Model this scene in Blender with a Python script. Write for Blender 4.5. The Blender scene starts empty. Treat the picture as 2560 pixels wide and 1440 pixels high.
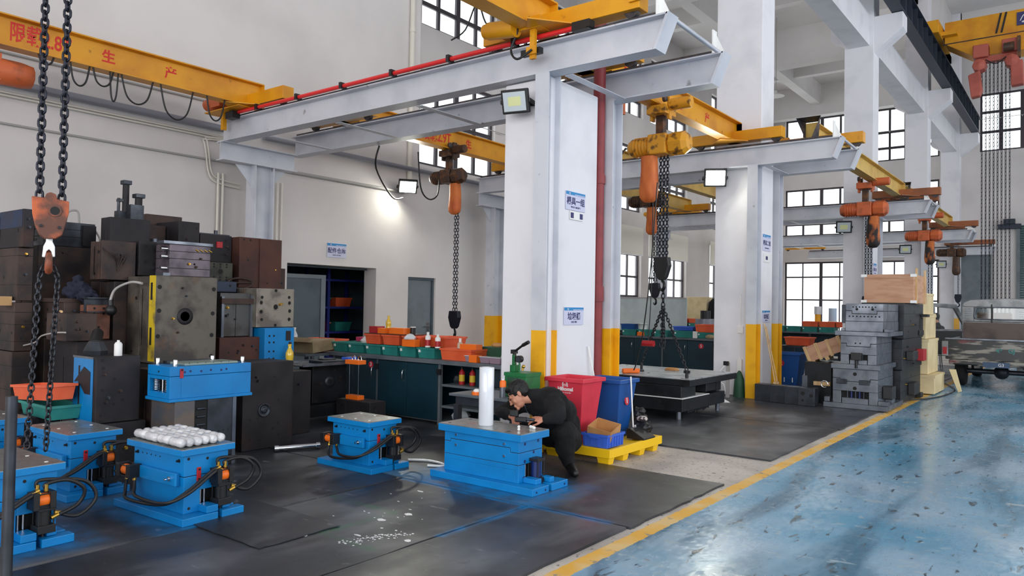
import bpy, bmesh, math, random
from mathutils import Vector as V, Matrix, Euler
random.seed(7)
S = bpy.context.scene
C = S.collection
PI = math.pi

# ---------------------------------------------------------------- camera
def make_camera():
    f, yaw, pitch, roll, h = 1876.96, 0.657442905, 0.0216173273, 0.0176315278, 1.5
    fwd = V((-math.sin(yaw)*math.cos(pitch), math.cos(yaw)*math.cos(pitch), math.sin(pitch)))
    right = V((math.cos(yaw), math.sin(yaw), 0)); up = right.cross(fwd)
    r = right*math.cos(roll)+up*math.sin(roll); u = -right*math.sin(roll)+up*math.cos(roll)
    cd = bpy.data.cameras.new('camera'); cd.lens = 36*f/2560; cd.sensor_width = 36
    cd.clip_start = 0.05; cd.clip_end = 300
    c = bpy.data.objects.new('camera', cd); C.objects.link(c)
    m = Matrix((r, u, -fwd)).transposed().to_4x4(); m.translation = (0, 0, h)
    c.matrix_world = m; S.camera = c
make_camera()

# ---------------------------------------------------------------- world, lights, exposure
W = bpy.data.worlds.new('world'); S.world = W; W.use_nodes = True
bg = W.node_tree.nodes['Background']
bg.inputs[0].default_value = (0.96, 0.975, 1.0, 1); bg.inputs[1].default_value = 2.6
S.view_settings.view_transform = 'Standard'; S.view_settings.look = 'None'
S.view_settings.gamma = 1; S.view_settings.use_curve_mapping = False
S.view_settings.exposure = 0.0

def area(name, loc, target, sx, sy, power, col=(1, 1, 1)):
    l = bpy.data.lights.new(name, 'AREA'); l.shape = 'RECTANGLE'; l.size = sx; l.size_y = sy
    l.energy = power; l.color = col
    o = bpy.data.objects.new(name, l); C.objects.link(o); o.location = loc
    o.rotation_euler = (V(target)-V(loc)).to_track_quat('-Z', 'Y').to_euler()
    return o
# unseen area lights added as main fill, emulating daylight from behind and the right
area('daylight_fill_back', (2, -11.5, 4.6), (0, 10, 3.6), 22, 7.5, 1500, (1.0, 0.99, 0.985))
area('daylight_fill_right', (14.4, 12, 6.0), (0, 12, 4.0), 34, 7, 1500, (0.93, 0.96, 1.0))

# ---------------------------------------------------------------- mesh builder
def s2l(c):
    c = c/255.0
    return c/12.92 if c <= 0.04045 else ((c+0.055)/1.055)**2.4
def rgb(r, g, b): return (s2l(r), s2l(g), s2l(b), 1)

class MB:
    def __init__(s): s.v = []; s.f = []; s.m = []; s.sm = []
    def add(s, vs, fs, m=0, smooth=False):
        n = len(s.v); s.v += [tuple(v) for v in vs]
        for f in fs: s.f.append([i+n for i in f]); s.m.append(m); s.sm.append(smooth)
        return s
    def box(s, x0, x1, y0, y1, z0, z1, m=0):
        vs = [(x, y, z) for z in (z0, z1) for y in (y0, y1) for x in (x0, x1)]
        return s.add(vs, [(0, 2, 3, 1), (4, 5, 7, 6), (0, 1, 5, 4), (2, 6, 7, 3), (0, 4, 6, 2), (1, 3, 7, 5)], m)
    def cbox(s, c, d, m=0, rot=None):
        vs = [V((x*d[0]/2, y*d[1]/2, z*d[2]/2)) for z in (-1, 1) for y in (-1, 1) for x in (-1, 1)]
        if rot: R = Euler(rot).to_matrix(); vs = [R@v for v in vs]
        vs = [v+V(c) for v in vs]
        return s.add(vs, [(0, 2, 3, 1), (4, 5, 7, 6), (0, 1, 5, 4), (2, 6, 7, 3), (0, 4, 6, 2), (1, 3, 7, 5)], m)
    def frus(s, x0, x1, y0, y1, z0, z1, tx, ty, m=0):
        """box whose bottom is inset by tx, ty"""
        vs = [(x0+tx, y0+ty, z0), (x1-tx, y0+ty, z0), (x0+tx, y1-ty, z0), (x1-tx, y1-ty, z0), (x0, y0, z1), (x1, y0, z1), (x0, y1, z1), (x1, y1, z1)]
        return s.add(vs, [(0, 2, 3, 1), (4, 5, 7, 6), (0, 1, 5, 4), (2, 6, 7, 3), (0, 4, 6, 2), (1, 3, 7, 5)], m)
    def cyl(s, p0, p1, r0, r1=None, n=14, m=0, smooth=True, caps=True):
        r1 = r0 if r1 is None else r1
        p0, p1 = V(p0), V(p1); d = (p1-p0).normalized()
        a = d.orthogonal().normalized(); b = d.cross(a)
        if abs(d.z) > 0.99: a = V((1, 0, 0)); b = d.cross(a)
        ring = lambda p, r: [p+(a*math.cos(2*PI*i/n)+b*math.sin(2*PI*i/n))*r for i in range(n)]
        s.add(ring(p0, r0)+ring(p1, r1), [(i, (i+1) % n, n+(i+1) % n, n+i) for i in range(n)], m, smooth)
        if caps:
            if r0 > 0: s.add(ring(p0, r0), [tuple(range(n-1, -1, -1))], m)
            if r1 > 0: s.add(ring(p1, r1), [tuple(range(n))], m)
        return s
    def tube(s, pts, r, n=8, m=0, sub=4, closed=False):
        P = [V(p) for p in pts]
        if sub > 1 and len(P) > 2:
            Q = []; L = len(P); seg = L if closed else L-1
            for i in range(seg):
                g = (lambda k: P[k % L]) if closed else (lambda k: P[max(0, min(L-1, k))])
                a, b, c, d = g(i-1), g(i), g(i+1), g(i+2)
                for j in range(sub):
                    t = j/sub
                    Q.append(0.5*((2*b)+(c-a)*t+(2*a-5*b+4*c-d)*t*t+(3*b-a-3*c+d)*t**3))
            if not closed: Q.append(P[-1])
            P = Q
        L = len(P); vs = []; a = None
        for i in range(L):
            d = (P[(i+1) % L]-P[i-1]) if (closed or 0 < i < L-1) else (P[1]-P[0] if i == 0 else P[-1]-P[-2])
            if d.length < 1e-9: d = V((0, 0, 1))
            d.normalize()
            a = d.orthogonal().normalized() if a is None else (a-d*a.dot(d))
            if a.length < 1e-6: a = d.orthogonal()
            a.normalize(); b = d.cross(a)
            rr = r[i*len(r)//L] if isinstance(r, (list, tuple)) else r
            vs += [P[i]+(a*math.cos(2*PI*k/n)+b*math.sin(2*PI*k/n))*rr for k in range(n)]
        fs = []
        for i in range(L if closed else L-1):
            j = (i+1) % L
            fs += [(i*n+k, i*n+(k+1) % n, j*n+(k+1) % n, j*n+k) for k in range(n)]
        s.add(vs, fs, m, True)
        if not closed:
            s.add(vs[:n], [tuple(range(n-1, -1, -1))], m); s.add(vs[-n:], [tuple(range(n))], m)
        return s
    def lathe(s, c, prof, n=20, m=0, axis='z', smooth=True):
        c = V(c); vs = []
        for r, z in prof:
            for i in range(n):
                x, y = r*math.cos(2*PI*i/n), r*math.sin(2*PI*i/n)
                vs.append(c+(V((x, y, z)) if axis == 'z' else V((z, x, y)) if axis == 'x' else V((y, z, x))))
        fs = [(k*n+i, k*n+(i+1) % n, (k+1)*n+(i+1) % n, (k+1)*n+i) for k in range(len(prof)-1) for i in range(n)]
        s.add(vs, fs, m, smooth)
        if prof[0][0] > 0: s.add(vs[:n], [tuple(range(n-1, -1, -1))], m)
        if prof[-1][0] > 0: s.add(vs[-n:], [tuple(range(n))], m)
        return s
    def prism(s, poly, axis, a0, a1, m=0):
        """poly of 2D points extruded along axis: x -> (y,z), y -> (x,z), z -> (x,y)"""
        def q(p, a): return (a, p[0], p[1]) if axis == 'x' else (p[0], a, p[1]) if axis == 'y' else (p[0], p[1], a)
        n = len(poly); vs = [q(p, a0) for p in poly]+[q(p, a1) for p in poly]
        fs = [tuple(range(n-1, -1, -1)), tuple(range(n, 2*n))]+[(i, (i+1) % n, n+(i+1) % n, n+i) for i in range(n)]
        return s.add(vs, fs, m)
    def ball(s, c, r, n=12, k=8, m=0, sc=(1, 1, 1)):
        vs = []; c = V(c)
        for j in range(k+1):
            t = PI*j/k
            for i in range(n):
                p = 2*PI*i/n
                vs.append(c+V((r*sc[0]*math.sin(t)*math.cos(p), r*sc[1]*math.sin(t)*math.sin(p), r*sc[2]*math.cos(t))))
        return s.add(vs, [(j*n+i, (j+1)*n+i, (j+1)*n+(i+1) % n, j*n+(i+1) % n) for j in range(k) for i in range(n)], m, True)
    def ibeam_y(s, x, y0, y1, z0, z1, w, t=0.02, m=0):
        """I section running along y"""
        s.box(x-w/2, x+w/2, y0, y1, z1-t, z1, m); s.box(x-w/2, x+w/2, y0, y1, z0, z0+t, m)
        return s.box(x-t/2, x+t/2, y0, y1, z0+t, z1-t, m)
    def ibeam_x(s, y, x0, x1, z0, z1, w, t=0.02, m=0):
        s.box(x0, x1, y-w/2, y+w/2, z1-t, z1, m); s.box(x0, x1, y-w/2, y+w/2, z0, z0+t, m)
        return s.box(x0, x1, y-t/2, y+t/2, z0+t, z1-t, m)
    def xf(s, M):
        s.v = [tuple(M@V(v)) for v in s.v]; return s
    def mesh(s, name, mats, fix=True):
        me = bpy.data.meshes.new(name); me.from_pydata(s.v, [], s.f)
        if not isinstance(mats, (list, tuple)): mats = [mats]
        for mm in mats: me.materials.append(mm)
        me.polygons.foreach_set('material_index', s.m); me.polygons.foreach_set('use_smooth', s.sm)
        if fix:
            b = bmesh.new(); b.from_mesh(me); bmesh.ops.recalc_face_normals(b, faces=b.faces); b.to_mesh(me); b.free()
        me.update(); return me
    def build(s, name, mats, parent=None, bevel=0, seg=2, fix=True, loc=None, **kw):
        o = bpy.data.objects.new(name, s.mesh(name, mats, fix)); C.objects.link(o)
        if parent: o.parent = parent
        if loc: o.location = loc
        if bevel:
            bv = o.modifiers.new('bevel', 'BEVEL'); bv.width = bevel; bv.segments = seg; bv.limit_method = 'ANGLE'; bv.angle_limit = 0.7
        for k, v in kw.items(): o[k] = v
        return o

def thing(name, label, cat, loc=(0, 0, 0), rotz=0, group=None, kind=None):
    o = bpy.data.objects.new(name, None); C.objects.link(o); o.empty_display_size = 0.1
    o.location = loc; o.rotation_euler = (0, 0, rotz)
    if label: o['label'] = label
    if cat: o['category'] = cat
    if group: o['group'] = group
    if kind: o['kind'] = kind
    return o
def tag(o, label, cat, group=None, kind=None):
    if label: o['label'] = label
    if cat: o['category'] = cat
    if group: o['group'] = group
    if kind: o['kind'] = kind
    return o
def dup(root, loc, rotz=0, label=None, group=None, scale=None):
    r = root.copy(); C.objects.link(r); r.location = loc; r.rotation_euler = (0, 0, rotz)
    if scale: r.scale = scale
    if label: r['label'] = label
    if group: r['group'] = group
    for ch in list(root.children):
        c = ch.copy(); C.objects.link(c); c.parent = r
        for g in list(ch.children):
            d = g.copy(); C.objects.link(d); d.parent = c
    return r
def share(o, loc, parent=None, rot=None, name=None):
    c = o.copy(); C.objects.link(c); c.location = loc
    if name: c.name = name
    if parent: c.parent = parent
    if rot: c.rotation_euler = rot
    return c

# ---------------------------------------------------------------- materials
def M(name, col, rough=0.5, metal=0.0, col2=None, scale=6.0, lo=0.45, hi=0.65, bump=0.0, bscale=40.0, rvar=0.0, stretch=(1, 1, 1), col3=None, s3=1.5, lo3=0.55, hi3=0.7, coat=0.0, emit=None, est=1.0, trans=0.0):
    m = bpy.data.materials.new(name); m.use_nodes = True; nt = m.node_tree; N = nt.nodes; L = nt.links
    p = N['Principled BSDF']
    p.inputs['Base Color'].default_value = col; p.inputs['Roughness'].default_value = rough; p.inputs['Metallic'].default_value = metal
    if coat: p.inputs['Coat Weight'].default_value = coat; p.inputs['Coat Roughness'].default_value = 0.08
    if trans: p.inputs['Transmission Weight'].default_value = trans
    if emit: p.inputs['Emission Color'].default_value = emit; p.inputs['Emission Strength'].default_value = est
    if col2 or bump or rvar or col3:
        tc = N.new('ShaderNodeTexCoord'); mp = N.new('ShaderNodeMapping'); mp.inputs['Scale'].default_value = stretch
        L.new(tc.outputs['Object'], mp.inputs['Vector'])
        def noise(sc, det=5):
            n = N.new('ShaderNodeTexNoise'); n.inputs['Scale'].default_value = sc; n.inputs['Detail'].default_value = det
            L.new(mp.outputs[0], n.inputs['Vector']); return n
        n1 = noise(scale)
        if col2:
            r = N.new('ShaderNodeMapRange'); r.inputs['From Min'].default_value = lo; r.inputs['From Max'].default_value = hi
            L.new(n1.outputs['Fac'], r.inputs['Value'])
            mx = N.new('ShaderNodeMix'); mx.data_type = 'RGBA'; mx.inputs['A'].default_value = col; mx.inputs['B'].default_value = col2
            L.new(r.outputs[0], mx.inputs['Factor']); out = mx.outputs['Result']
            if col3:
                n3 = noise(s3); r3 = N.new('ShaderNodeMapRange'); r3.inputs['From Min'].default_value = lo3; r3.inputs['From Max'].default_value = hi3
                L.new(n3.outputs['Fac'], r3.inputs['Value'])
                m3 = N.new('ShaderNodeMix'); m3.data_type = 'RGBA'; m3.inputs['B'].default_value = col3
                L.new(out, m3.inputs['A']); L.new(r3.outputs[0], m3.inputs['Factor']); out = m3.outputs['Result']
            L.new(out, p.inputs['Base Color'])
        if rvar:
            rr = N.new('ShaderNodeMapRange'); rr.inputs['To Min'].default_value = max(0, rough-rvar); rr.inputs['To Max'].default_value = min(1, rough+rvar)
            rr.inputs['From Min'].default_value = 0.35; rr.inputs['From Max'].default_value = 0.65
            L.new(n1.outputs['Fac'], rr.inputs['Value']); L.new(rr.outputs[0], p.inputs['Roughness'])
        if bump:
            nb = noise(bscale, 4); b = N.new('ShaderNodeBump'); b.inputs['Strength'].default_value = bump; b.inputs['Distance'].default_value = 0.01
            L.new(nb.outputs['Fac'], b.inputs['Height']); L.new(b.outputs[0], p.inputs['Normal'])
    return m

WALL = M('wall_paint', rgb(222, 217, 215), 0.85, col2=rgb(205, 200, 198), scale=0.7, lo=0.4, hi=0.75, bump=0.08, bscale=25)
CEIL = M('ceiling_paint', rgb(225, 222, 220), 0.9, col2=rgb(212, 208, 206), scale=0.4)
COLM = M('column_paint', rgb(232, 231, 236), 0.7, col2=rgb(212, 212, 218), scale=1.5, lo=0.5, hi=0.8, bump=0.06, bscale=18)
STEEL = M('grey_paint', rgb(206, 208, 216), 0.38, col2=rgb(184, 188, 198), scale=2.2, lo=0.45, hi=0.75, col3=rgb(120, 118, 122), s3=7, lo3=0.68, hi3=0.78, bump=0.04)
RAIL = M('rail_dark', rgb(62, 62, 68), 0.5, 0.4, col2=rgb(96, 84, 80), scale=9)
YEL = M('yellow_paint', rgb(226, 158, 14), 0.42, col2=rgb(200, 128, 12), scale=2.0, lo=0.4, hi=0.7, col3=rgb(110, 66, 20), s3=8, lo3=0.68, hi3=0.8)
YELP = M('pale_yellow_paint', rgb(214, 178, 92), 0.5, col2=rgb(190, 150, 70), scale=2.0)
SAFE = M('safety_yellow', rgb(240, 176, 8), 0.5, col2=rgb(214, 146, 10), scale=4, lo=0.5, hi=0.8)
REDT = M('busbar_red', rgb(228, 42, 44), 0.35)
REDP = M('fire_pipe_red', rgb(138, 46, 50), 0.5, col2=rgb(116, 36, 42), scale=5, lo=0.45, hi=0.7)
BLUE = M('mold_blue', rgb(0, 128, 198), 0.4, col2=rgb(0, 117, 184), scale=4, lo=0.4, hi=0.7, bump=0.03, bscale=60)
BLUEFLAT = M('dark_blue_cylinder', rgb(18, 38, 96), 0.4)
PLATE = M('ground_steel', rgb(176, 182, 182), 0.3, 0.7, col2=rgb(130, 138, 140), scale=4, lo=0.42, hi=0.65, rvar=0.1)
DSTEEL = M('dark_steel', rgb(70, 74, 82), 0.42, 0.6, col2=rgb(48, 52, 58), scale=5, lo=0.4, hi=0.65, bump=0.05, rvar=0.1)
LSTEEL = M('light_steel', rgb(128, 134, 144), 0.34, 0.7, col2=rgb(92, 98, 108), scale=4, lo=0.4, hi=0.65, rvar=0.08)
DIE = M('die_black', rgb(38, 41, 46), 0.4, 0.4, col2=rgb(26, 28, 32), scale=5, bump=0.05)
RUST = M('rusty_steel', rgb(76, 60, 55), 0.6, 0.3, col2=rgb(44, 40, 42), scale=3.5, lo=0.4, hi=0.62, col3=rgb(96, 66, 50), s3=2.0, lo3=0.56, hi3=0.75, bump=0.08)
RUSTD = M('dark_rusty_steel', rgb(46, 43, 47), 0.6, 0.35, col2=rgb(34, 33, 37), scale=4, lo=0.4, hi=0.62, col3=rgb(70, 50, 44), s3=2.5, lo3=0.56, hi3=0.75, bump=0.08)
RUSTG = M('mottled_grey_plate', rgb(104, 98, 90), 0.5, 0.45, col2=rgb(70, 66, 64), scale=5, lo=0.4, hi=0.6, col3=rgb(120, 88, 64), s3=3, lo3=0.6, hi3=0.75, bump=0.06)
PALEG = M('pale_plate', rgb(150, 144, 132), 0.5, 0.35, col2=rgb(112, 104, 96), scale=7, lo=0.42, hi=0.6, col3=rgb(128, 92, 66), s3=5, lo3=0.62, hi3=0.75)
BROWN = M('brown_block', rgb(86, 52, 42), 0.62, 0.25, col2=rgb(64, 42, 38), scale=3, lo=0.4, hi=0.65, bump=0.06)
HOLE = M('hole_black', rgb(12, 12, 14), 0.7)
BLACK = M('black_plastic', rgb(22, 23, 26), 0.45)
HOSE = M('hose_rubber', rgb(24, 24, 27), 0.5)
CHAIN = M('chain_steel', rgb(58, 60, 66), 0.38, 0.75, col2=rgb(32, 33, 38), scale=30)
CHAIND = M('chain_dark', rgb(40, 42, 52), 0.4, 0.6)
CHROME = M('chrome', rgb(215, 218, 222), 0.14, 1.0)
BRASS = M('brass', rgb(196, 158, 72), 0.3, 0.9)
HOOKR = M('hook_rust', rgb(186, 92, 52), 0.55, 0.2, col2=rgb(96, 60, 48), scale=7, lo=0.42, hi=0.58, bump=0.1)
HOISTY = M('hoist_yellow', rgb(230, 160, 40), 0.4, col2=rgb(120, 78, 34), scale=9, lo=0.55, hi=0.66)
HOISTO = M('hoist_orange', rgb(204, 100, 54), 0.5, col2=rgb(120, 66, 44), scale=6, lo=0.5, hi=0.75)
CARR = M('carriage_brown', rgb(158, 92, 50), 0.5, col2=rgb(120, 66, 40), scale=3, lo=0.45, hi=0.7)
FADED = M('faded_red', rgb(182, 92, 76), 0.6, col2=rgb(160, 76, 64), scale=1.5)
HOISTD = M('hoist_dark', rgb(70, 50, 40), 0.5, 0.2, col2=rgb(112, 72, 40), scale=9, lo=0.5, hi=0.66)
BAG = M('orange_bag', rgb(226, 124, 58), 0.6, col2=rgb(190, 88, 40), scale=5, lo=0.45, hi=0.7, bump=0.4, bscale=9, stretch=(1, 1, 0.35))
BAGD = M('sooty_bag', rgb(40, 34, 34), 0.7, col2=rgb(196, 106, 48), scale=4, lo=0.52, hi=0.6, bump=0.3, bscale=9, stretch=(1, 1, 0.4))
ORANGE = M('orange_crate_plastic', rgb(236, 104, 62), 0.45, col2=rgb(222, 90, 52), scale=3)
ORANGE2 = M('bright_orange', rgb(246, 116, 28), 0.45)
TEAL = M('teal_crate_plastic', rgb(44, 138, 130), 0.45, col2=rgb(36, 122, 116), scale=3)
BENCH = M('bench_teal', rgb(16, 52, 66), 0.42, col2=rgb(13, 44, 57), scale=2)
BENCHG = M('bench_grey', rgb(98, 106, 112), 0.5, col2=rgb(80, 88, 94), scale=3)
REDBIN = M('red_bin_plastic', rgb(214, 52, 72), 0.5, col2=rgb(198, 44, 64), scale=3)
BLUEBIN = M('blue_bin_plastic', rgb(14, 78, 150), 0.45, col2=rgb(10, 68, 134), scale=3)
BLUEBOX = M('blue_crate_plastic', rgb(60, 102, 206), 0.45)
CARD = M('cardboard', rgb(196, 146, 92), 0.75, col2=rgb(176, 124, 72), scale=4)
KRAFT = M('dull_cardboard', rgb(168, 150, 118), 0.8, col2=rgb(150, 130, 98), scale=4)
PLY = M('plywood', rgb(196, 152, 122), 0.65, col2=rgb(178, 130, 100), scale=2.5, stretch=(1, 1, 6), bump=0.03)
PINE = M('pine_wood', rgb(214, 180, 132), 0.65, col2=rgb(192, 152, 104), scale=3, stretch=(8, 1, 1))
PALLET = M('yellow_pallet_plastic', rgb(244, 196, 16), 0.45)
GREEN = M('green_paint', rgb(20, 108, 58), 0.4, col2=rgb(16, 84, 48), scale=6)
GREEND = M('dark_green', rgb(28, 74, 52), 0.6)
WHITE = M('white_plastic', rgb(238, 238, 236), 0.4)
FILM = M('plastic_film_roll', rgb(228, 232, 238), 0.16, col2=rgb(212, 217, 226), scale=3, stretch=(1, 1, 0.1), coat=0.6)
WRAP = M('milky_film_wrap', rgb(226, 226, 228), 0.28, col2=rgb(196, 196, 200), scale=14, bump=0.5, bscale=30, coat=0.4)
CREAM = M('cream_paint', rgb(222, 204, 160), 0.6, col2=rgb(206, 186, 140), scale=3)
BLUESIGN = M('sign_blue', rgb(36, 136, 196), 0.5)
SIGNW = M('sign_white', rgb(206, 208, 232), 0.5)
INK = M('ink_navy', rgb(58, 58, 108), 0.6)
INKR = M('ink_red', rgb(214, 50, 40), 0.6)
INKW = M('ink_white', rgb(240, 236, 236), 0.6)
INKD = M('ink_dark_red', rgb(176, 40, 52), 0.6)
BADGE = M('badge_red', rgb(196, 32, 52), 0.5)
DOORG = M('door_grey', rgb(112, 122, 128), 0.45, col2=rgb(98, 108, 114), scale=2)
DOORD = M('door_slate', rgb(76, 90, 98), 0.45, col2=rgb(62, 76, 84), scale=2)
WFRAME = M('window_frame', rgb(66, 60, 66), 0.5)
BLIND = M('window_blind', rgb(240, 238, 226), 0.8)
PIPEG = M('grey_pipe', rgb(138, 140, 150), 0.35, 0.2)
COND = M('conduit_grey', rgb(170, 168, 166), 0.4)
PIPEC = M('cream_pipe', rgb(220, 216, 204), 0.4)
CLOTH = M('black_cloth', rgb(11, 11, 14), 0.95, col2=rgb(17, 18, 22), scale=6, bump=0.35, bscale=14)
CLOTH2 = M('black_trouser_cloth', rgb(9, 9, 11), 0.95, bump=0.35, bscale=16)
NAVY = M('navy_rag', rgb(28, 32, 52), 0.9, bump=0.6, bscale=12)
SKIN = M('skin', rgb(196, 138, 112), 0.5, col2=rgb(180, 118, 94), scale=12)
HAIR = M('black_hair', rgb(10, 9, 10), 0.55, bump=0.5, bscale=90)
SHOE = M('shoe_black', rgb(18, 18, 20), 0.5)
REDI = M('red_plastic', rgb(176, 34, 42), 0.4)
OIL = M('yellow_drink', rgb(226, 190, 60), 0.15, coat=0.5)
CLEARP = M('clear_plastic', rgb(215, 222, 226), 0.12, coat=0.6)
RUNWAY = M('runway_slate', rgb(44, 52, 66), 0.5, 0.2)
TRUCKG = M('truck_grey_paint', rgb(150, 152, 154), 0.35, 0.3, col2=rgb(120, 122, 124), scale=5)
TRUCKD = M('truck_worn_paint', rgb(30, 32, 34), 0.4, col2=rgb(140, 136, 128), scale=4, lo=0.52, hi=0.6, col3=rgb(110, 50, 56), s3=3.1, lo3=0.6, hi3=0.66, stretch=(0.6, 1, 2.6))
GLASSD = M('car_glass', rgb(30, 34, 38), 0.08, 0.0, coat=1.0)
TYRE = M('tyre_rubber', rgb(20, 20, 22), 0.8)
SHUT = M('shutter_green', rgb(74, 100, 102), 0.5)
PURPLE = M('magenta_plastic', rgb(200, 52, 100), 0.4)
NUMBLUE = M('number_plate_blue', rgb(30, 62, 96), 0.4)
TEALINK = M('ink_teal', rgb(60, 122, 120), 0.6)

def glass_mat():
    m = bpy.data.materials.new('window_glass'); m.use_nodes = True; nt = m.node_tree; nt.nodes.clear()
    o = nt.nodes.new('ShaderNodeOutputMaterial'); t = nt.nodes.new('ShaderNodeBsdfTransparent'); g = nt.nodes.new('ShaderNodeBsdfGlossy')
    t.inputs[0].default_value = (0.96, 0.98, 0.98, 1); g.inputs['Roughness'].default_value = 0.05
    x = nt.nodes.new('ShaderNodeMixShader'); x.inputs[0].default_value = 0.06
    nt.links.new(t.outputs[0], x.inputs[1]); nt.links.new(g.outputs[0], x.inputs[2]); nt.links.new(x.outputs[0], o.inputs[0])
    return m
GLASS = glass_mat()


def remeshed(b, name, mat, parent, vox, smooth=6, disp=0.0, dsize=0.07):
    """fuse overlapping solids into one continuous skin; disp adds cloth-like folds"""
    me = b.mesh('tmp', mat, fix=False); o = bpy.data.objects.new('tmp', me); C.objects.link(o)
    r = o.modifiers.new('r', 'REMESH'); r.mode = 'VOXEL'; r.voxel_size = vox; r.use_smooth_shade = True
    s = o.modifiers.new('s', 'SMOOTH'); s.factor = 0.6; s.iterations = smooth
    if disp:
        for k, (st, sz) in enumerate(((disp, dsize), (disp*0.25, dsize*0.5))):
            tx = bpy.data.textures.new(name+'_folds', 'CLOUDS'); tx.noise_scale = sz; tx.noise_depth = 1
            d = o.modifiers.new('d%d' % k, 'DISPLACE'); d.texture = tx; d.strength = st; d.mid_level = 0.5; d.texture_coords = 'LOCAL'
    bpy.context.view_layer.update()
    m2 = bpy.data.meshes.new_from_object(o.evaluated_get(bpy.context.evaluated_depsgraph_get())); m2.name = name
    if not m2.materials: m2.materials.append(mat)
    bpy.data.objects.remove(o); bpy.data.meshes.remove(me)
    n = bpy.data.objects.new(name, m2); C.objects.link(n)
    if parent: n.parent = parent
    return n

# ---------------------------------------------------------------- lettering (flat print standing a hair proud of its sign)
def text(body, size, mat, parent, loc, face='x', name='lettering', sx=1.0, depth=0.001, rot=None, bold=0.0):
    c = bpy.data.curves.new(name, 'FONT'); c.body = body; c.size = size; c.align_x = 'CENTER'; c.align_y = 'CENTER'; c.extrude = depth; c.offset = bold
    t = bpy.data.objects.new(name, c); C.objects.link(t)
    bpy.context.view_layer.update()
    me = bpy.data.meshes.new_from_object(t.evaluated_get(bpy.context.evaluated_depsgraph_get()))
    bpy.data.objects.remove(t); bpy.data.curves.remove(c)
    me.materials.clear(); me.materials.append(mat)
    o = bpy.data.objects.new(name, me); C.objects.link(o); o.location = loc; o.scale = (sx, 1, 1)
    if parent: o.parent = parent
    o.rotation_euler = rot if rot else ((PI/2, 0, PI/2) if face == 'x' else (PI/2, 0, 0))
    return o
# ================================================================ SETTING
def floor_mat():
    m = bpy.data.materials.new('painted_floor'); m.use_nodes = True; nt = m.node_tree; N = nt.nodes; L = nt.links; p = N['Principled BSDF']
    tc = N.new('ShaderNodeTexCoord'); sp = N.new('ShaderNodeSeparateXYZ'); L.new(tc.outputs['Object'], sp.inputs[0])
    def noise(sc, det=6, st=(1, 1, 1), dist=0.0):
        mp = N.new('ShaderNodeMapping'); mp.inputs['Scale'].default_value = st; L.new(tc.outputs['Object'], mp.inputs[0])
        n = N.new('ShaderNodeTexNoise'); n.inputs['Scale'].default_value = sc; n.inputs['Detail'].default_value = det; n.inputs['Distortion'].default_value = dist
        L.new(mp.outputs[0], n.inputs['Vector']); return n.outputs['Fac']
    def mr(src, a, b, c=0.0, d=1.0):
        r = N.new('ShaderNodeMapRange'); r.inputs['From Min'].default_value = a; r.inputs['From Max'].default_value = b
        r.inputs['To Min'].default_value = c; r.inputs['To Max'].default_value = d; L.new(src, r.inputs['Value']); return r.outputs[0]
    def mix(f, a, b):
        x = N.new('ShaderNodeMix'); x.data_type = 'RGBA'
        for k, v in (('A', a), ('B', b)):
            if isinstance(v, tuple): x.inputs[k].default_value = v
            else: L.new(v, x.inputs[k])
        L.new(f, x.inputs['Factor']); return x.outputs['Result']
    def math_(op, a, b):
        x = N.new('ShaderNodeMath'); x.operation = op
        for k, v in ((0, a), (1, b)):
            if isinstance(v, (int, float)): x.inputs[k].default_value = v
            else: L.new(v, x.inputs[k])
        return x.outputs[0]
    conc = mix(mr(noise(1.6), 0.4, 0.65), rgb(196, 188, 178), rgb(160, 152, 146))
    conc = mix(mr(noise(26, 3), 0.6, 0.7), conc, rgb(96, 90, 88))
    blue = mix(mr(noise(0.8, 7), 0.38, 0.62), rgb(82, 150, 184), rgb(150, 180, 202))
    blue = mix(mr(noise(1.6, 9, (1.3, 0.22, 1), 0.5), 0.5, 0.64, 0, 0.9), blue, rgb(36, 100, 130))
    blue = mix(mr(noise(11, 8, (0.5, 1, 1), 1.2), 0.6, 0.68, 0, 0.8), blue, rgb(160, 182, 192))
    blue = mix(mr(noise(14, 5, (1, 0.3, 1), 0.6), 0.62, 0.68), blue, rgb(40, 70, 84))
    blue = mix(mr(noise(5, 5), 0.7, 0.76), blue, rgb(146, 132, 112))
    yel = mix(mr(noise(3, 8), 0.45, 0.6), rgb(226, 172, 58), rgb(222, 188, 124))
    yel = mix(mr(noise(9, 4), 0.62, 0.68), yel, rgb(150, 138, 120))
    wob = math_('MULTIPLY', math_('SUBTRACT', noise(14, 4), 0.5), 0.03)
    x = math_('ADD', sp.outputs['X'], wob)
    c = mix(math_('GREATER_THAN', x, -2.405), conc, yel)
    isb = math_('GREATER_THAN', x, -2.29)
    c = mix(isb, c, blue); L.new(c, p.inputs['Base Color'])
    wet = mr(noise(0.9, 6, (1, 0.35, 1), 0.4), 0.4, 0.6, 0.32, 0.12)
    fine = mr(noise(22, 5, (1, 0.5, 1)), 0.45, 0.7, -0.03, 0.16)
    rb = math_('ADD', wet, fine)
    xr = N.new('ShaderNodeMix'); xr.data_type = 'FLOAT'; xr.inputs['A'].default_value = 0.6; L.new(rb, xr.inputs['B']); L.new(isb, xr.inputs['Factor'])
    L.new(xr.outputs['Result'], p.inputs['Roughness'])
    p.inputs['Specular IOR Level'].default_value = 0.6
    b = N.new('ShaderNodeBump'); b.inputs['Strength'].default_value = 0.22; b.inputs['Distance'].default_value = 0.006
    L.new(noise(16, 10, (1, 0.6, 1)), b.inputs['Height']); L.new(b.outputs[0], p.inputs['Normal'])
    return m
MB().box(-13.6, 14.6, -12, 38.0, -0.3, 0).build('floor', floor_mat(), kind='structure')

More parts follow.
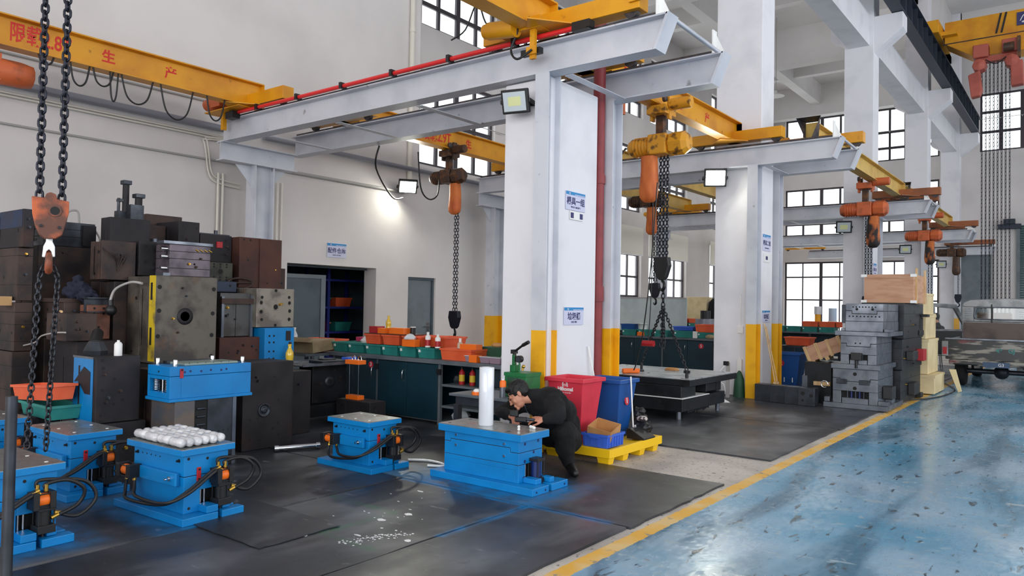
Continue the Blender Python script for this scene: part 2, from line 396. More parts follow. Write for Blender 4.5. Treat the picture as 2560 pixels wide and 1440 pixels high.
def wall_grid(name, axis, a, thick, u0, u1, z0, z1, holes, mat):
    """a wall in the plane axis=a (its room side), thickness goes away from the room, with rectangular holes (u0,u1,z0,z1)"""
    us = sorted({u0, u1} | {h[i] for h in holes for i in (0, 1)}); zs = sorted({z0, z1} | {h[i] for h in holes for i in (2, 3)})
    b = MB(); lo, hi = min(a, a+thick), max(a, a+thick)
    def solid(i, j):
        if i < 0 or j < 0 or i >= len(us)-1 or j >= len(zs)-1: return False
        cu, cz = (us[i]+us[i+1])/2, (zs[j]+zs[j+1])/2
        return not any(h[0] < cu < h[1] and h[2] < cz < h[3] for h in holes)
    def q(u, z, d): return (d, u, z) if axis == 'x' else (u, d, z)
    for i in range(len(us)-1):
        for j in range(len(zs)-1):
            if not solid(i, j): continue
            U0, U1, Z0, Z1 = us[i], us[i+1], zs[j], zs[j+1]
            for d in (lo, hi): b.add([q(U0, Z0, d), q(U1, Z0, d), q(U1, Z1, d), q(U0, Z1, d)], [(0, 1, 2, 3)])
            for (di, dj, e) in ((-1, 0, ((U0, Z0), (U0, Z1))), (1, 0, ((U1, Z0), (U1, Z1))), (0, -1, ((U0, Z0), (U1, Z0))), (0, 1, ((U0, Z1), (U1, Z1)))):
                if not solid(i+di, j+dj):
                    (ua, za), (ub, zb) = e
                    b.add([q(ua, za, lo), q(ub, zb, lo), q(ub, zb, hi), q(ua, za, hi)], [(0, 1, 2, 3)])
    return b.build(name, mat, fix=False, kind='structure')

WN = [0]
def window(axis, a, u0, u1, z0, z1, nu, zr, dep=0.12, blind=None, skip_panes=False):
    """window_n: frame, mullions, panes. zr = relative heights of the horizontal bars"""
    WN[0] += 1
    t = thing('window_%d' % WN[0], None, None, kind='structure')
    def bx(b, ua, ub, za, zb, d0, d1):
        return b.box(min(d0, d1), max(d0, d1), ua, ub, za, zb) if axis == 'x' else b.box(ua, ub, min(d0, d1), max(d0, d1), za, zb)
    f = MB(); w = 0.08
    sgn = -1 if axis == 'x' else 1
    d0, d1 = a+sgn*dep, a+sgn*(dep+0.07)
    bx(f, u0, u1, z0, z0+w, d0, d1); bx(f, u0, u1, z1-w, z1, d0, d1); bx(f, u0, u0+w, z0+w, z1-w, d0, d1); bx(f, u1-w, u1, z0+w, z1-w, d0, d1)
    f.build('window_frame', WFRAME, t)
    tw = 0.055 if z0 > 4 else 0.035
    us = [u0+(u1-u0)*k/nu for k in range(nu+1)]; zs = [z0]+[z0+(z1-z0)*k for k in zr]+[z1]
    for k, u in enumerate(us[1:-1]):
        ww = (0.15 if (k+1)*2 == nu or nu > 5 else 0.09) if z0 > 4 else (0.14 if (k+1)*2 == nu else 0.05)
        bx(MB(), u-ww/2, u+ww/2, z0+w, z1-w, d0, d1).build('mullion', WFRAME, t)
    for z in zs[1:-1]: bx(MB(), u0+w, u1-w, z-tw, z+tw, d0+sgn*0.005, d1-sgn*0.005).build('transom', WFRAME, t)
    dm = (d0+d1)/2
    for i in range(nu):
        for j in range(len(zs)-1):
            bx(MB(), us[i]+0.03, us[i+1]-0.03, zs[j]+0.03, zs[j+1]-0.03, dm-0.004, dm+0.004).build('pane', GLASS, t)
    if blind:
        bx(MB(), u0-0.05, u1+0.05, blind[0], blind[1], a-sgn*0.03, a-sgn*0.05).build('roller_blind', BLIND, t)
        bx(MB(), u0-0.05, u1+0.05, blind[0]-0.04, blind[0], a-sgn*0.02, a-sgn*0.06).build('blind_bar', WHITE, t)
    # stay rods across the opening
    if z0 > 4 and a != 'none':
        r = MB(); zc = z0+(z1-z0)*0.55; dd = a-sgn*0.12
        p0 = (dd, u0-0.3, zc) if axis == 'x' else (u0-0.3, dd, zc); p1 = (dd, u1+0.3, zc) if axis == 'x' else (u1+0.3, dd, zc)
        r.cyl(p0, p1, 0.012, n=6)
        for k in range(1, nu):
            u = us[k]; q0 = (dd, u, zc) if axis == 'x' else (u, dd, zc); q1 = (d0, u, zc) if axis == 'x' else (u, d0, zc)
            r.cyl(q0, q1, 0.014, n=6)
        r.build('opener_rod', COND, t)
    return t

XO, YE = -13.2, 37.5
# outer left wall with three rows of windows
LW = []
for (y0, y1) in ((13.24, 16.2), (17.0, 20.0), (21.7, 24.9), (25.5, 28.8), (31.2, 34.5)):
    LW += [(y0, y1, 4.95, 7.35), (y0, y1, 8.45, 10.9)]
    if y0 > 14: LW.append((y0, y1, 1.83, 4.35))
wall_grid('wall_left_outer', 'x', XO, -0.3, -8.3, YE, 0, 12.2, LW, WALL)
for (y0, y1, z0, z1) in LW:
    if z0 < 2: window('x', XO, y0, y1, z0, z1, 4, (0.3, 0.62), blind=(3.4, 4.4))
    elif z0 < 6: window('x', XO, y0, y1, z0, z1, 4 if y1-y0 < 3.25 else 5, (0.5,))
    else: window('x', XO, y0, y1, z0, z1, 4, (0.25, 0.62))
# inner block wall the doors are in, and the plain wall above it
wall_grid('wall_left', 'x', -11.0, -0.34, -8.3, 13.35, 0, 4.25, [(7.88, 9.92, -0.1, 2.15), (10.79, 11.6, -0.1, 2.02)], WALL)
MB().box(-11.34, -11.0, -8.3, 11.0, 4.25, 12.2).build('wall_left_upper', WALL, kind='structure')
MB().box(-13.2, -11.34, 10.8, 11.0, 4.25, 12.2).build('wall_return_upper', WALL, kind='structure')
MB().box(-13.2, -11.34, 13.15, 13.35, 0, 4.25).build('wall_store_end', WALL, kind='structure')
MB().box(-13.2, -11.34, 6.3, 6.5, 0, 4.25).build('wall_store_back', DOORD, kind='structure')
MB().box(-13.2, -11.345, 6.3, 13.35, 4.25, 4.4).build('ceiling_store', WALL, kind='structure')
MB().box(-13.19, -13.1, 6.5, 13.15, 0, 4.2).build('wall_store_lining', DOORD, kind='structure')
# end wall
EH = [(-12.0, -8.6, 0.46, 3.8), (-8.0, -5.3, 0.46, 3.8), (-12.0, -8.6, 4.9, 7.35), (-8.0, -5.3, 4.9, 7.35), (-12.0, -8.6, 8.35, 10.8), (-8.0, -5.3, 8.35, 10.8),
      (-3.79, 1.5, 8.36, 10.86), (-2.35, 3.0, -0.1, 5.15), (4.0, 9.0, 8.36, 10.86)]
wall_grid('wall_end', 'y', YE, 0.3, -13.5, 14.5, 0, 14.3, EH, WALL)
for k, (x0, x1, z0, z1) in enumerate(EH):
    if k in (0, 1): window('y', YE, x0, x1, z0, z1, 4 if k == 0 else 3, (0.45, 0.78))
    elif k in (2, 3): window('y', YE, x0, x1, z0, z1, 4, (0.3,))
    elif k in (4, 5): window('y', YE, x0, x1, z0, z1, 4, (0.25, 0.55))
    elif k in (6, 8): window('y', YE, x0, x1, z0, z1, 7, (0.34, 0.68))
# roller shutter in the end wall
rs = thing('door_4', None, None, (0, 0, 0), kind='structure')
MB().box(-2.47, -2.35, YE-0.1, YE, 0, 5.2).build('jamb', DOORG, rs); MB().box(3.0, 3.12, YE-0.1, YE, 0, 5.2).build('jamb', DOORG, rs)
for k in range(52):
    z = k*0.1
    MB().prism([(YE+0.04, z), (YE+0.01, z+0.03), (YE+0.01, z+0.07), (YE+0.04, z+0.098), (YE+0.07, z+0.098), (YE+0.07, z)], 'x', -2.35, 3.0).build('slat', SHUT, rs)
MB().box(-3.1, -2.3, YE-0.25, YE-0.02, 5.0, 5.2).box(-2.9, -2.5, YE-0.4, YE-0.1, 5.2, 5.4).build('shutter_motor', RUNWAY, rs)
d5 = thing('door_3', None, None, (0, 0, 0), kind='structure')
MB().box(-4.5, -3.35, YE-0.03, YE-0.005, 0, 4.0).build('door_leaf', DOORG, d5); MB().box(-4.58, -4.5, YE-0.06, YE-0.005, 0, 4.08).box(-3.35, -3.27, YE-0.06, YE-0.005, 0, 4.08).build('door_frame', COND, d5)
# the walls out of view, right and back; openings added to let daylight in
wall_grid('wall_right', 'x', 14.2, 0.3, -12, YE, 0, 14.3, [(-4+8*k, 2+8*k, 2.4, 9.2) for k in range(5)], WALL)
wall_grid('wall_back', 'y', -11.8, -0.3, -13.5, 14.5, 0, 14.3, [(-8.8, 12.8, 0.8, 8.4)], WALL)
MB().box(-13.2, -11.0, -8.5, -8.3, 0, 12.2).build('wall_back_left', WALL, kind='structure')
# ceilings
MB().box(-13.5, -4.7, -12, YE+0.3, 12.0, 12.3).build('ceiling_annex', CEIL, kind='structure')
MB().box(-5.0, 14.5, -12, YE+0.3, 14.1, 14.4).build('ceiling', CEIL, kind='structure')
MB().box(-5.0, -4.7, -12, YE, 12.0, 14.1).build('wall_clerestory', WALL, kind='structure')
CY = [-4.0, 12.45, 20.53, 28.53, 36.25]
for x in (-10.2,): MB().box(x-0.2, x+0.2, -8, YE, 11.1, 12.0).build('ceiling_beam', CEIL, kind='structure')
for y in (4.3, 12.3, 20.3, 28.3, 36.3):
    MB().box(-13.2, -5.06, y, y+0.45, 10.6 if y > 12 else 11.2, 12.0).build('ceiling_beam', CEIL, kind='structure')
for y in (16.2, 24.2, 32.2):
    MB().box(-13.2, -5.06, y, y+0.3, 11.3, 12.0).build('ceiling_beam', CEIL, kind='structure')
for y in (12.3, 20.3, 28.3, 36.3): MB().box(-4.33, 14.2, y, y+0.45, 13.0, 14.1).build('ceiling_beam', CEIL, kind='structure')

# big concrete columns with crane corbels
for k, y in enumerate(CY):
    c = thing('column', None, None, (0, 0, 0), kind='structure')
    xl = -5.18 if 12 < y < 13 else -5.08
    MB().box(xl, -4.38, y, y+0.60, 0.019 if 5 < y < 24 else 0, 14.1).build('column_shaft', COLM, c, bevel=0.012)
    MB().prism([(-4.40, 8.05), (-3.72, 8.6), (-3.72, 8.98), (-4.40, 8.98)], 'y', y+0.03, y+0.57).build('corbel', COLM, c, bevel=0.01)
    MB().prism([(-5.05, 8.35), (-5.45, 8.6), (-5.45, 9.2), (-5.05, 9.2)], 'y', y+0.08, y+0.5).build('corbel', COLM, c, bevel=0.01)
    if k+1 < len(CY):
        MB().box(-4.98, -4.48, y+0.60, CY[k+1], 8.25, 9.05).build('column_tie_beam', COLM, kind='structure')
# low column beside the bins, carrying the first pair of runway beams
c = thing('column', None, None, (0, 0, 0), kind='structure')
MB().box(-5.02, -4.42, 6.33, 7.26, 0.0125, 3.86).build('column_shaft', COLM, c, bevel=0.012)

# ---------------------------------------------------------------- steel runway beams and their posts
def hpost(x0, x1, y0, y1, z1, parent, yel=1.24):
    t = 0.016; yc = (y0+y1)/2; xc = (x0+x1)/2
    yy0 = 0.019 if y0 > 5 else 0.0
    def sec(za, zb): return MB().box(x0, x1, y0, y0+t, za, zb).box(x0, x1, y1-t, y1, za, zb).box(xc-t/2, xc+t/2, y0+t, y1-t, za, zb)
    if yel:
        sec(yy0, yel).build('painted_foot', SAFE, parent); sec(yel, z1).build('post', STEEL, parent)
    else: sec(0, z1).build('post', STEEL, parent)
BZ0, BZ1 = 3.87, 4.19
def runway(y, wall_post=True, stop=True, zb=BZ0, zt=BZ1, lead=-10.45):
    t = thing('runway_beam', None, None, (0, 0, 0), kind='structure')
    w = 0.2
    b = MB(); b.prism([(lead, zb+0.015), (-3.2, zb+0.015), (-3.07, zt-0.015), (lead, zt-0.015)], 'y', y-0.008, y+0.008)
    b.box(lead, -3.06, y-w/2, y+w/2, zt-0.016, zt); b.box(lead, -3.2, y-w/2, y+w/2, zb, zb+0.016)
    b.build('beam_web', STEEL, t)
    MB().prism([(-3.2, zb), (-3.17, zb), (-3.04, zt), (-3.07, zt)], 'y', y-w/2, y+w/2).build('end_plate', STEEL, t)
    MB().box(lead+0.05, -3.2, y-0.028, y+0.028, zt, zt+0.05).build('rail', RAIL, t)
    if stop: MB().box(-3.2, -3.185, y-0.05, y+0.05, zt+0.002, zt+0.27).prism([(-3.185, zt+0.002), (-3.07, zt+0.002), (-3.185, zt+0.25)], 'y', y-0.008, y+0.008).build('end_stop', WHITE, t)
    return t
PAIRS = [(-2.2, -1.0), (6.3, 7.6), (12.32, 13.42), (20.4, 21.5), (28.4, 29.5), (36.1, None)]
for (ya, yb) in PAIRS:
    for y in (ya, yb):
        if y is None: continue
        t = runway(y)
        hpost(-4.53, -4.36, y-0.1, y+0.12, BZ0, t)
    if yb is None: continue
    t = thing('runway_support', None, None, (0, 0, 0), kind='structure')
    yc = (ya+yb)/2
    MB().ibeam_y(-10.35, ya-0.12, yb-0.1, 3.59, 3.87, 0.2, 0.014).build('bracket_beam', STEEL, t)
    hpost(-10.53, -10.28, yc-0.2, yc+0.14, 3.59, t)
    for sx in (-1, 1):
        g = MB(); y0 = yc-0.03+sx*0.17
        g.prism([(y0, 3.58), (y0+sx*0.28, 3.58), (y0, 3.28)], 'x', -10.41, -10.4); g.build('gusset', STEEL, t)
    for x in (-9.4, -7.9, -6.4, -4.25):
        MB().box(x-0.05, x+0.05, ya+0.1, yb-0.1, 3.86, 3.868).build('tie_plate', STEEL, t)
    MB().cyl((-3.1, ya+0.05, BZ1+0.01), (-3.12, yb-0.05, BZ1+0.01), 0.022, n=4).build('tie_bar', STEEL, t)

# overhead crane runway (slate steel girder on the corbels)
t = thing('runway_beam', None, None, (0, 0, 0), kind='structure')
MB().box(-3.98, -3.70, -4, 37.2, 8.99, 9.01).box(-3.98, -3.70, -4, 37.2, 9.68, 9.7).box(-3.85, -3.83, -4, 37.2, 9.01, 9.68).build('beam_web', RUNWAY, t)
for k in range(44):
    y = 1.2+0.82*k
    MB().box(-3.83, -3.72, y, y+0.012, 9.01, 9.68).build('stiffener', RUNWAY, t)
MB().box(-3.88, -3.8, -4, 37.2, 9.7, 9.8).build('rail', RAIL, t)

# ---------------------------------------------------------------- doors in the inner wall
d1 = thing('door_1', None, None, kind='structure')
MB().box(-11.3, -11.02, 7.8, 7.9, 0, 2.2).box(-11.3, -11.26, 7.88, 9.92, 2.11, 2.15).build('door_frame', DOORD, d1)
lf = MB().box(-11.14, -11.1, 7.92, 8.74, 0.03, 1.93).build('door_leaf', DOORD, d1)
MB().box(-11.15, -11.08, 8.68, 8.78, 0.02, 1.97).box(-11.15, -11.08, 7.9, 8.68, 1.9, 1.97).box(-11.15, -11.08, 7.9, 8.68, 0.02, 0.1).build('leaf_rim', DOORG, lf)
d2 = thing('door_2', None, None, kind='structure')
MB().box(-11.13, -11.09, 10.84, 11.55, 0, 1.97).build('door_leaf', DOORG, d2, bevel=0.004)
MB().box(-11.14, -11.05, 10.79, 10.84, 0, 2.02).box(-11.14, -11.05, 11.55, 11.6, 0, 2.02).box(-11.14, -11.05, 10.84, 11.55, 1.97, 2.02).build('door_frame', DOORD, d2)
MB().cyl((-11.09, 11.46, 1.0), (-11.03, 11.46, 1.0), 0.02, n=8).box(-11.045, -11.025, 11.34, 11.47, 0.985, 1.015).box(-11.09, -11.075, 11.42, 11.5, 0.9, 1.08).build('handle', CHROME, d2)
# ================================================================ CHAINS, CRANES AND HOISTS
def link_mb(L, Wd, r, n=6, k=4):
    pts = []; h = L/2-Wd/2
    for i in range(k+1): a = PI*i/k; pts.append((Wd/2*math.cos(a)-0, 0, h+Wd/2*math.sin(a)))
    for i in range(k+1): a = PI+PI*i/k; pts.append((Wd/2*math.cos(a), 0, -h+Wd/2*math.sin(a)))
    return MB().tube(pts, r, n=n, sub=1, closed=True)
def chain_frames(p0, p1, pitch):
    p0, p1 = V(p0), V(p1); d = p1-p0; n = max(1, int(d.length/pitch)); q = d.to_track_quat('Z', 'Y')
    for i in range(n):
        yield Matrix.Translation(p0+d*((i+0.5)/n)) @ (q.to_matrix() @ Euler((0, 0, PI/4+(i % 2)*PI/2)).to_matrix()).to_4x4()
def chain_run(mb, pts, pitch, Wd, r, n=5, k=3):
    base = link_mb(pitch+2.2*r, Wd, r, n, k)
    for a, b in zip(pts[:-1], pts[1:]):
        for F in chain_frames(a, b, pitch): mb.add([F@V(v) for v in base.v], base.f, 0, True)
    return mb
def chain_parts(parent, pts, pitch, Wd, r, mat, name='chain_link'):
    me = link_mb(pitch+2.2*r, Wd, r, 8, 6).mesh(name, mat)
    for a, b in zip(pts[:-1], pts[1:]):
        for F in chain_frames(a, b, pitch):
            o = bpy.data.objects.new(name, me); C.objects.link(o); o.parent = parent; o.matrix_local = F
def hook_mb(mb, c, R, m=0, ang=0.0):
    """lifting hook hanging below c, opening in the plane turned by ang about z"""
    pts = []; rr = []
    for i in range(13):
        a = math.radians(95-250*i/12.0)
        x, z = R*math.cos(a), R*math.sin(a)
        pts.append((c[0]+x*math.cos(ang), c[1]+x*math.sin(ang), c[2]-R*1.6+z)); rr.append(R*(0.26+0.14*math.sin(PI*i/12)) if i < 11 else R*0.17)
    pts = [(c[0], c[1], c[2])]+pts; rr = [R*0.24]+rr
    return mb.tube(pts, rr, n=8, m=m, sub=3)

# ---- near hoist: two falls of chain, rusty hook block, hook
X0, Y0 = -4.52, 1.70
nh = thing('chain_hoist', 'rusty orange hook block on two heavy chain falls hanging in front of the mold pile', 'hoist', (0, 0, 0))
dx, dy = 0.0185, 0.0492      # half distance of the two falls, square to the view
A = V((X0-dx, Y0-dy, 0)); B = V((X0+dx, Y0+dy, 0))
chain_parts(nh, [(A.x, A.y, 2.03), (A.x, A.y, 4.00)], 0.039, 0.033, 0.0068, CHAIND)
chain_parts(nh, [(B.x, B.y, 2.02), (B.x, B.y, 4.00)], 0.039, 0.033, 0.0068, CHAIND)
u = V((dx, dy, 0)).normalized(); w = V((u.y, -u.x, 0))      # across the view, towards the camera
def place(poly, t0, t1, z0=0.0, base=V((X0, Y0, 0))):
    """extrude a profile drawn across the view between two depths"""
    n = len(poly); vs = [base+u*p[0]+w*t0+V((0, 0, p[1])) for p in poly]+[base+u*p[0]+w*t1+V((0, 0, p[1])) for p in poly]
    return vs, [tuple(range(n-1, -1, -1)), tuple(range(n, 2*n))]+[(i, (i+1) % n, n+(i+1) % n, n+i) for i in range(n)]
side = [(q[0]*0.70, 1.938+(q[1]-1.96)*0.64) for q in [(-0.125, 2.115), (-0.04, 2.11), (-0.03, 2.145), (0.0, 2.16), (0.035, 2.145), (0.045, 2.105), (0.125, 2.09), (0.125, 1.99), (0.10, 1.87), (0.085, 1.80), (0.04, 1.765), (-0.03, 1.76), (-0.07, 1.80), (-0.10, 1.88), (-0.118, 1.97)]]
b = MB(); b.add(*place(side, 0.022, 0.04)); b.build('block_cheek', HOOKR, nh, bevel=0.005); b = MB(); b.add(*place(side, -0.04, -0.022)); b.build('block_cheek', HOOKR, nh, bevel=0.005)
core = [(p[0]*0.86, 1.93+(p[1]-1.93)*0.86) for p in side]
b = MB(); b.add(*place(core, -0.022, 0.022)); b.build('block_body', HOOKR, nh)
cp = V((X0, Y0, 1.965))+u*0.022
MB().cyl(cp+w*0.038, cp+w*0.046, 0.032, n=22).build('axle_boss', HOOKR, nh); MB().cyl(cp+w*0.04, cp+w*0.047, 0.023, n=20).build('axle_pin', HOLE, nh)
for a, z in ((-0.04, 1.88), (0.045, 1.875)): MB().cyl(V((X0, Y0, z))+u*a+w*0.038, V((X0, Y0, z))+u*a+w*0.049, 0.009, n=6).build('bolt', RUSTD, nh)
MB().cyl((X0, Y0, 1.77), (X0, Y0, 1.82), 0.016, n=14).build('hook_shank', WHITE, nh)
b = MB(); b.add(*place([(-0.014, 1.80), (0.014, 1.80), (0.027, 1.77), (0.029, 1.715), (0.016, 1.712), (0.011, 1.742), (0.0, 1.755), (-0.012, 1.742), (-0.017, 1.71), (-0.032, 1.712), (-0.027, 1.77)], -0.012, 0.035)); b.build('safety_latch', WHITE, nh, bevel=0.004)
hb = MB(); hook_mb(hb, (X0, Y0, 1.76), 0.048, ang=math.atan2(w.y, w.x)); hb.build('hook', HOOKR, nh)
MB().box(X0-0.22, X0+0.22, Y0-0.13, Y0+0.13, 4.0, 4.26).cyl((X0-0.4, Y0, 4.13), (X0+0.42, Y0, 4.13), 0.12, n=12).build('hoist_body', HOISTO, nh)
# ---- the two-legged sling down to the blue mold
sl = thing('lifting_sling', 'doubled chain sling hooked onto the nearest blue mold', 'chain sling', (0, 0, 0))
chain_parts(sl, [(X0-0.02*u.x, Y0-0.02*u.y, 1.665), (X0-0.042*u.x, Y0-0.042*u.y, 1.60), (-4.53, 1.625, 0.68)], 0.030, 0.026, 0.0048, CHAIN)
chain_parts(sl, [(X0+0.02*u.x, Y0+0.02*u.y, 1.665), (X0+0.045*u.x, Y0+0.045*u.y, 1.60), (-4.51, 1.71, 0.66)], 0.030, 0.026, 0.0048, CHAIN)
tag(MB().tube([(-4.95, 1.45, 4.2), (-4.96, 1.46, 2.6), (-4.99, 1.48, 1.4), (-5.0, 1.49, 1.0)], 0.013, n=8, sub=6).box(-5.03, -4.97, 1.455, 1.52, 0.72, 1.02).build('pendant_cable', BLACK), 'black control cable hanging at the edge beside the chains', 'cable')

# ---- single girder cranes
def girder(y0, y1, x, z0=4.3, z1=4.66, mat=YEL, label='', letters=None, cap=False, group='yellow single girder cranes', ends=(True, True), ctruck=0.9):
    t = thing('girder_crane', label, 'crane', (0, 0, 0), group=group)
    MB().ibeam_y(x, y0, y1, z0, z1, 0.2, 0.016).build('girder', mat, t)
    MB().box(x-0.1, x+0.1, y0-0.01, y0, z0, z1).build('girder_end_plate', mat, t); MB().box(x-0.1, x+0.1, y1, y1+0.01, z0, z1).build('girder_end_plate', mat, t)
    return t
def truck(t, x, y, L=1.5, mat=YEL, dirn=1, motor=True, off=0.0):
    """wheel carriage riding on the rail at y; x is the girder line"""
    a, b = x-L/2+off, x+L/2+off
    MB().box(a, b, y-0.09, y+0.09, 4.30, 4.48).build('end_carriage', mat, t, bevel=0.006)
    for xx in (a+0.12, b-0.12): MB().cyl((xx, y-0.03, 4.315), (xx, y+0.03, 4.315), 0.075, n=16).build('carriage_wheel', RAIL, t)
    MB().prism([(x-0.32, y+dirn*0.09), (x+0.32, y+dirn*0.09), (x, y+dirn*0.5)], 'z', 4.285, 4.297).build('gusset', mat, t)
    if motor: MB().cyl((a+0.02, y-dirn*0.17, 4.42), (a+0.32, y-dirn*0.17, 4.42), 0.075, n=14).cyl((a-0.02, y-dirn*0.17, 4.42), (a+0.02, y-dirn*0.17, 4.42), 0.06, n=12).build('drive_motor', HOISTO if mat is not YEL else YEL, t)

def hoist(x, y, zt, body, bag, label, zhook, group='chain hoists hanging from the girders', bagoff=(0, -0.15), twin=True, hookmat=CHAIND, size=1.0, nfall=2, cp=0.055, chx=0.17):
    """electric chain hoist hung below a girder whose underside is at zt"""
    t = thing('chain_hoist', label, 'hoist', (x, y, 0), group=group); s = size
    MB().box(-0.13*s, 0.13*s, -0.16*s, 0.16*s, zt-0.14*s, zt-0.03*s).box(-0.15, -0.11, -0.05, 0.05, zt-0.2*s, zt+0.12).box(0.11, 0.15, -0.05, 0.05, zt-0.2*s, zt+0.12).build('trolley', body, t, bevel=0.006)
    MB().cyl((0.14*s, -0.02, zt-0.02), (0.42*s, -0.02, zt-0.02), 0.075*s, n=12).build('trolley_motor', body, t)
    for xx in (-0.11, 0.11):
        for yy in (-0.11, 0.11): MB().cyl((xx-0.02, yy*s, zt+0.055), (xx+0.02, yy*s, zt+0.055), 0.05, n=12).build('trolley_wheel', RAIL, t)
    MB().box(-0.05*s, 0.05*s, -0.05*s, 0.05*s, zt-0.42*s, zt-0.1*s).build('hanger', HOISTD, t)
    zb = zt-0.52*s
    b = MB(); b.box(-0.13*s, 0.13*s, -0.14*s, 0.14*s, zb-0.13*s, zb+0.13*s); b.build('gear_case', body, t, bevel=0.02)
    b = MB(); b.lathe((0.13*s, 0, zb), [(0.12*s, 0), (0.15*s, 0.03*s), (0.15*s, 0.2*s), (0.10*s, 0.26*s), (0.03*s, 0.265*s)], n=8, axis='x', smooth=False); b.build('brake_cover', body, t)
    b = MB(); b.lathe((-0.13*s, 0, zb), [(0.11*s, 0), (0.12*s, -0.04*s), (0.12*s, -0.26*s), (0.09*s, -0.31*s), (0.02*s, -0.32*s)], n=16, axis='x')
    for k in range(5): b.lathe((-0.16*s-0.045*s*k, 0, zb), [(0.12*s, 0.008), (0.132*s, 0.006), (0.132*s, -0.006), (0.12*s, -0.008)], n=16, axis='x')
    b.build('hoist_motor', body, t)
    bx, by = bagoff[0]*s, bagoff[1]*s
    b = MB(); prof = [(0.85, 0), (0.9, -0.06), (0.93, -0.2), (1.0, -0.38), (1.04, -0.5), (0.96, -0.58), (0.55, -0.64), (0.0, -0.65)]
    n = 16; vs = []
    for r, z in prof:
        for i in range(n):
            a = 2*PI*i/n; k = 1+0.05*math.sin(5*a+z*9); cx, cy = math.cos(a), math.sin(a)
            e = max(abs(cx), abs(cy)); q = 0.55+0.45/e*0.8
            vs.append((bx+0.12*s*r*cx*q*k*1.05, by+0.10*s*r*cy*q*k, zb-0.14*s+z*s*0.92))
    b.add(vs, [(k*n+i, k*n+(i+1) % n, (k+1)*n+(i+1) % n, (k+1)*n+i) for k in range(len(prof)-1) for i in range(n)], 0, True)
    b.add(vs[:n], [tuple(range(n))], 0); b.build('chain_bag', bag, t)
    if zhook is not None:
        ch = MB(); offs = (-0.035, 0.045) if nfall == 2 else (-0.05, 0.01, 0.07) if nfall == 3 else (0.0,)
        for o in offs: chain_run(ch, [(chx*s+o, 0.05-0.25*o, zb-0.12*s), (chx*s+o, 0.05-0.25*o, zhook+0.2)], cp, 0.036, 0.0075)
        ch.build('load_chain', CHAIND, t, kind='stuff')
        hk = MB().prism([(-0.1, 0.28), (0.1, 0.28), (0.12, 0.16), (0.07, 0.0), (0.03, -0.04), (-0.03, -0.04), (-0.07, 0.0), (-0.12, 0.16)], 'y', -0.05, 0.05)
        hk.xf(Matrix.Translation((chx*s, 0.05, zhook-0.02))); hk.build('hook_block', hookmat, t, bevel=0.01)
        h = MB(); hook_mb(h, (chx*s, 0.05, zhook-0.04), 0.06, ang=-0.6); h.build('hook', hookmat, t)
    return t
def festoon(pts, r, label, mat=BLACK, group=None):
    return tag(MB().tube(pts, r, n=6, sub=5).build('festoon_cable', mat), label, 'cable', group)

# bay 1, far crane along the wall (its face carries the load figure)
g1 = girder(-2.6, 6.42, -9.72, label='yellow girder with red load writing, running above the mold pile', group=None)
truck(g1, -9.72, 6.3, 1.72, dirn=-1, motor=False, off=0.0)
MB().box(-10.28, -10.22, 6.14, 6.2, 4.02, 4.5).box(-10.5, -9.6, 6.0, 6.3, 4.265, 4.28).build('collector_arm', YEL, g1)
MB().cyl((-10.58, 6.1, 4.42), (-10.34, 6.1, 4.42), 0.09, n=14).box(-10.34, -10.1, 6.0, 6.2, 4.33, 4.5).build('drive_motor', HOISTO, g1)
for (bd, y, sz) in (('限载2.8T', 3.72, 0.24), ('生', 4.26, 0.17), ('产', 5.06, 0.17)):
    text(bd, sz, INKR, g1, (-9.72+0.009+0.001, y if sz < .2 else 3.50, 4.485), 'x', bold=0.004, sx=0.72 if sz > .2 else 1)
# cable loops under the girder
ORD = ('first', 'second', 'third', 'fourth', 'fifth', 'sixth', 'seventh', 'eighth')
for k, (ya, yb, dz) in enumerate(((3.46, 3.62, 0.10), (3.80, 4.02, 0.26), (4.06, 4.30, 0.2), (4.26, 4.36, 0.36), (4.40, 4.80, 0.33), (4.90, 5.35, 0.42), (5.55, 5.82, 0.32))):
    ym = (ya+yb)/2
    festoon([(-9.66, ya, 4.30), (-9.66, ya+(ym-ya)*0.35, 4.30-dz*0.75), (-9.66, ym, 4.30-dz), (-9.66, yb-(yb-ym)*0.35, 4.30-dz*0.75), (-9.66, yb, 4.30)], 0.011, ORD[k]+' thin black cable loop from the photo edge, under the lettered girder', group='cable loops under the lettered girder')
h = thing('chain_hoist', 'orange hoist motor cut by the left edge under the lettered girder', 'hoist', (-9.72, 3.28, 0))
MB().lathe((0, 0.0, 4.02), [(0.02, 0.16), (0.13, 0.13), (0.15, 0.02), (0.15, -0.25), (0.1, -0.3)], n=10, axis='y').box(-0.1, 0.1, -0.5, -0.2, 3.9, 4.2).box(-0.13, 0.13, -0.45, -0.25, 4.2, 4.29).build('hoist_motor', HOISTO, h)
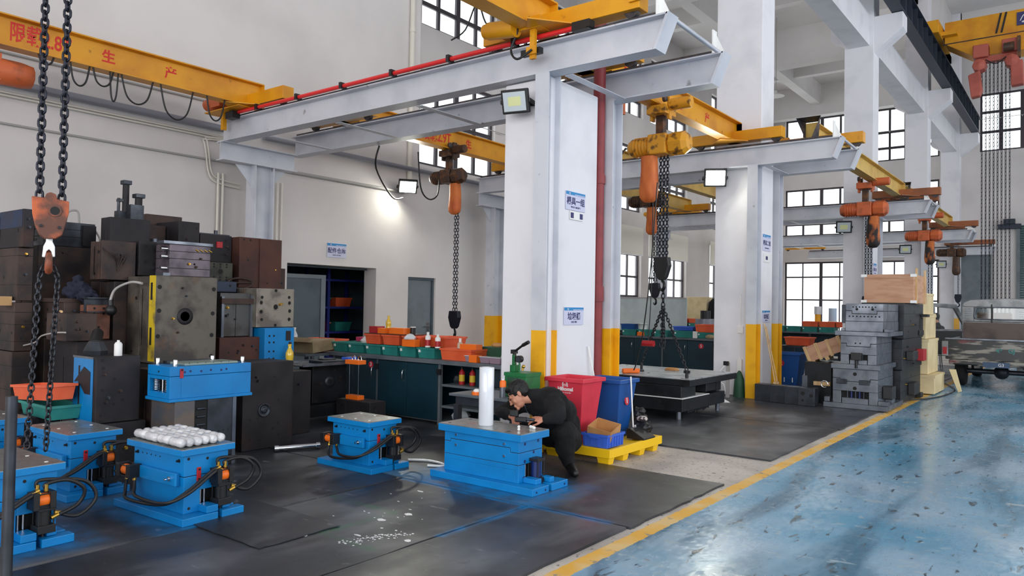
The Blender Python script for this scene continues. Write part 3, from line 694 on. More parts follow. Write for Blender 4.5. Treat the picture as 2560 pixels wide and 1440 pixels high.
# bay 1, second crane over the near hoist
g2 = girder(-2.6, 6.42, -4.52, label='yellow girder whose end sits above the tip of the first runway beam', group=None)
truck(g2, -4.35, 6.3, 1.9, dirn=-1, motor=False, off=0.05)
MB().box(-3.45, -3.27, 6.18, 6.21, 4.36, 4.54).build('number_plate', YEL, g2)
MB().box(-4.50, -4.44, 6.05, 6.09, 3.98, 4.36).box(-4.53, -4.41, 6.03, 6.05, 4.02, 4.1).build('collector_arm', YEL, g2)
MB().cyl((-4.98, 5.98, 4.34), (-4.62, 5.98, 4.30), 0.09, n=16).cyl((-5.03, 5.98, 4.345), (-4.98, 5.98, 4.34), 0.075, n=16).build('drive_motor', YEL, g2)
b = MB().box(-4.9, -4.36, 6.02, 6.2, 4.28, 4.40); b.build('motor_bracket', YEL, g2)
MB().tube([(-4.45, 6.02, 4.06), (-4.6, 5.98, 3.98), (-4.7, 6.0, 4.1), (-4.62, 6.0, 4.3), (-4.75, 5.98, 4.42), (-4.68, 6.02, 4.47), (-4.5, 6.05, 4.4)], 0.012, n=6, sub=5).tube([(-4.75, 5.98, 4.42), (-4.86, 5.95, 4.3), (-4.98, 5.92, 4.42), (-5.08, 5.9, 4.64), (-5.22, 5.88, 4.38), (-5.4, 5.86, 4.3)], 0.009, n=6, sub=5).box(-4.62, -4.38, 6.06, 6.12, 4.03, 4.09).build('motor_cable', BLACK, g2)
# red conductor bar along the first beam
bb = thing('conductor_bar', 'bright red conductor bar clipped along the first runway beam', 'conductor bar', (0, 0, 0))
MB().cyl((-9.86, 6.17, 4.235), (-3.95, 6.17, 4.235), 0.026, n=10).build('bar', REDT, bb)
for k in range(7): MB().box(-9.4+0.92*k, -9.36+0.92*k, 6.12, 6.22, 4.20, 4.275).build('clip', BLACK, bb)
MB().box(-4.05, -3.85, 6.13, 6.21, 4.19, 4.28).build('end_cap', BLACK, bb); MB().box(-10.05, -9.86, 6.07, 6.19, 4.14, 4.24).build('current_collector', BLACK, bb)
# bay 2
g3 = girder(7.5, 12.45, -9.3, label='yellow girder seen between the low column and the lamp, dark hoist below it', group=None)
truck(g3, -9.3, 7.6, 1.5, dirn=1); truck(g3, -9.3, 12.32, 1.5, dirn=-1)
for (bd, y, sz) in (('限载2.9T', 9.75, 0.26), ('生', 10.62, 0.17), ('产', 11.9, 0.17)): text(bd, sz, INKR, g3, (-9.289, y, 4.485), 'x', bold=0.004, sx=0.75 if sz > .2 else 1)
hoist(-9.3, 10.1, 4.3, HOISTD, BAG, 'dark greasy hoist with an orange bag left of the low column', 1.10, group=None, bagoff=(0.15, 0.02), size=0.95)
festoon([(-9.2, 9.2, 4.1), (-9.22, 9.3, 3.5), (-9.22, 9.5, 3.32), (-9.25, 9.75, 3.42), (-9.3, 9.85, 3.72)], 0.013, 'black cable loop feeding the dark greasy hoist')
g4 = girder(7.5, 12.45, -4.82, label='yellow girder above the mold base, its end sits on the second frame', mat=YEL, group=None)
truck(g4, -4.82, 7.6, 1.5, dirn=1); truck(g4, -4.85, 12.32, 1.55, dirn=-1, off=0.1)
for (bd, y, sz) in (('限载2.8T', 8.9, 0.26), ('生', 10.2, 0.17), ('产', 11.2, 0.17)): text(bd, sz, INKR, g4, (-4.809, y, 4.485), 'x', bold=0.004, sx=0.75 if sz > .2 else 1)
hoist(-4.73, 9.45, 4.3, HOISTY, BAG, 'yellow hoist with a long orange bag above the grooved mold base', 1.93, group=None, nfall=3, bagoff=(-0.13, -0.06), size=1.08, hookmat=BLACK, cp=0.045, chx=0.02)
b = thing('trolley_box', 'small orange control box under the girder beside the yellow hoist', 'control box', (0, 0, 0)); MB().box(-4.98, -4.82, 8.42, 8.6, 4.0, 4.22).box(-4.92, -4.88, 8.48, 8.54, 4.2, 4.3).build('box_body', HOISTO, b)
for k, pts in enumerate(([(-4.9, 8.45, 4.05), (-5.0, 8.2, 3.65), (-5.02, 8.15, 3.5), (-4.98, 8.25, 3.45), (-4.9, 8.35, 3.7), (-4.92, 8.25, 4.1), (-5.05, 8.1, 4.0), (-5.0, 8.1, 3.6), (-4.95, 8.6, 3.45), (-4.95, 8.85, 3.62)], [(-5.1, 7.75, 4.0), (-5.05, 7.8, 3.75), (-5.0, 8.0, 3.55), (-4.95, 8.4, 3.4), (-4.9, 8.8, 3.6)])):
    festoon(pts, 0.010, ('tall looped black supply cable beside the yellow hoist', 'short sagging black supply cable left of the yellow hoist')[k], group='supply cables of the yellow hoist')
# mold-base sling (four chain legs from one ring)
q = thing('lifting_sling', 'chain sling spreading from the black hook block to the grooved mold base', 'chain sling', (0, 0, 0))
top = (-4.69, 9.5, 1.74); b = MB()
chain_run(b, [top, (-4.69, 9.5, 1.5)], 0.05, 0.045, 0.01)
for e in ((-4.27, 9.38, 0.66), (-5.35, 10.15, 0.66)): chain_run(b, [(-4.69, 9.5, 1.5), e], 0.045, 0.034, 0.008)
for e in ((-4.70, 9.47, 0.95), (-4.64, 9.45, 1.0), (-4.68, 9.52, 0.9)): chain_run(b, [(-4.69, 9.5, 1.5), e], 0.045, 0.034, 0.008)
b.build('sling_chain', CHAIN, q, kind='stuff')
rc = thing('pendant_control', 'red control box hanging beside the chain sling over the mold base', 'pendant control', (-4.86, 9.4, 0.99)); MB().cyl((-0.09, 0, 0), (0.09, 0, 0), 0.042, n=12).build('pendant_body', REDI, rc); MB().tube([(0, 0, 0.04), (0.02, 0.02, 0.5), (0.03, 0.03, 1.2), (0.03, 0.03, 2.5)], 0.007, n=6).build('cable', BLACK, rc)
# bay 3
def capped(y0, y1, x, label, mat=YELP):
    t = girder(y0, y1, x, label=label, mat=mat, group=None)
    b = MB(); fl = 0.10   # flared sheet hood on the near end
    ring0 = [(x-0.1, y0, 4.3), (x+0.1, y0, 4.3), (x+0.1, y0, 4.67), (x-0.1, y0, 4.67)]
    ring1 = [(x-0.05, y0-0.22, 4.36), (x+0.05, y0-0.22, 4.36), (x+0.2, y0-0.22, 4.72), (x-0.2, y0-0.22, 4.72)]
    b.add(ring0+ring1, [(0, 1, 5, 4), (1, 2, 6, 5), (2, 3, 7, 6), (3, 0, 4, 7)]); b.build('end_hood', RAIL, t, fix=False)
    return t
g5 = capped(13.1, 20.6, -3.75, 'pale girder beyond the second frame, nearer the aisle, black hooded end')
truck(g5, -3.75, 13.42, 1.5, mat=YEL, dirn=1); truck(g5, -3.6, 20.4, 1.5, mat=CARR, dirn=-1)
hoist(-3.9, 17.6, 4.3, HOISTO, BAGD, 'orange hoist with a sooty bag above the wooden crate on the mold stack', 1.55, group=None, nfall=3, bagoff=(0.14, 0.0), size=1.15, cp=0.06, chx=0.04)
g6 = girder(13.2, 20.6, -9.4, label='pale girder over the benches, seen behind the yellow hoist', mat=YELP, group=None)
truck(g6, -9.4, 13.42, 1.5, mat=YEL, dirn=1); truck(g6, -9.4, 20.4, 1.5, mat=YEL, dirn=-1)
hoist(-7.6, 14.6, 4.3, HOISTD, BAG, 'small dark hoist with an orange bag behind the grooved mold base', 1.75, group=None, bagoff=(0.1, 0.0), size=1.0)
g6b = girder(13.2, 20.6, -7.6, label='pale girder carrying the small dark hoist, left of the lamp column', mat=YELP, group=None)
truck(g6b, -7.6, 13.42, 1.4, mat=YEL, dirn=1); truck(g6b, -7.6, 20.4, 1.4, mat=YEL, dirn=-1)
# bay 4 and beyond
g7 = capped(21.0, 28.6, -3.75, 'pale girder with black hooded end above the third frame')
truck(g7, -3.75, 21.5, 1.4, mat=CARR, dirn=1); truck(g7, -3.6, 28.4, 1.4, mat=CARR, dirn=-1)
hoist(-3.85, 24.6, 4.3, HOISTO, BAGD, 'orange hoist above the cream steel stacks', 1.35, group=None, nfall=2, bagoff=(0.12, 0.0), size=1.15, cp=0.08, chx=0.12)
g8 = capped(21.2, 28.6, -10.3, 'distant pale girder with hooded end, seen over the far bench')
truck(g8, -10.3, 21.5, 1.8, mat=YEL, dirn=1); truck(g8, -10.3, 28.4, 1.5, mat=YEL, dirn=-1)
g9 = girder(29.4, 36.2, -4.1, label='farthest girder near the end wall beside the truck', mat=CARR, group=None)
truck(g9, -4.1, 29.5, 1.4, mat=CARR, dirn=1); truck(g9, -4.0, 36.1, 1.8, mat=CARR, dirn=-1)
hoist(-4.1, 32.0, 4.3, HOISTD, HOISTD, 'farthest brown hoist with a single dark fall of chain above the truck door', 1.9, group=None, nfall=1, bagoff=(0.12, 0.0), size=1.15, cp=0.1)
g10 = girder(29.4, 36.2, -10.6, label='farthest girder over the windows left of the third column', mat=YELP, group=None)
truck(g10, -10.6, 29.5, 1.8, mat=YEL, dirn=1); truck(g10, -10.6, 36.1, 1.8, mat=YEL, dirn=-1)
hoist(-10.6, 31.0, 4.3, HOISTD, HOISTO, 'tiny far hoist with a brown bag in front of the end window', 1.2, group=None, nfall=2, bagoff=(0, 0), size=1.1, cp=0.1)

# ---- overhead travelling crane across the aisle
oc = thing('overhead_crane', 'big yellow double hoist overhead crane high above the aisle', 'crane', (0, 0, 0))
MB().box(-3.55, 13.5, 26.0, 26.75, 9.66, 10.32).build('bridge_girder', YEL, oc, bevel=0.01)
MB().prism([(-3.55, 9.66), (-2.75, 9.12), (12.8, 9.12), (13.5, 9.66)], 'y', 25.98, 26.77).build('girder_belly', YEL, oc, bevel=0.01)
MB().box(-3.6, 13.5, 25.97, 26.0, 9.63, 9.66).build('girder_rib', RUST, oc)
MB().box(-4.02, -3.6, 25.2, 27.6, 9.82, 10.2).build('end_carriage', YEL, oc, bevel=0.02)
for y in (25.5, 27.3): MB().cyl((-3.87, y, 9.95), (-3.81, y, 9.95), 0.16, n=18).build('carriage_wheel', RAIL, oc)
MB().cyl((-4.15, 25.0, 10.1), (-4.15, 25.35, 10.1), 0.16, n=14).box(-3.62, -3.2, 25.72, 25.98, 9.85, 9.97).build('drive_motor', YEL, oc)
for x in (-2.25, -2.12): MB().prism([(x, 9.72), (x+0.05, 9.72), (x+0.17, 10.3), (x+0.12, 10.3)], 'y', 25.975, 25.985).build('warning_stripe', BLACK, oc)
MB().box(-1.72, 0.9, 25.965, 25.985, 9.84, 10.22).build('name_board', INK, oc)
text('河南省矿山', 0.3, INKW, oc, (-0.28, 25.96, 10.08), 'y', bold=0.004); text('HENANMINE', 0.1, INKW, oc, (-0.45, 25.96, 9.9), 'y')
MB().tube([(-1.64, 25.955, 9.96), (-1.55, 25.955, 10.12), (-1.42, 25.955, 10.1), (-1.46, 25.955, 9.98), (-1.6, 25.955, 9.92), (-1.38, 25.955, 9.92), (-1.22, 25.955, 10.1), (-1.32, 25.955, 10.14), (-1.28, 25.955, 9.95), (-1.12, 25.955, 9.94)], 0.014, n=5, sub=4).build('name_board_emblem', INKW, oc)
# twin hoist trolley under it
th = thing('twin_chain_hoist', 'faded red twin hoist with eight long chains under the overhead crane', 'hoist', (0, 0, 0))
MB().box(-2.78, -2.38, 25.6, 26.3, 8.98, 9.36).build('trolley_box', FADED, th, bevel=0.03); MB().box(-2.06, -1.66, 25.6, 26.3, 9.02, 9.40).build('trolley_box', FADED, th, bevel=0.02)
MB().box(-2.72, -1.7, 25.75, 26.0, 8.86, 9.02).build('trolley_beam', FADED, th)
MB().cyl((-2.0, 25.5, 9.12), (-1.75, 25.5, 9.12), 0.13, n=12).box(-1.68, -1.60, 25.5, 25.7, 8.8, 9.4).build('trolley_motor', HOISTD, th)
for x in (-2.60, -1.80):
    MB().lathe((x, 25.65, 8.72), [(0.02, -0.25), (0.17, -0.2), (0.19, -0.05), (0.19, 0.15), (0.1, 0.3)], n=8, axis='y', smooth=False).box(x-0.05, x+0.05, 25.65, 25.75, 8.8, 8.9).build('hoist_motor', FADED, th)
MB().prism([(-2.88, 8.46), (-2.58, 8.56), (-2.52, 7.98), (-2.58, 7.82), (-2.80, 7.78), (-2.86, 8.3)], 'y', 25.45, 25.75).build('chain_bag', FADED, th, bevel=0.03)
MB().prism([(-1.84, 8.70), (-1.54, 8.70), (-1.52, 8.0), (-1.82, 7.98)], 'y', 25.45, 25.75).build('chain_bag', FADED, th, bevel=0.03)
b = MB()
for k in range(8):
    x = -2.56+0.098*k
    chain_run(b, [(x, 25.8, 8.88), (x+0.01, 25.8, 1.5)], 0.11, 0.036, 0.0085, n=4, k=2)
b.build('load_chain', CHAIND, th, kind='stuff')
MB().box(-2.65, -1.8, 25.7, 25.9, 1.2, 1.5).build('hook_block', HOISTD, th, bevel=0.03)
MB().tube([(-2.45, 25.6, 8.88), (-2.2, 25.6, 8.72), (-1.95, 25.6, 8.88)], 0.015, n=5, sub=4).build('motor_cable', BLACK, th)
# fire pipes and lamp rods under the ceiling
fp = thing('sprinkler_pipe', 'faded red pipe under the ceiling above the overhead crane', 'pipe', (0, 0, 0))
MB().cyl((-3.6, 22.0, 12.85), (-2.4, 31.0, 12.85), 0.07, n=10).build('pipe_run', REDP, fp); MB().cyl((-2.2, 29.5, 13.9), (-2.2, 29.5, 13.0), 0.03, n=8).cyl((-1.9, 29.5, 13.2), (-1.0, 31.0, 13.9), 0.04, n=8).build('pipe_drop', REDP, fp)
lp = thing('pendant_lamp', 'small white pendant lamp hanging from the annex ceiling', 'lamp', (-9.0, 27.0, 0))
MB().cyl((0, 0, 12.0), (0, 0, 9.35), 0.012, n=6).build('rod', COND, lp); MB().lathe((0, 0, 9.15), [(0.3, 0), (0.16, 0.07), (0.06, 0.1), (0.05, 0.2), (0, 0.2)], n=18).build('shade', WHITE, lp)

# ---- flood lights
def flood(loc, rz, tilt, label, on=0, s=1.0, group=None):
    t = thing('flood_light', label, 'flood light', loc, rz, group)
    hd = MB().box(-0.17*s, 0.17*s, -0.03, 0.03, -0.14*s, 0.14*s).build('housing', BLACK, t, bevel=0.012); hd.rotation_euler = (tilt, 0, 0)
    for k in range(6): MB().box((-0.13+0.052*k)*s, (-0.125+0.052*k)*s, 0.028, 0.055, -0.11*s, 0.11*s).build('cooling_fin', BLACK, hd)
    m = LAMP_ON if on else LAMP_OFF
    MB().box(-0.14*s, 0.14*s, -0.036, -0.029, -0.11*s, 0.11*s).build('lens', m, hd)
    if not on: MB().box(-0.08*s, 0.08*s, -0.038, -0.0355, -0.05*s, 0.055*s).build('led_board', LEDY, hd)
    MB().box(-0.19*s, -0.175*s, -0.015, 0.16, -0.02, 0.02).box(0.175*s, 0.19*s, -0.015, 0.16, -0.02, 0.02).box(-0.19*s, 0.19*s, 0.15, 0.165, -0.02, 0.02).build('bracket', BLACK, t)
    return t
LAMP_ON = M('lamp_lens_on', (1, 1, 1, 1), 0.3, emit=(1.0, 1.0, 0.86, 1), est=120)
LAMP_OFF = M('lamp_lens_off', rgb(190, 200, 206), 0.1, coat=0.5); LEDY = M('led_board', rgb(214, 218, 160), 0.4)
flood((-4.72, 6.12, 3.60), 0.25, 0.3, 'unlit black flood light on the top of the low column', s=0.88)
flood((-10.72, 10.45, 3.80), 0.9, 0.75, 'lit flood light on the inner wall beside the vertical cream pipe', on=1, s=1.1)
flood((-5.08, 12.2, 3.72), 0.5, 0.35, 'lit flood light on the lamp column beside the grooved mold base', on=1, s=1.1)
flood((-5.0, 20.28, 3.62), 0.3, 0.3, 'unlit black flood light on the third column', s=1.1)
flood((-5.0, 28.28, 3.6), 0.3, 0.3, 'unlit flood light on the fourth column', s=1.1)
flood((-5.0, 36.0, 3.5), 0.3, 0.3, 'unlit flood light on the farthest column by the end wall', s=1.1)
tag(MB().tube([(-8.55, 7.72, 3.87), (-8.7, 7.8, 3.55), (-9.5, 8.9, 3.3), (-10.7, 10.3, 3.55)], 0.014, n=6, sub=6).build('lamp_cable', BLACK), 'black cable drooping from the second beam to the lit wall lamp', 'cable')

# ---- pipes on the inner wall
def tagmb(b, nm, mat, label, cat, group=None, **k):
    return tag(b.build(nm, mat, **k), label, cat, group)
tagmb(MB().cyl((-10.9, -2, 4.2), (-10.9, 6.6, 4.2), 0.055, n=14), 'wall_pipe', PIPEG, 'thick grey pipe along the wall under the lettered girder', 'pipe')
tagmb(MB().cyl((-10.9, 7.3, 4.2), (-10.9, 13.0, 4.2), 0.045, n=14), 'wall_pipe', PIPEG, 'grey pipe along the wall behind the lit lamp', 'pipe')
tagmb(MB().cyl((-10.97, -2, 4.6), (-10.97, 6.7, 4.6), 0.018, n=8), 'wall_conduit', COND, 'thin conduit along the wall just above the thick grey pipe', 'conduit')
tagmb(MB().cyl((-10.97, -2, 3.69), (-10.97, 7.0, 3.69), 0.016, n=8), 'wall_conduit', COND, 'thin dark conduit along the wall below the thick grey pipe', 'conduit')
tagmb(MB().tube([(-10.95, -2, 4.08), (-10.95, 6.1, 4.08), (-10.95, 6.28, 4.02), (-10.95, 6.34, 3.85), (-10.95, 6.4, 3.5), (-10.95, 6.55, 3.4), (-10.95, 6.9, 3.36)], 0.014, n=8, sub=4).tube([(-10.95, -2, 4.04), (-10.95, 6.06, 4.04), (-10.95, 6.24, 3.98), (-10.95, 6.3, 3.8), (-10.95, 6.36, 3.46), (-10.95, 6.5, 3.34), (-10.95, 6.9, 3.30)], 0.014, n=8, sub=4), 'wall_conduit', PIPEC, 'pair of cream conduits bending down before the first wall post', 'conduit')
for k, y in enumerate((6.52, 6.60, 7.62, 7.70)):
    tagmb(MB().cyl((-10.95, y, 0), (-10.95, y, 3.5), 0.02, n=8), 'wall_conduit', PIPEC, ('outer upright conduit left of the first wall post', 'inner upright conduit left of the first wall post', 'inner upright conduit right of the first wall post', 'outer upright conduit right of the first wall post')[k], 'conduit', 'upright conduits beside the first wall post')
tagmb(MB().cyl((-10.97, 7.4, 3.72), (-10.97, 10.6, 3.72), 0.03, n=8), 'wall_conduit', COND, 'grey conduit running from the first wall post to the lit lamp', 'conduit')
tagmb(MB().cyl((-10.95, 10.72, 3.9), (-10.95, 10.72, 12.0), 0.055, n=12).cyl((-10.95, 10.72, 7.0), (-10.95, 10.72, 7.08), 0.065, n=12), 'down_pipe', PIPEC, 'tall cream down pipe ending above the lit wall lamp', 'pipe')
tagmb(MB().cyl((-10.97, 13.33, 0), (-10.97, 13.33, 4.2), 0.02, n=8), 'wall_conduit', PIPEC, 'thin conduit at the corner of the inner wall', 'conduit')
tagmb(MB().cyl((-4.50, 7.42, 0.02), (-4.50, 7.42, 8.2), 0.07, n=16).cyl((-4.50, 7.42, 1.55), (-4.50, 7.42, 1.72), 0.082, n=16).cyl((-4.50, 7.42, 2.9), (-4.50, 7.42, 3.0), 0.082, n=16), 'fire_pipe', REDP, 'dark red fire pipe rising behind the low column', 'pipe')
# signs
def sign(parentless, x, y0, y1, z0, z1, body, sub, label, hdr=True, ts=0.1, fs=None):
    t = thing('wall_sign', label, 'sign', (x, (y0+y1)/2, (z0+z1)/2)); w, h = (y1-y0)/2, (z1-z0)/2
    MB().box(-0.004, 0.004, -w, w, -h, h).build('sign_board', SIGNW, t)
    if hdr:
        MB().box(0.0041, 0.0052, -w, w, h*0.62, h*0.96).build('sign_header', BLUESIGN, t)
        text('(S)', h*0.24, INKW, t, (0.006, -w*0.62, h*0.78), 'x'); MB().box(0.0052, 0.006, -w*0.1, w, h*0.66, h*0.74).build('header_line', SIGNW, t)
    text(body, ts, INK, t, (0.006, 0, -h*0.08), 'x', bold=0.0015)
    if sub: text(sub, ts*0.3, INK, t, (0.006, 0, -h*0.68), 'x')
    return t
sign(0, -10.99, 8.72, 9.16, 2.30, 2.56, '配件仓库', 'PARTS STORE', 'sign on the wall above the open store door', ts=0.105)
sign(0, -4.412, 6.62, 7.0, 2.52, 2.72, '模具一组', 'MOLD GROUP 1', 'upper sign on the low column', ts=0.088)
sign(0, -4.412, 6.62, 7.0, 1.29, 1.48, '垃圾桶', 'DUST BIN', 'lower sign on the low column above the red bin', ts=0.085)
t = thing('wall_sign', 'small white name plate under the upper sign on the low column', 'sign', (-4.41, 6.83, 2.465)); MB().box(-0.004, 0.004, -0.13, 0.13, -0.045, 0.045).build('sign_board', WHITE, t); MB().box(0.004, 0.005, -0.12, -0.06, -0.03, 0.03).box(0.004, 0.005, 0.06, 0.12, -0.03, 0.03).build('sign_print', INK, t)
sign(0, -4.373, 12.54, 12.92, 2.48, 2.76, '模具二组', 'MOLD GROUP 2', 'upper sign on the lamp column', ts=0.09)
sign(0, -4.373, 12.54, 12.92, 1.27, 1.47, '垃圾桶', 'DUST BIN', 'lower sign on the lamp column', ts=0.085)
t = thing('wall_sign', 'small white name plate under the upper sign on the lamp column', 'sign', (-4.373, 12.73, 2.36)); MB().box(-0.004, 0.004, -0.14, 0.14, -0.07, 0.07).build('sign_board', WHITE, t); MB().box(0.004, 0.005, -0.05, 0.05, -0.03, 0.03).build('sign_print', INK, t)
sign(0, -4.373, 20.62, 20.97, 2.4, 2.7, '模具三组', 'MOLD GROUP 3', 'blue headed sign on the third column', ts=0.085)
# ================================================================ RUBBER MATS
def mat_rubber(name, overs=(), seed=0.0):
    """worn rubber with pale dust scuffs; overs: sprayed paint rectangles (x0,x1,y0,y1,soft,color,strength)"""
    m = bpy.data.materials.new(name); m.use_nodes = True; nt = m.node_tree; N = nt.nodes; L = nt.links; p = N['Principled BSDF']
    tc = N.new('ShaderNodeTexCoord'); sp = N.new('ShaderNodeSeparateXYZ'); L.new(tc.outputs['Object'], sp.inputs[0])
    def noise(sc, det=6, st=(1, 1, 1)):
        mp = N.new('ShaderNodeMapping'); mp.inputs['Scale'].default_value = st; mp.inputs['Location'].default_value = (seed, seed*2, 0); L.new(tc.outputs['Object'], mp.inputs[0])
        n = N.new('ShaderNodeTexNoise'); n.inputs['Scale'].default_value = sc; n.inputs['Detail'].default_value = det; n.inputs['Distortion'].default_value = 0.3
        L.new(mp.outputs[0], n.inputs['Vector']); return n.outputs['Fac']
    def mr(src, a, b, c=0.0, d=1.0):
        r = N.new('ShaderNodeMapRange'); r.inputs['From Min'].default_value = a; r.inputs['From Max'].default_value = b
        r.inputs['To Min'].default_value = c; r.inputs['To Max'].default_value = d; L.new(src, r.inputs['Value']); return r.outputs[0]
    def mul(a, b):
        x = N.new('ShaderNodeMath'); x.operation = 'MULTIPLY'; L.new(a, x.inputs[0])
        if isinstance(b, float): x.inputs[1].default_value = b
        else: L.new(b, x.inputs[1])
        return x.outputs[0]
    def mix(f, a, b):
        x = N.new('ShaderNodeMix'); x.data_type = 'RGBA'
        for k, v in (('A', a), ('B', b)):
            if isinstance(v, tuple): x.inputs[k].default_value = v
            else: L.new(v, x.inputs[k])
        L.new(f, x.inputs['Factor']); return x.outputs['Result']
    c = mix(mr(noise(0.9), 0.35, 0.68), rgb(28, 30, 35), rgb(60, 63, 70))
    c = mix(mr(noise(1.9, 10, (1, 0.5, 1)), 0.5, 0.7, 0, 0.75), c, rgb(108, 110, 115))
    c = mix(mr(noise(13, 6, (0.4, 1, 1)), 0.66, 0.74, 0, 0.7), c, rgb(128, 128, 130))
    c = mix(mr(noise(3.2, 4), 0.64, 0.7, 0, 0.9), c, rgb(24, 25, 29))
    g = noise(6, 6)
    for (x0, x1, y0, y1, s, col, st) in overs:
        f = mul(mul(mr(sp.outputs['X'], x0-s, x0+s*0.3), mr(sp.outputs['X'], x1+s, x1-s*0.3)), mul(mr(sp.outputs['Y'], y0-s, y0+s*0.3), mr(sp.outputs['Y'], y1+s, y1-s*0.3)))
        f = mul(mul(f, mr(g, 0.25, 0.62)), st)
        c = mix(f, c, col)
    L.new(c, p.inputs['Base Color'])
    L.new(mr(noise(1.3), 0.35, 0.65, 0.3, 0.55), p.inputs['Roughness'])
    b = N.new('ShaderNodeBump'); b.inputs['Strength'].default_value = 0.15; b.inputs['Distance'].default_value = 0.004
    L.new(noise(30, 4), b.inputs['Height']); L.new(b.outputs[0], p.inputs['Normal'])
    return m
SB = rgb(8, 108, 164); SG = rgb(36, 84, 60)
sp_big = [(-4.62, -3.25, 4.58, 5.25, 0.16, SB, 1.0), (-4.95, -4.5, 4.52, 4.9, 0.1, rgb(90, 132, 160), 0.7)]
M_A = mat_rubber('rubber_mat_a', sp_big+[(-4.4, -2.6, 4.52, 4.545, 0.035, SB, 1.0)], 1.0)
M_B = mat_rubber('rubber_mat_b', [(-3.31, -3.26, 3.55, 4.5, 0.035, SB, 1.0), (-4.6, -2.6, 4.475, 4.5, 0.03, SB, 1.0), (-3.92, -3.88, 3.1, 3.75, 0.03, SG, 0.9), (-4.9, -3.9, 3.72, 3.76, 0.03, SG, 0.7), (-3.9, -3.4, 3.08, 3.12, 0.03, SG, 0.7)], 4.0)
M_C = mat_rubber('rubber_mat_c', [(-5.65, -4.55, 2.5, 3.05, 0.16, SB, 0.9), (-6.7, -5.8, 2.3, 2.8, 0.12, SB, 0.7), (-5.7, -4.75, 1.5, 2.1, 0.12, SB, 0.7)], 7.0)
M_D = mat_rubber('rubber_mat_d', [], 11.0)
def mat_sheet(x0, x1, y0, y1, z1, mt, label, z0=0.0):
    # slightly wavy outer edge, like cut rubber
    n = 14; poly = [(x0, y0)]+[(x0+(x1-x0)*k/n, y0+random.uniform(-0.006, 0.006)) for k in range(1, n)]+[(x1, y0)]+[(x1+random.uniform(-0.012, 0.006), y0+(y1-y0)*k/n) for k in range(1, n)]+[(x1, y1)]+[(x1+(x0-x1)*k/n, y1+random.uniform(-0.006, 0.006)) for k in range(1, n)]+[(x0, y1)]
    return tag(MB().prism(poly, 'z', z0, z1).build('rubber_mat', mt), label, 'mat', 'rubber floor mats')
mat_sheet(-10.9, -2.45, 4.52, 6.15, 0.018, M_A, 'black rubber mat under the big blue mold, blue paint sprayed round it')
mat_sheet(-3.28, -2.47, 1.2, 4.50, 0.018, M_B, 'narrow black rubber mat beside the yellow line at the bottom edge')
mat_sheet(-4.60, -3.30, 1.2, 4.50, 0.014, M_B, 'black rubber mat with green and blue painted lines and white spatters')
mat_sheet(-10.9, -4.62, 1.0, 4.50, 0.018, M_C, 'black rubber mat under the small blue molds')
mat_sheet(-5.2, -3.92, 2.66, 3.27, 0.024, M_D, 'extra dark rubber sheet lying on the mats in front of the wrapped mold', z0=0.0185)
mat_sheet(-10.9, -4.3, 6.17, 7.40, 0.012, M_D, 'black rubber mat under the long bench and the small table')
mat_sheet(-7.2, -2.49, 7.42, 9.9, 0.018, M_D, 'black rubber mat in front of the grooved mold base, beyond the bare concrete')
mat_sheet(-9.5, -2.47, 9.92, 12.5, 0.018, M_C, 'black rubber mat beside the lamp column')
mat_sheet(-10.0, -2.5, 12.52, 17.5, 0.018, M_D, 'black rubber mat behind the tall mold stack')
mat_sheet(-10.0, -2.5, 17.52, 24.0, 0.018, M_C, 'far black rubber mat under the cream steel stacks')
# spattered white paint on the mat: small raised drips
ws = MB()
for k in range(34):
    x, y = random.gauss(-3.95, 0.22), random.gauss(3.62, 0.42)
    if not (-4.55 < x < -3.33 and 2.9 < y < 4.45): continue
    r = random.uniform(0.004, 0.014) if k > 7 else random.uniform(0.02, 0.038); a = random.uniform(0, 3); q = random.uniform(0.3, 0.8); n = 9
    ws.prism([(x+r*math.cos(2*PI*i/n)*(1+random.uniform(-.3, .3)), y+q*r*math.sin(2*PI*i/n)*(1+random.uniform(-.3, .3))) for i in range(n)], 'z', 0.0142, 0.0152)
for k in range(90):
    x, y = -3.63+random.gauss(0, 0.035)+0.14*(k/90), 3.05+0.42*(k/90)+random.gauss(0, 0.02)
    r = random.uniform(0.002, 0.009); n = 7
    ws.prism([(x+r*math.cos(2*PI*i/n)*(1+random.uniform(-.4, .4)), y+r*math.sin(2*PI*i/n)) for i in range(n)], 'z', 0.0142, 0.0154)
tag(ws.build('paint_spatter', M('spatter_white', rgb(214, 216, 220), 0.35)), 'white paint spatters dried on the mat before the big blue mold', 'spatter', None, 'stuff')

# ================================================================ BLUE MOLDS
def hexbolt(b, p, ax, r=0.014, l=0.012):
    q = V(p); e = V((l, 0, 0)) if ax == 'x' else V((0, -l, 0)) if ax == 'y' else V((0, 0, l))
    b.cyl(q, q+e, r, n=10)
def recess(t, p, ax, r, mat=HOLE, name='screw_hole'):
    b = MB(); hexbolt(b, p, ax, r, 0.0015); return b.build(name, mat, t)
def ring_hole(t, p, ax, r, lip=LSTEEL):
    """counterbored hole: raised lip ring and dark bore"""
    q = V(p); A = 'x' if ax == 'x' else 'y'; s = 1 if ax == 'x' else -1
    pr = [(r*1.18, 0.0), (r*1.18, 0.003*s), (r*0.86, 0.003*s), (r*0.86, 0.001*s)]
    if ax == 'x': MB().lathe(q, pr, n=16, axis='x').build('counterbore', lip, t)
    else: MB().lathe(q, pr, n=16, axis='y').build('counterbore', lip, t)
    recess(t, q, ax, r*0.86)
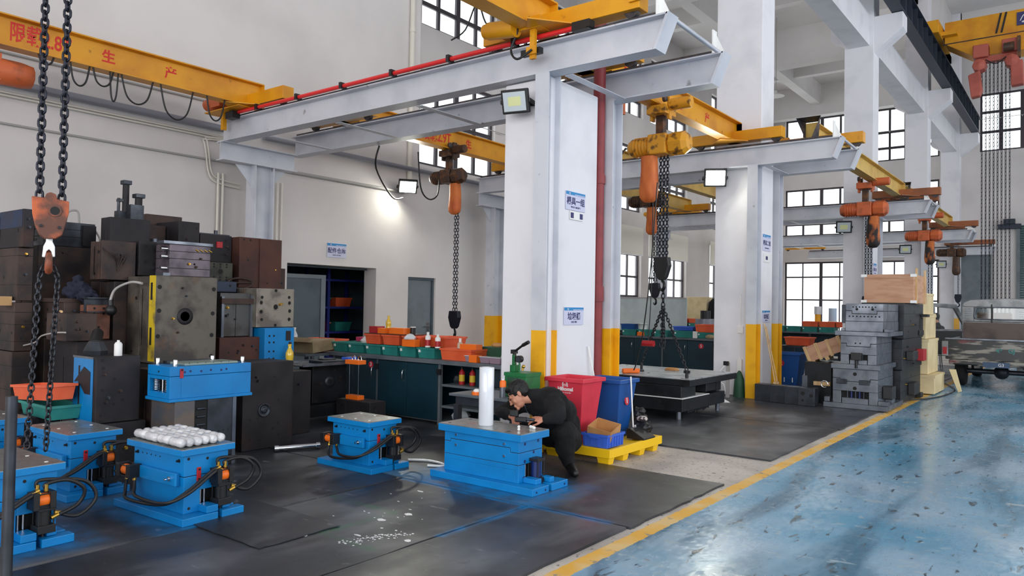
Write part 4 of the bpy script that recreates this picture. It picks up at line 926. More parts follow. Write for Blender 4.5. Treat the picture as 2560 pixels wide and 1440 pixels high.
def piston(t, c, ax, L=0.10, r=0.034, body=ORANGE2, name='cylinder'):
    """small hydraulic cylinder: two black heads, coloured barrel, tie rods"""
    c = V(c); d = V((1, 0, 0)) if ax == 'x' else V((0, 1, 0)) if ax == 'y' else V((0, 0, 1))
    e1, e2 = [v for v in (V((1, 0, 0)), V((0, 1, 0)), V((0, 0, 1))) if abs(v.dot(d)) < .5]
    b = MB()
    cc = c+d*(L*0.5); dim = [r*2.5]*3; dim[0 if ax == 'x' else 1 if ax == 'y' else 2] = L*0.36
    p = b.cbox(cc, dim).build(name, BLACK, t, bevel=0.003); MB().cbox(c-d*(L*0.5), dim).build('cylinder_head', BLACK, p, bevel=0.003)
    MB().cyl(c-d*L*0.42, c+d*L*0.42, r, n=16).build('barrel', body, p)
    rods = MB()
    for a in (-1, 1):
        for q in (-1, 1): o = e1*a*r+e2*q*r; rods.cyl(c-d*L*0.68+o, c+d*L*0.68+o, 0.004, n=6)
    rods.build('tie_rods', BLACK, p)
    return p
def hose(t, pts, r=0.0115, fit=True):
    o = MB().tube(pts, r, n=8, sub=6).build('hydraulic_hose', HOSE, t)
    if fit:
        for a, c in ((0, 1), (-1, -2)):
            p0 = V(pts[a]); d = (V(pts[c])-p0).normalized(); MB().cyl(p0-d*0.012, p0+d*0.03, 0.0135, n=8).build('hose_fitting', BRASS, o)
    return o
def small_mold(t, big=False, wrapped=False, W_=0.73, D_=0.44, zt=0.45, hoses=True, side=True):
    """local frame: +x long axis, -y front, origin bottom centre"""
    hw, hd = W_/2, D_/2; bx0, bx1 = -hw+0.13, hw-0.11; by0, by1 = -hd+0.07, hd-0.06
    MB().box(-hw, hw, -hd, 0.03, 0.018, 0.068).box(-hw, hw-0.12, 0.03, hd, 0.018, 0.068).box(hw-0.08, hw, 0.06, hd, 0.018, 0.068).build('base_plate', BLUE, t, bevel=0.004)
    wy0, wy1 = -0.04, by1-0.03; wz0, wz1 = 0.075, 0.21     # window in the right-hand face
    z1 = zt*0.62
    b = MB().box(bx0, bx1-0.07, by0, by1, 0.068, z1).box(bx1-0.07, bx1, by0, wy0, 0.068, z1).box(bx1-0.07, bx1, wy1, by1, 0.068, z1).box(bx1-0.07, bx1, wy0, wy1, wz1, z1)
    b.build('lower_half', BLUE, t, bevel=0.003)
    MB().box(bx0+0.003, bx1-0.003, by0+0.003, by1-0.003, z1, z1+0.004).build('parting_gap', HOLE, t)
    MB().box(bx0, bx1, by0, by1, z1+0.004, zt-0.045).build('upper_half', BLUE, t, bevel=0.003)
    MB().box(bx0-0.04, bx1+0.03, by0-0.035, by1+0.035, zt-0.045, zt-0.004).build('clamp_plate', BLUE, t, bevel=0.003)
    top = MB().box(bx0-0.037, bx1+0.027, by0-0.032, by1+0.032, zt-0.0045, zt).build('top_face', PLATE, t)
    if not wrapped:
        for x in (bx0+0.06, (bx0+bx1)/2, bx1-0.06):
            for y in (by0+0.05, by1-0.04): MB().cyl((x, y, zt), (x, y, zt+0.002), 0.011, n=12).build('top_screw', WHITE, top)
    # window contents
    MB().box(bx1-0.069, bx1-0.065, wy0, wy1, wz0, wz1).build('window_back', HOLE, t)
    for y in (wy0+0.02, wy0+0.05): MB().cyl((bx1-0.03, y, 0.07), (bx1-0.03, y, wz1), 0.008, n=10).build('guide_pin', CHROME, t)
    MB().box(bx1-0.02, bx1+0.10, wy0-0.01, wy0+0.075, 0.069, 0.115).build('ejector_block', BLUE, t, bevel=0.004)
    MB().box(bx1-0.02, bx1+0.06, wy1-0.045, wy1+0.01, 0.069, 0.115).build('ejector_block', BLUE, t, bevel=0.004)
    pc = piston(t, (bx1+0.045, wy0+0.13, 0.185), 'z', 0.13, 0.040, BLACK, 'ejector_cylinder')
    MB().cyl((bx1+0.035, wy0+0.13, 0.03), (bx1+0.035, wy0+0.13, 0.12), 0.012, n=10).box(bx1+0.02, bx1+0.05, wy0+0.11, wy0+0.15, 0.02, 0.045).build('piston_rod', BLACK, t)
    if side:
        # front core-pull: housing and orange cylinder pointing left
        MB().box(bx0+0.10, bx1-0.05, by0-0.035, by0, z1-0.06, z1+0.025).build('slide_housing', BLUE, t, bevel=0.003)
        MB().box(bx1-0.13, bx1-0.03, by0-0.045, by0-0.03, z1-0.055, z1+0.03).build('slide_cap', BLUE, t, bevel=0.003)
        hs = MB(); hs.cyl((bx1-0.09, by0-0.045, z1-0.01), (bx1-0.09, by0-0.085, z1-0.01), 0.008, n=8).cyl((bx1-0.09, by0-0.045, z1-0.01), (bx1-0.09, by0-0.055, z1-0.01), 0.017, n=10); hs.build('adjusting_screw', CHROME, t)
        piston(t, (bx0+0.05, by0-0.065, z1-0.012), 'x', 0.13, 0.036, ORANGE2, 'core_cylinder')
        # right-hand core pull
        piston(t, (bx1+0.065, by0+0.24, z1-0.01), 'y', 0.09, 0.040, ORANGE2, 'core_cylinder')
        MB().box(bx1, bx1+0.03, by0+0.18, by0+0.29, z1-0.03, z1+0.03).build('slide_housing', BLUE, t, bevel=0.003)
    for x, z in ((bx0+0.05, zt-0.085), (bx1-0.06, zt-0.085)):
        MB().cyl((x, by0-0.02, z), (x, by0, z), 0.008, n=8).build('eye_bolt', BLACK, t); recess(t, (x, by0-0.0005, z), 'y', 0.013)
    for k in range(5): recess(t, (bx0+0.11+0.055*k, by0-0.0005, zt-0.085), 'y', 0.005)
    for y, z in ((by0+0.03, zt-0.07), (by0+0.17, zt-0.085), (by0+0.04, 0.1), (by1-0.03, 0.12)): recess(t, (bx1+0.0005, y, z), 'x', 0.010)
    lk = MB().box(bx1, bx1+0.010, by0+0.09, by0+0.12, z1-0.04, z1+0.055).build('safety_strap', REDI, t, bevel=0.003)
    for z in (z1-0.025, z1+0.04): recess(lk, (bx1+0.0105, by0+0.105, z), 'x', 0.008)
    if hoses:
        fx, fy = bx1+0.05, by0+0.24
        hose(t, [(bx0+0.03, by0-0.06, z1-0.05), (bx0+0.04, by0-0.08, 0.15), (bx0+0.14, by0-0.11, 0.115), (bx1-0.05, by0-0.12, 0.15), (bx1+0.05, by0-0.02, 0.22), (fx+0.02, fy-0.08, z1+0.03), (fx+0.02, fy-0.03, z1+0.045)])
        hose(t, [(bx0+0.12, by0-0.06, z1-0.05), (bx0+0.15, by0-0.075, 0.19), (bx0+0.24, by0-0.11, 0.15), (bx1-0.02, by0-0.13, 0.165), (bx1+0.08, by0-0.02, 0.22), (fx+0.04, fy-0.08, z1+0.02), (fx+0.04, fy-0.03, z1+0.03)])
        hose(t, [(fx, fy-0.02, z1+0.05), (fx, fy-0.02, z1+0.10), (fx+0.02, fy+0.07, z1+0.10), (fx+0.03, fy+0.24, z1+0.06), (fx+0.04, fy+0.30, z1-0.05), (fx+0.03, fy+0.20, z1-0.14), (fx+0.02, fy+0.08, z1-0.10)])
        hose(t, [(fx+0.02, fy+0.02, z1+0.05), (fx+0.02, fy+0.02, z1+0.08), (fx+0.05, fy+0.13, z1+0.09), (fx+0.06, fy+0.22, z1+0.02), (fx+0.04, fy+0.19, z1-0.07), (fx+0.03, fy+0.06, z1-0.12)])
    return bx0, bx1, by0, by1
# the three/four small molds on the left
GM = 'small blue molds with hydraulic hoses'
t = thing('injection_mold', 'small blue mold with black hoses standing beside the big blue mold', 'mold', (-5.235, 4.61, 0), 0, GM); small_mold(t, W_=0.73, D_=0.45, zt=0.452)
t = thing('injection_mold', 'small blue mold topped with rows of milky wrapped rolls', 'mold', (-5.09, 2.79, 0), 0.05, GM); small_mold(t, wrapped=True, W_=0.86, D_=0.46, zt=0.5)
t = thing('injection_mold', 'small blue mold seen behind the hanging sling chains', 'mold', (-6.25, 2.56, 0), 0.04, GM); small_mold(t, W_=0.86, D_=0.46, zt=0.49)
t = thing('injection_mold', 'blue mold at the bottom corner with the sling hooked on its hoses', 'mold', (-5.32, 1.77, 0), 0.03, GM); small_mold(t, W_=0.9, D_=0.48, zt=0.49)
t = thing('injection_mold', 'blue mold cut by the photo edge below the stacked orange and green crates', 'mold', (-7.35, 2.32, 0), 0.03, GM); small_mold(t, W_=0.86, D_=0.46, zt=0.49, hoses=False)
# rolls wrapped in film on the second mold
rl = MB()
for r_ in range(6):
    for c_ in range(4):
        x0 = -5.40+c_*0.158+random.uniform(-.006, .006); y = 2.64+r_*0.058; z = 0.533+random.uniform(0, 0.006); L = 0.15
        me = MB().lathe((x0, y, z), [(0.014, 0), (0.029, 0.01), (0.031, 0.03), (0.028, 0.075), (0.031, 0.11), (0.029, L-0.012), (0.012, L)], n=10, axis='x')
        o = me.build('wrapped_roll', WRAP); tag(o, 'milky film wrapped roll lying in rows on a small blue mold', 'wrapped roll', 'wrapped rolls on the small blue mold')

# ---- big blue mold with the man behind it
t = thing('injection_mold', 'big blue mold in the middle, with the squatting man and film roll on top', 'mold', (0, 0, 0))
MB().box(-4.49, -3.40, 4.71, 4.93, 0.018, 0.075).box(-4.49, -3.56, 4.93, 5.2, 0.018, 0.075).box(-3.52, -3.40, 4.97, 5.2, 0.018, 0.075).build('base_plate', BLUE, t, bevel=0.004)
MB().box(-4.40, -3.63, 4.79, 5.11, 0.075, 0.175).box(-3.63, -3.60, 4.79, 4.88, 0.075, 0.215).box(-3.63, -3.60, 5.08, 5.11, 0.075, 0.215).box(-4.40, -3.63, 4.79, 5.11, 0.175, 0.216).build('ejector_housing', BLUE, t, bevel=0.003)
MB().prism([(-4.40, 0.219), (-3.60, 0.219), (-3.60, 0.312), (-3.69, 0.312), (-3.69, 0.345), (-4.33, 0.345), (-4.33, 0.322), (-4.40, 0.322)], 'y', 4.79, 5.11).build('lower_half', BLUE, t, bevel=0.003)
MB().box(-4.397, -3.603, 4.793, 5.107, 0.214, 0.352).build('parting_gap', HOLE, t)
MB().prism([(-4.40, 0.326), (-4.334, 0.326), (-4.334, 0.349), (-3.686, 0.349), (-3.686, 0.316), (-3.60, 0.316), (-3.60, 0.412), (-4.40, 0.412)], 'y', 4.79, 5.11).build('upper_half', BLUE, t, bevel=0.003)
MB().box(-4.44, -3.55, 4.75, 5.14, 0.412, 0.468).build('clamp_plate', BLUE, t, bevel=0.003)
tp = MB().box(-4.437, -3.553, 4.753, 5.137, 0.468, 0.474).build('top_face', PLATE, t)
for x in (-4.36, -3.72):
    for y in (4.81, 5.08): MB().cyl((x, y, 0.474), (x, y, 0.476), 0.014, n=12).build('top_screw', DSTEEL, tp)
for (x, z) in ((-4.27, 0.385), (-3.75, 0.372), (-4.27, 0.30), (-3.75, 0.275)):
    MB().lathe((x, 4.79, z), [(0.017, 0), (0.017, -0.002), (0.011, -0.002)], n=14, axis='y').build('counterbore', BLUE, t); recess(t, (x, 4.7885, z), 'y', 0.010, LSTEEL)
for (y, z) in ((4.87, 0.38), (5.05, 0.385), (4.87, 0.24), (4.86, 0.11), (4.99, 0.30)): recess(t, (-3.5995, y, z), 'x', 0.013, BLUEFLAT)
MB().box(-3.632, -3.628, 4.88, 5.08, 0.08, 0.215).build('window_back', HOLE, t)
for y in (4.895, 4.94): MB().cyl((-3.615, y, 0.075), (-3.615, y, 0.215), 0.007, n=10).build('guide_pin', CHROME, t)
p = MB().box(-3.63, -3.50, 4.925, 5.035, 0.085, 0.11).build('ejector_cylinder', BLACK, t, bevel=0.003); MB().box(-3.62, -3.51, 4.93, 5.03, 0.235, 0.26).build('cylinder_head', BLACK, p, bevel=0.003)
MB().cyl((-3.565, 4.98, 0.11), (-3.565, 4.98, 0.235), 0.042, n=18).build('barrel', BLUEFLAT, p)
b = MB()
for x in (-3.612, -3.518):
    for y in (4.938, 5.022): b.cyl((x, y, 0.085), (x, y, 0.272), 0.006, n=8)
b.build('tie_rods', BLACK, p)
MB().cyl((-3.54, 4.95, 0.02), (-3.54, 4.95, 0.09), 0.014, n=10).box(-3.57, -3.49, 4.93, 4.99, 0.07, 0.10).build('piston_rod', BLACK, t)
MB().box(-3.60, -3.47, 4.85, 4.925, 0.076, 0.115).build('ejector_block', BLUE, t, bevel=0.003); MB().box(-3.52, -3.44, 5.0, 5.06, 0.076, 0.115).build('ejector_block', BLUE, t, bevel=0.003)
for y in (4.76, 4.88, 5.15): recess(t, (-3.399, y, 0.045), 'x', 0.009, BLUEFLAT)
# things standing on it
r = thing('film_roll', 'tall upright roll of clear film standing on the big blue mold', 'film roll', (-4.06, 4.93, 0.4745))
MB().lathe((0, 0, 0), [(0.061, 0), (0.064, 0.004), (0.064, 0.484), (0.061, 0.488), (0.045, 0.488), (0.043, 0.47), (0.0, 0.47)], n=32).build('roll_body', FILM, r)
for k, (x, y) in enumerate(((-3.68, 4.89), (-3.71, 5.04), (-3.66, 5.045), (-3.64, 5.03))):
    t2 = thing('pipe_clip', 'small white double ring clip standing on the steel top of the big mold', 'clip', (x, y, 0.4745), 0.6, 'white clips on the big mold')
    MB().lathe((0, 0, 0.012), [(0.005, -0.006), (0.011, -0.006), (0.011, 0.006), (0.005, 0.006), (0.005, -0.006)], n=12, axis='y').lathe((0, 0, 0.032), [(0.005, -0.006), (0.011, -0.006), (0.011, 0.006), (0.005, 0.006), (0.005, -0.006)], n=12, axis='y').build('clip_rings', WHITE, t2)
    if k == 0: break
for k, (x, y) in enumerate(((-3.685, 5.06), (-3.655, 5.05), (-3.63, 5.035))):
    t2 = thing('pipe_clip', ('left ring clip of the white row by the man\'s hand', 'middle ring clip of the white row by the man\'s hand', 'right ring clip of the white row by the man\'s hand')[k], 'clip', (x, y, 0.4745), 0.6, 'row of white clips by the hand')
    MB().lathe((0, 0, 0.012), [(0.005, -0.008), (0.012, -0.008), (0.012, 0.008), (0.005, 0.008), (0.005, -0.008)], n=12, axis='y').build('clip_ring', WHITE, t2)
# compressed-air gun hose on the floor
tagmb(MB().tube([(-4.75, 4.95, 0.03), (-4.6, 5.05, 0.03), (-4.5, 5.25, 0.03), (-4.62, 5.4, 0.03)], 0.012, n=8, sub=6).tube([(-5.05, 5.0, 0.03), (-4.9, 5.1, 0.032), (-4.72, 5.1, 0.03), (-4.6, 5.06, 0.03)], 0.010, n=8, sub=6), 'air_hose', CLEARP, 'pale air hose on the floor between the two blue molds', 'hose')
t = thing('air_nozzle', 'yellow and brass air coupling at the hose end on the floor', 'air coupling', (-4.60, 5.06, 0.033), -0.35); MB().cyl((0, 0, 0), (0.07, 0, 0), 0.012, n=10).build('grip', SAFE, t); MB().cyl((0.07, 0, 0), (0.12, 0, 0), 0.007, n=10).cyl((0.085, 0, 0), (0.10, 0, 0), 0.011, n=10).build('nozzle', BRASS, t)

# ================================================================ PILE OF OLD MOLDS
def block(name, label, dims, mat, bev=0.006, group='old steel molds in the pile', cat='mold', holes=(), hr=0.018, rings=(), gaps=(), yholes=(), edge=None, zgaps=()):
    """steel mold half: dims = x0,x1,y0,y1,z0,z1 in room metres. holes on the +x face as (y,z) fractions"""
    x0, x1, y0, y1, z0, z1 = dims; cx, cy = (x0+x1)/2, (y0+y1)/2
    t = thing(name, label, cat, (cx, cy, z0), 0, group); X0, X1, Y0, Y1, H = x0-cx, x1-cx, y0-cy, y1-cy, z1-z0
    # split by parting gaps (x fractions from the face) into plates
    cuts = [0.0]+sorted(gaps)+[1.0]
    for a, b_ in zip(cuts[:-1], cuts[1:]):
        xa, xb = X1-(X1-X0)*b_, X1-(X1-X0)*a; g = 0.004 if b_ < 1 else 0
        k = 0.0 if a == 0 else random.uniform(0, 0.012)
        MB().box(xa+g, xb, Y0+k, Y1-k, 0, H-k).build('mold_plate', mat, t, bevel=bev)
    zc = [0.0]+sorted(zgaps)+[1.0]
    for z in zgaps: MB().box(X0-0.001, X1+0.0012, Y0-0.0012, Y1+0.001, H*z-0.003, H*z+0.003).build('parting_gap', HOLE, t)
    for (fy, fz) in holes: recess(t, (X1+0.0004, Y0+(Y1-Y0)*fy, H*fz), 'x', hr)
    for (fy, fz, r) in rings: ring_hole(t, (X1+0.0002, Y0+(Y1-Y0)*fy, H*fz), 'x', r, mat)
    if X1-X0 > 0.25 and H > 0.25:      # hose nipples, eye bolt, lifting hole
        for q in range(random.choice((2, 3, 4))):
            yy, zz = random.uniform(Y0+0.06, Y1-0.06), random.uniform(0.06, H-0.06); rr = random.uniform(0.007, 0.012)
            MB().cyl((X1, yy, zz), (X1+0.012, yy, zz), rr*1.4, n=6).cyl((X1+0.012, yy, zz), (X1+0.03, yy, zz), rr, n=8).build('hose_nipple', random.choice((RUST, DSTEEL, BRASS)), t)
        for q in range(2): recess(t, (random.uniform(X0+0.05, X1-0.05), Y0-0.0004, random.uniform(0.05, H-0.05)), 'y', 0.016)
        ang = random.choice((0.25, 0.5)); MB().box(X0+(X1-X0)*ang, X0+(X1-X0)*ang+0.03, Y0-0.006, Y0, H*0.2, H*0.85).build('side_strap', mat, t, bevel=0.002)
    for (fx, fz, r) in yholes: recess(t, (X0+(X1-X0)*fx, Y0-0.0004, H*fz), 'y', r)
    return t
C4 = [(0.08, 0.06), (0.92, 0.06), (0.08, 0.94), (0.92, 0.94)]
# big mottled plate with the yellow edge
t = block('old_mold', 'big mottled grey mold plate with a dark centre bore and yellow painted edge', (-7.78, -7.2, 3.66, 4.31, 0.86, 1.72), RUSTG, holes=[(0.06, 0.87), (0.94, 0.86), (0.06, 0.6), (0.93, 0.57), (0.05, 0.31), (0.92, 0.31), (0.05, 0.05), (0.92, 0.06)], hr=0.022, gaps=(0.22, 0.55))
b = MB().box(0.17, 0.292, -0.3265, -0.3235, 0.02, 0.86); b.build('yellow_edge', M('edge_yellow', rgb(204, 176, 30), 0.5, col2=rgb(120, 104, 60), scale=5, lo=0.5, hi=0.62), t)
for z in (0.18, 0.62): MB().box(0.20, 0.235, -0.329, -0.326, z, z+0.17).build('edge_slot', HOLE, t)
MB().lathe((0.2905, -0.02, 0.46), [(0.085, 0), (0.085, 0.003), (0.05, 0.003)], n=26, axis='x').build('centre_bore', RUSTD, t); recess(t, (0.292, -0.02, 0.46), 'x', 0.05)
# pipe-like bent hose on its left
tagmb(MB().tube([(-7.35, 3.60, 1.64), (-7.5, 3.56, 1.65), (-7.68, 3.5, 1.58), (-7.72, 3.47, 1.46), (-7.72, 3.47, 1.40)], 0.013, n=8, sub=6), 'bent_pipe', COND, 'bent steel pipe arching beside the yellow edged plate', 'pipe')
tagmb(MB().ball((-7.70, 3.47, 1.37), 0.055, n=14, k=10).cyl((-7.70, 3.47, 1.40), (-7.71, 3.47, 1.47), 0.025, n=10), 'float_ball', BLACK, 'black ball float hanging on the bent steel pipe', 'float')
block('old_mold', 'long brown mold half under the bent pipe left of the yellow edged plate', (-8.35, -7.82, 3.55, 4.2, 0.019, 1.66), RUST, gaps=(0.3, 0.6), yholes=[(0.3, 0.3, 0.02), (0.8, 0.2, 0.02), (0.5, 0.6, 0.02)])
block('old_mold', 'dark base carrying the yellow edged plate, behind the springs mold', (-7.8, -6.97, 3.62, 4.5, 0.019, 0.855), RUSTD, gaps=(0.3,), holes=[(0.1, 0.4), (0.3, 0.2), (0.5, 0.6)], group='old steel molds in the pile')
# left part of the pile
t = block('old_mold', 'wide blue topped mold block behind the hanging chains at the photo edge', (-9.6, -8.35, 2.9, 3.0, 1.98, 2.36), RUSTD, yholes=[(0.15, 0.5, 0.02), (0.9, 0.45, 0.02)], gaps=(0.5,))
MB().box(-0.61, 0.61, -0.0525, -0.0505, 0.20, 0.372).build('blue_wash', M('blue_wash', rgb(30, 50, 84), 0.6, col2=rgb(44, 40, 46), scale=3), t)
block('old_mold', 'dark round edged mold drum under the wide blue topped block', (-9.6, -8.4, 2.88, 3.02, 1.45, 1.975), RUST, zgaps=(0.3, 0.85))
block('old_mold', 'brown ribbed mold block in the left column of the pile', (-9.6, -8.38, 2.86, 3.02, 0.95, 1.43), RUST, zgaps=(0.2, 0.55, 0.8), yholes=[(0.2, 0.4, 0.02), (0.7, 0.4, 0.02)])
block('old_mold', 'lowest brown mold block in the left column of the pile', (-9.6, -8.36, 2.84, 3.03, 0.019, 0.945), RUST, zgaps=(0.3, 0.6, 0.85))
tagmb(MB().box(-8.60, -8.45, 2.75, 2.859, 1.4, 1.49).xf(Matrix.Identity(4)), 'wood_wedge', PINE, 'small pine block on the brown ribbed mold', 'wood block')
t = block('old_mold', 'brown mold plate with a round bore and two corner holes behind the hook', (-9.6, -9.0, 3.28, 3.92, 1.08, 2.05), RUST, holes=[(0.1, 0.9), (0.85, 0.88)], rings=[(0.5, 0.35, 0.06)])
t = block('old_mold', 'grey lathe-like machine part on top of the brown bored plate', (-9.5, -9.05, 3.35, 3.88, 2.055, 2.33), DSTEEL, gaps=(0.4,), zgaps=(0.4, 0.7)); MB().box(0.226, 0.26, 0.12, 0.26, 0.02, 0.25).build('end_bracket', RUSTD, t)
MB().tube([(0.1, 0.0, 0.27), (0.1, 0.02, 0.4), (0.1, 0.12, 0.42), (0.1, 0.14, 0.28)], 0.012, n=6).build('pull_wire', COND, t); MB().tube([(0.2, 0.28, 0.2), (0.22, 0.32, 0.1), (0.2, 0.29, 0.02), (0.2, 0.34, -0.0)], 0.01, n=6).build('pull_wire', COND, t)
block('old_mold', 'tall dark brown block standing behind the sling chains', (-9.6, -8.45, 3.16, 3.92, 0.019, 1.075), RUST, gaps=(0.4,), holes=[(0.3, 0.6), (0.7, 0.8)])
block('old_mold', 'narrow rusty upright plate beside the tall dark brown block', (-8.40, -8.25, 3.2, 3.54, 0.5, 1.06), RUST)
block('old_mold', 'rusty foot under the narrow upright plate', (-8.44, -8.22, 3.16, 3.54, 0.019, 0.495), RUSTD)
t = block('old_mold', 'flat topped brown mold with a ledge, under the navy rag', (-8.6, -8.0, 3.16, 3.54, 1.08, 1.44), RUST, yholes=[(0.3, 0.5, 0.02), (0.7, 0.2, 0.015), (0.6, 0.7, 0.018)], gaps=(0.25,))
MB().box(-0.33, 0.28, -0.22, 0.18, 0.361, 0.40).build('ledge', RUST, t)
block('old_mold', 'squarish brown block with two small holes below the navy rag', (-8.0+0.005, -7.55, 3.0, 3.28, 1.08, 1.34), RUST, yholes=[(0.3, 0.5, 0.022), (0.7, 0.75, 0.012)], gaps=(0.5,))
block('old_mold', 'dark prop under the squarish brown block', (-8.2, -7.6, 3.12, 3.5, 0.019, 1.075), RUSTD)
b = MB().ball((0, 0, 0), 0.13, n=16, k=10, sc=(1.3, 0.9, 0.7)).ball((0.16, 0.02, -0.05), 0.1, n=12, k=8, sc=(1.3, 0.8, 0.6)).ball((-0.02, 0, 0.07), 0.07, n=12, k=8); rg = remeshed(b, 'rag', NAVY, None, 0.012, 2, 0.09, 0.07); rg.location = (-8.12, 3.33, 1.56); tag(rg, 'crumpled navy rag on the flat topped brown mold', 'rag')
t = thing('steel_offcut', 'short dark I-beam offcut lying right of the navy rag', 'steel offcut', (-7.85, 3.42, 1.345)); MB().ibeam_y(0, -0.14, 0.1, 0, 0.15, 0.16, 0.012).build('beam_piece', DSTEEL, t)
tagmb(MB().cyl((-7.98, 3.12, 1.355), (-7.70, 3.02, 1.355), 0.012, n=8), 'bright_rod', PINE, 'pale rod lying on the squarish brown block', 'rod')
tagmb(MB().tube([(-8.42, 2.95, 1.0), (-8.1, 2.95, 1.05), (-7.9, 2.93, 1.12), (-7.6, 2.93, 1.16), (-7.4, 2.94, 1.17)], 0.008, n=6), 'steel_rod', COND, 'thin bright curved rod sticking out of the pile behind the sling', 'rod')
block('old_mold', 'reddish narrow plate with small holes behind the white spray can', (-7.99, -7.82, 3.30, 3.52, 1.08, 1.42), M('reddish_plate', rgb(132, 84, 66), 0.6, col2=rgb(96, 62, 52), scale=6), holes=[(0.3, 0.9), (0.7, 0.9), (0.3, 0.75), (0.7, 0.75), (0.5, 0.35)], hr=0.012)
# dark plate with blue side
t = block('old_mold', 'blackened mold with sky blue side and white spray can on top', (-7.06, -6.62, 2.88, 3.25, 0.43, 0.99), RUSTD, gaps=(0.12,), holes=[(0.15, 0.95), (0.15, 0.83), (0.4, 0.66), (0.14, 0.5), (0.6, 0.33), (0.4, 0.28), (0.12, 0.12), (0.12, 0.03)], hr=0.014, group=None)
b = MB().box(-0.21, 0.165, -0.1885, -0.1855, 0.01, 0.55); b.build('blue_side', BLUE, t)
MB().prism([(-0.19, 0.33), (0.0, 0.47), (0.12, 0.43), (0.12, 0.24), (0.02, 0.24), (-0.1, 0.34)], 'y', -0.192, -0.189).build('bare_patch', RUSTD, t)
MB().box(-0.225, 0.165, -0.19, -0.15, 0.54, 0.558).build('steel_rim', LSTEEL, t)
block('old_mold', 'low dark base under the blackened mold with sky blue side', (-7.1, -6.6, 2.9, 3.3, 0.019, 0.425), RUSTD)
sc = thing('spray_can', 'plain white spray can on the blackened mold in the pile', 'spray can', (-6.72, 3.1, 0.991)); MB().lathe((0, 0, 0), [(0.032, 0), (0.033, 0.003), (0.033, 0.1), (0.022, 0.118), (0.012, 0.12)], n=20).build('can_body', WHITE, sc); MB().cyl((0, 0, 0.118), (0, 0, 0.135), 0.012, n=12).build('spray_cap', WHITE, sc)
t = thing('plastic_bag', 'crumpled clear bag beside the white spray can', 'bag', (-6.92, 3.0, 0.99)); MB().lathe((0, 0, 0), [(0.09, 0), (0.1, 0.04), (0.06, 0.12), (0.02, 0.13)], n=7, smooth=False).build('bag_body', DSTEEL, t)
tt = thing('leaning_tube', 'black ribbed tube leaning down onto the blackened mold', 'tube', (0, 0, 0)); MB().cyl((-7.35, 3.2, 1.16), (-6.98, 3.0, 1.02), 0.05, n=14).build('tube_body', BLACK, tt)
# hoses looping out
for k, (y, z) in enumerate(((3.42, 0.66), (3.5, 0.66), (3.45, 0.5), (3.52, 0.5), (3.42, 0.3), (3.52, 0.3))):
    tagmb(MB().tube([(-6.62, y+0.14, z+0.03), (-6.52, y+0.04, z+0.04), (-6.48, y-0.04, z), (-6.5, y, z-0.06), (-6.62, y+0.12, z-0.07)], 0.005, n=6, sub=6), 'tube_loop', RUST, ('upper', 'upper', 'middle', 'middle', 'lowest', 'lowest')[k]+(' left' if k % 2 == 0 else ' right')+' rusty tube loop on the mold behind the wrapped rolls', 'tube loop', 'rusty tube loops on the pile')
block('old_mold', 'rusty post with tube loops between the blackened mold and the springs mold', (-6.95, -6.6, 3.36, 3.6, 0.019, 0.855), RUST, holes=[(0.3, 0.8), (0.6, 0.5), (0.4, 0.2)], hr=0.012)
# upper centre of the pile
t = block('old_mold', 'dark mold block with a square tower and two upright cylinders, highest in the pile', (-8.32, -8.1, 3.62, 4.04, 1.665, 2.34), RUSTD, gaps=(0.45,), holes=[(0.25, 0.5), (0.85, 0.35)])
MB().box(-0.06, 0.1, -0.0, 0.14, 0.675, 0.83).box(-0.1, 0.0, -0.08, -0.0, 0.675, 0.76).build('tower', DSTEEL, t)
for (x, y, z1, r) in ((-0.02, 0.0, 1.08, 0.034), (0.06, 0.10, 0.94, 0.038)):
    MB().cyl((x, y, 0.75), (x, y, z1), r, n=14).build('upright_cylinder', RUSTD, t)
    MB().cbox((x, y, z1-0.01), (r*2.6, r*2.6, 0.045)).build('cylinder_head', DSTEEL, t, bevel=0.006)
MB().cyl((-0.05, -0.06, 0.675), (-0.05, -0.06, 0.9), 0.016, n=8).box(-0.08, 0.0, -0.07, -0.03, 0.86, 0.89).build('side_valve', DSTEEL, t)
block('old_mold', 'brown cube on top of the pile behind the cubes with four screws', (-9.25, -8.62, 4.25, 4.68, 1.93, 2.47), RUST, gaps=(0.5,))
t = block('old_mold', 'dark square mold with four screw holes, right of the top brown cube', (-8.6, -8.1, 4.36, 4.61, 2.06, 2.37), RUSTD, holes=[(0.2, 0.85), (0.85, 0.78), (0.2, 0.45), (0.85, 0.32), (0.5, 0.25)], hr=0.012); MB().box(-0.24, -0.02, -0.44, -0.135, 0, 0.26).build('channel', RUST, t)
MB().cyl((0.05, -0.3, 0), (0.05, -0.3, 0.1), 0.05, n=14).build('boss', LSTEEL, t)
t = block('old_mold', 'brown mold half wound with fine wire, left of the dark perforated block', (-8.09, -7.82, 3.42, 3.76, 1.675, 2.07), RUST, gaps=(0.1, 0.3, 0.7))
for k in range(5): MB().tube([(0.14, -0.16+0.05*k, 0.32-0.04*k), (0.18, -0.1+0.04*k, 0.26), (0.15, -0.02, 0.2-0.03*k)], 0.005, n=5).build('wire_loop', RUST, t)
block('old_mold', 'dark perforated block in the middle of the pile top', (-8.09, -7.8, 3.78, 4.0, 1.73, 2.09), RUSTD, holes=[(0.3, 0.85), (0.75, 0.75), (0.75, 0.35), (0.3, 0.4)], hr=0.022)
t = block('old_mold', 'pale purple grey mold with cylinders and yellow pins on the big mottled plate', (-7.79, -7.5, 3.95, 4.4, 1.73, 2.06), M('purple_grey_steel', rgb(118, 108, 116), 0.45, 0.5, col2=rgb(84, 78, 86), scale=5), zgaps=(0.25, 0.55, 0.78), holes=[(0.45, 0.4), (0.6, 0.4)], hr=0.012)
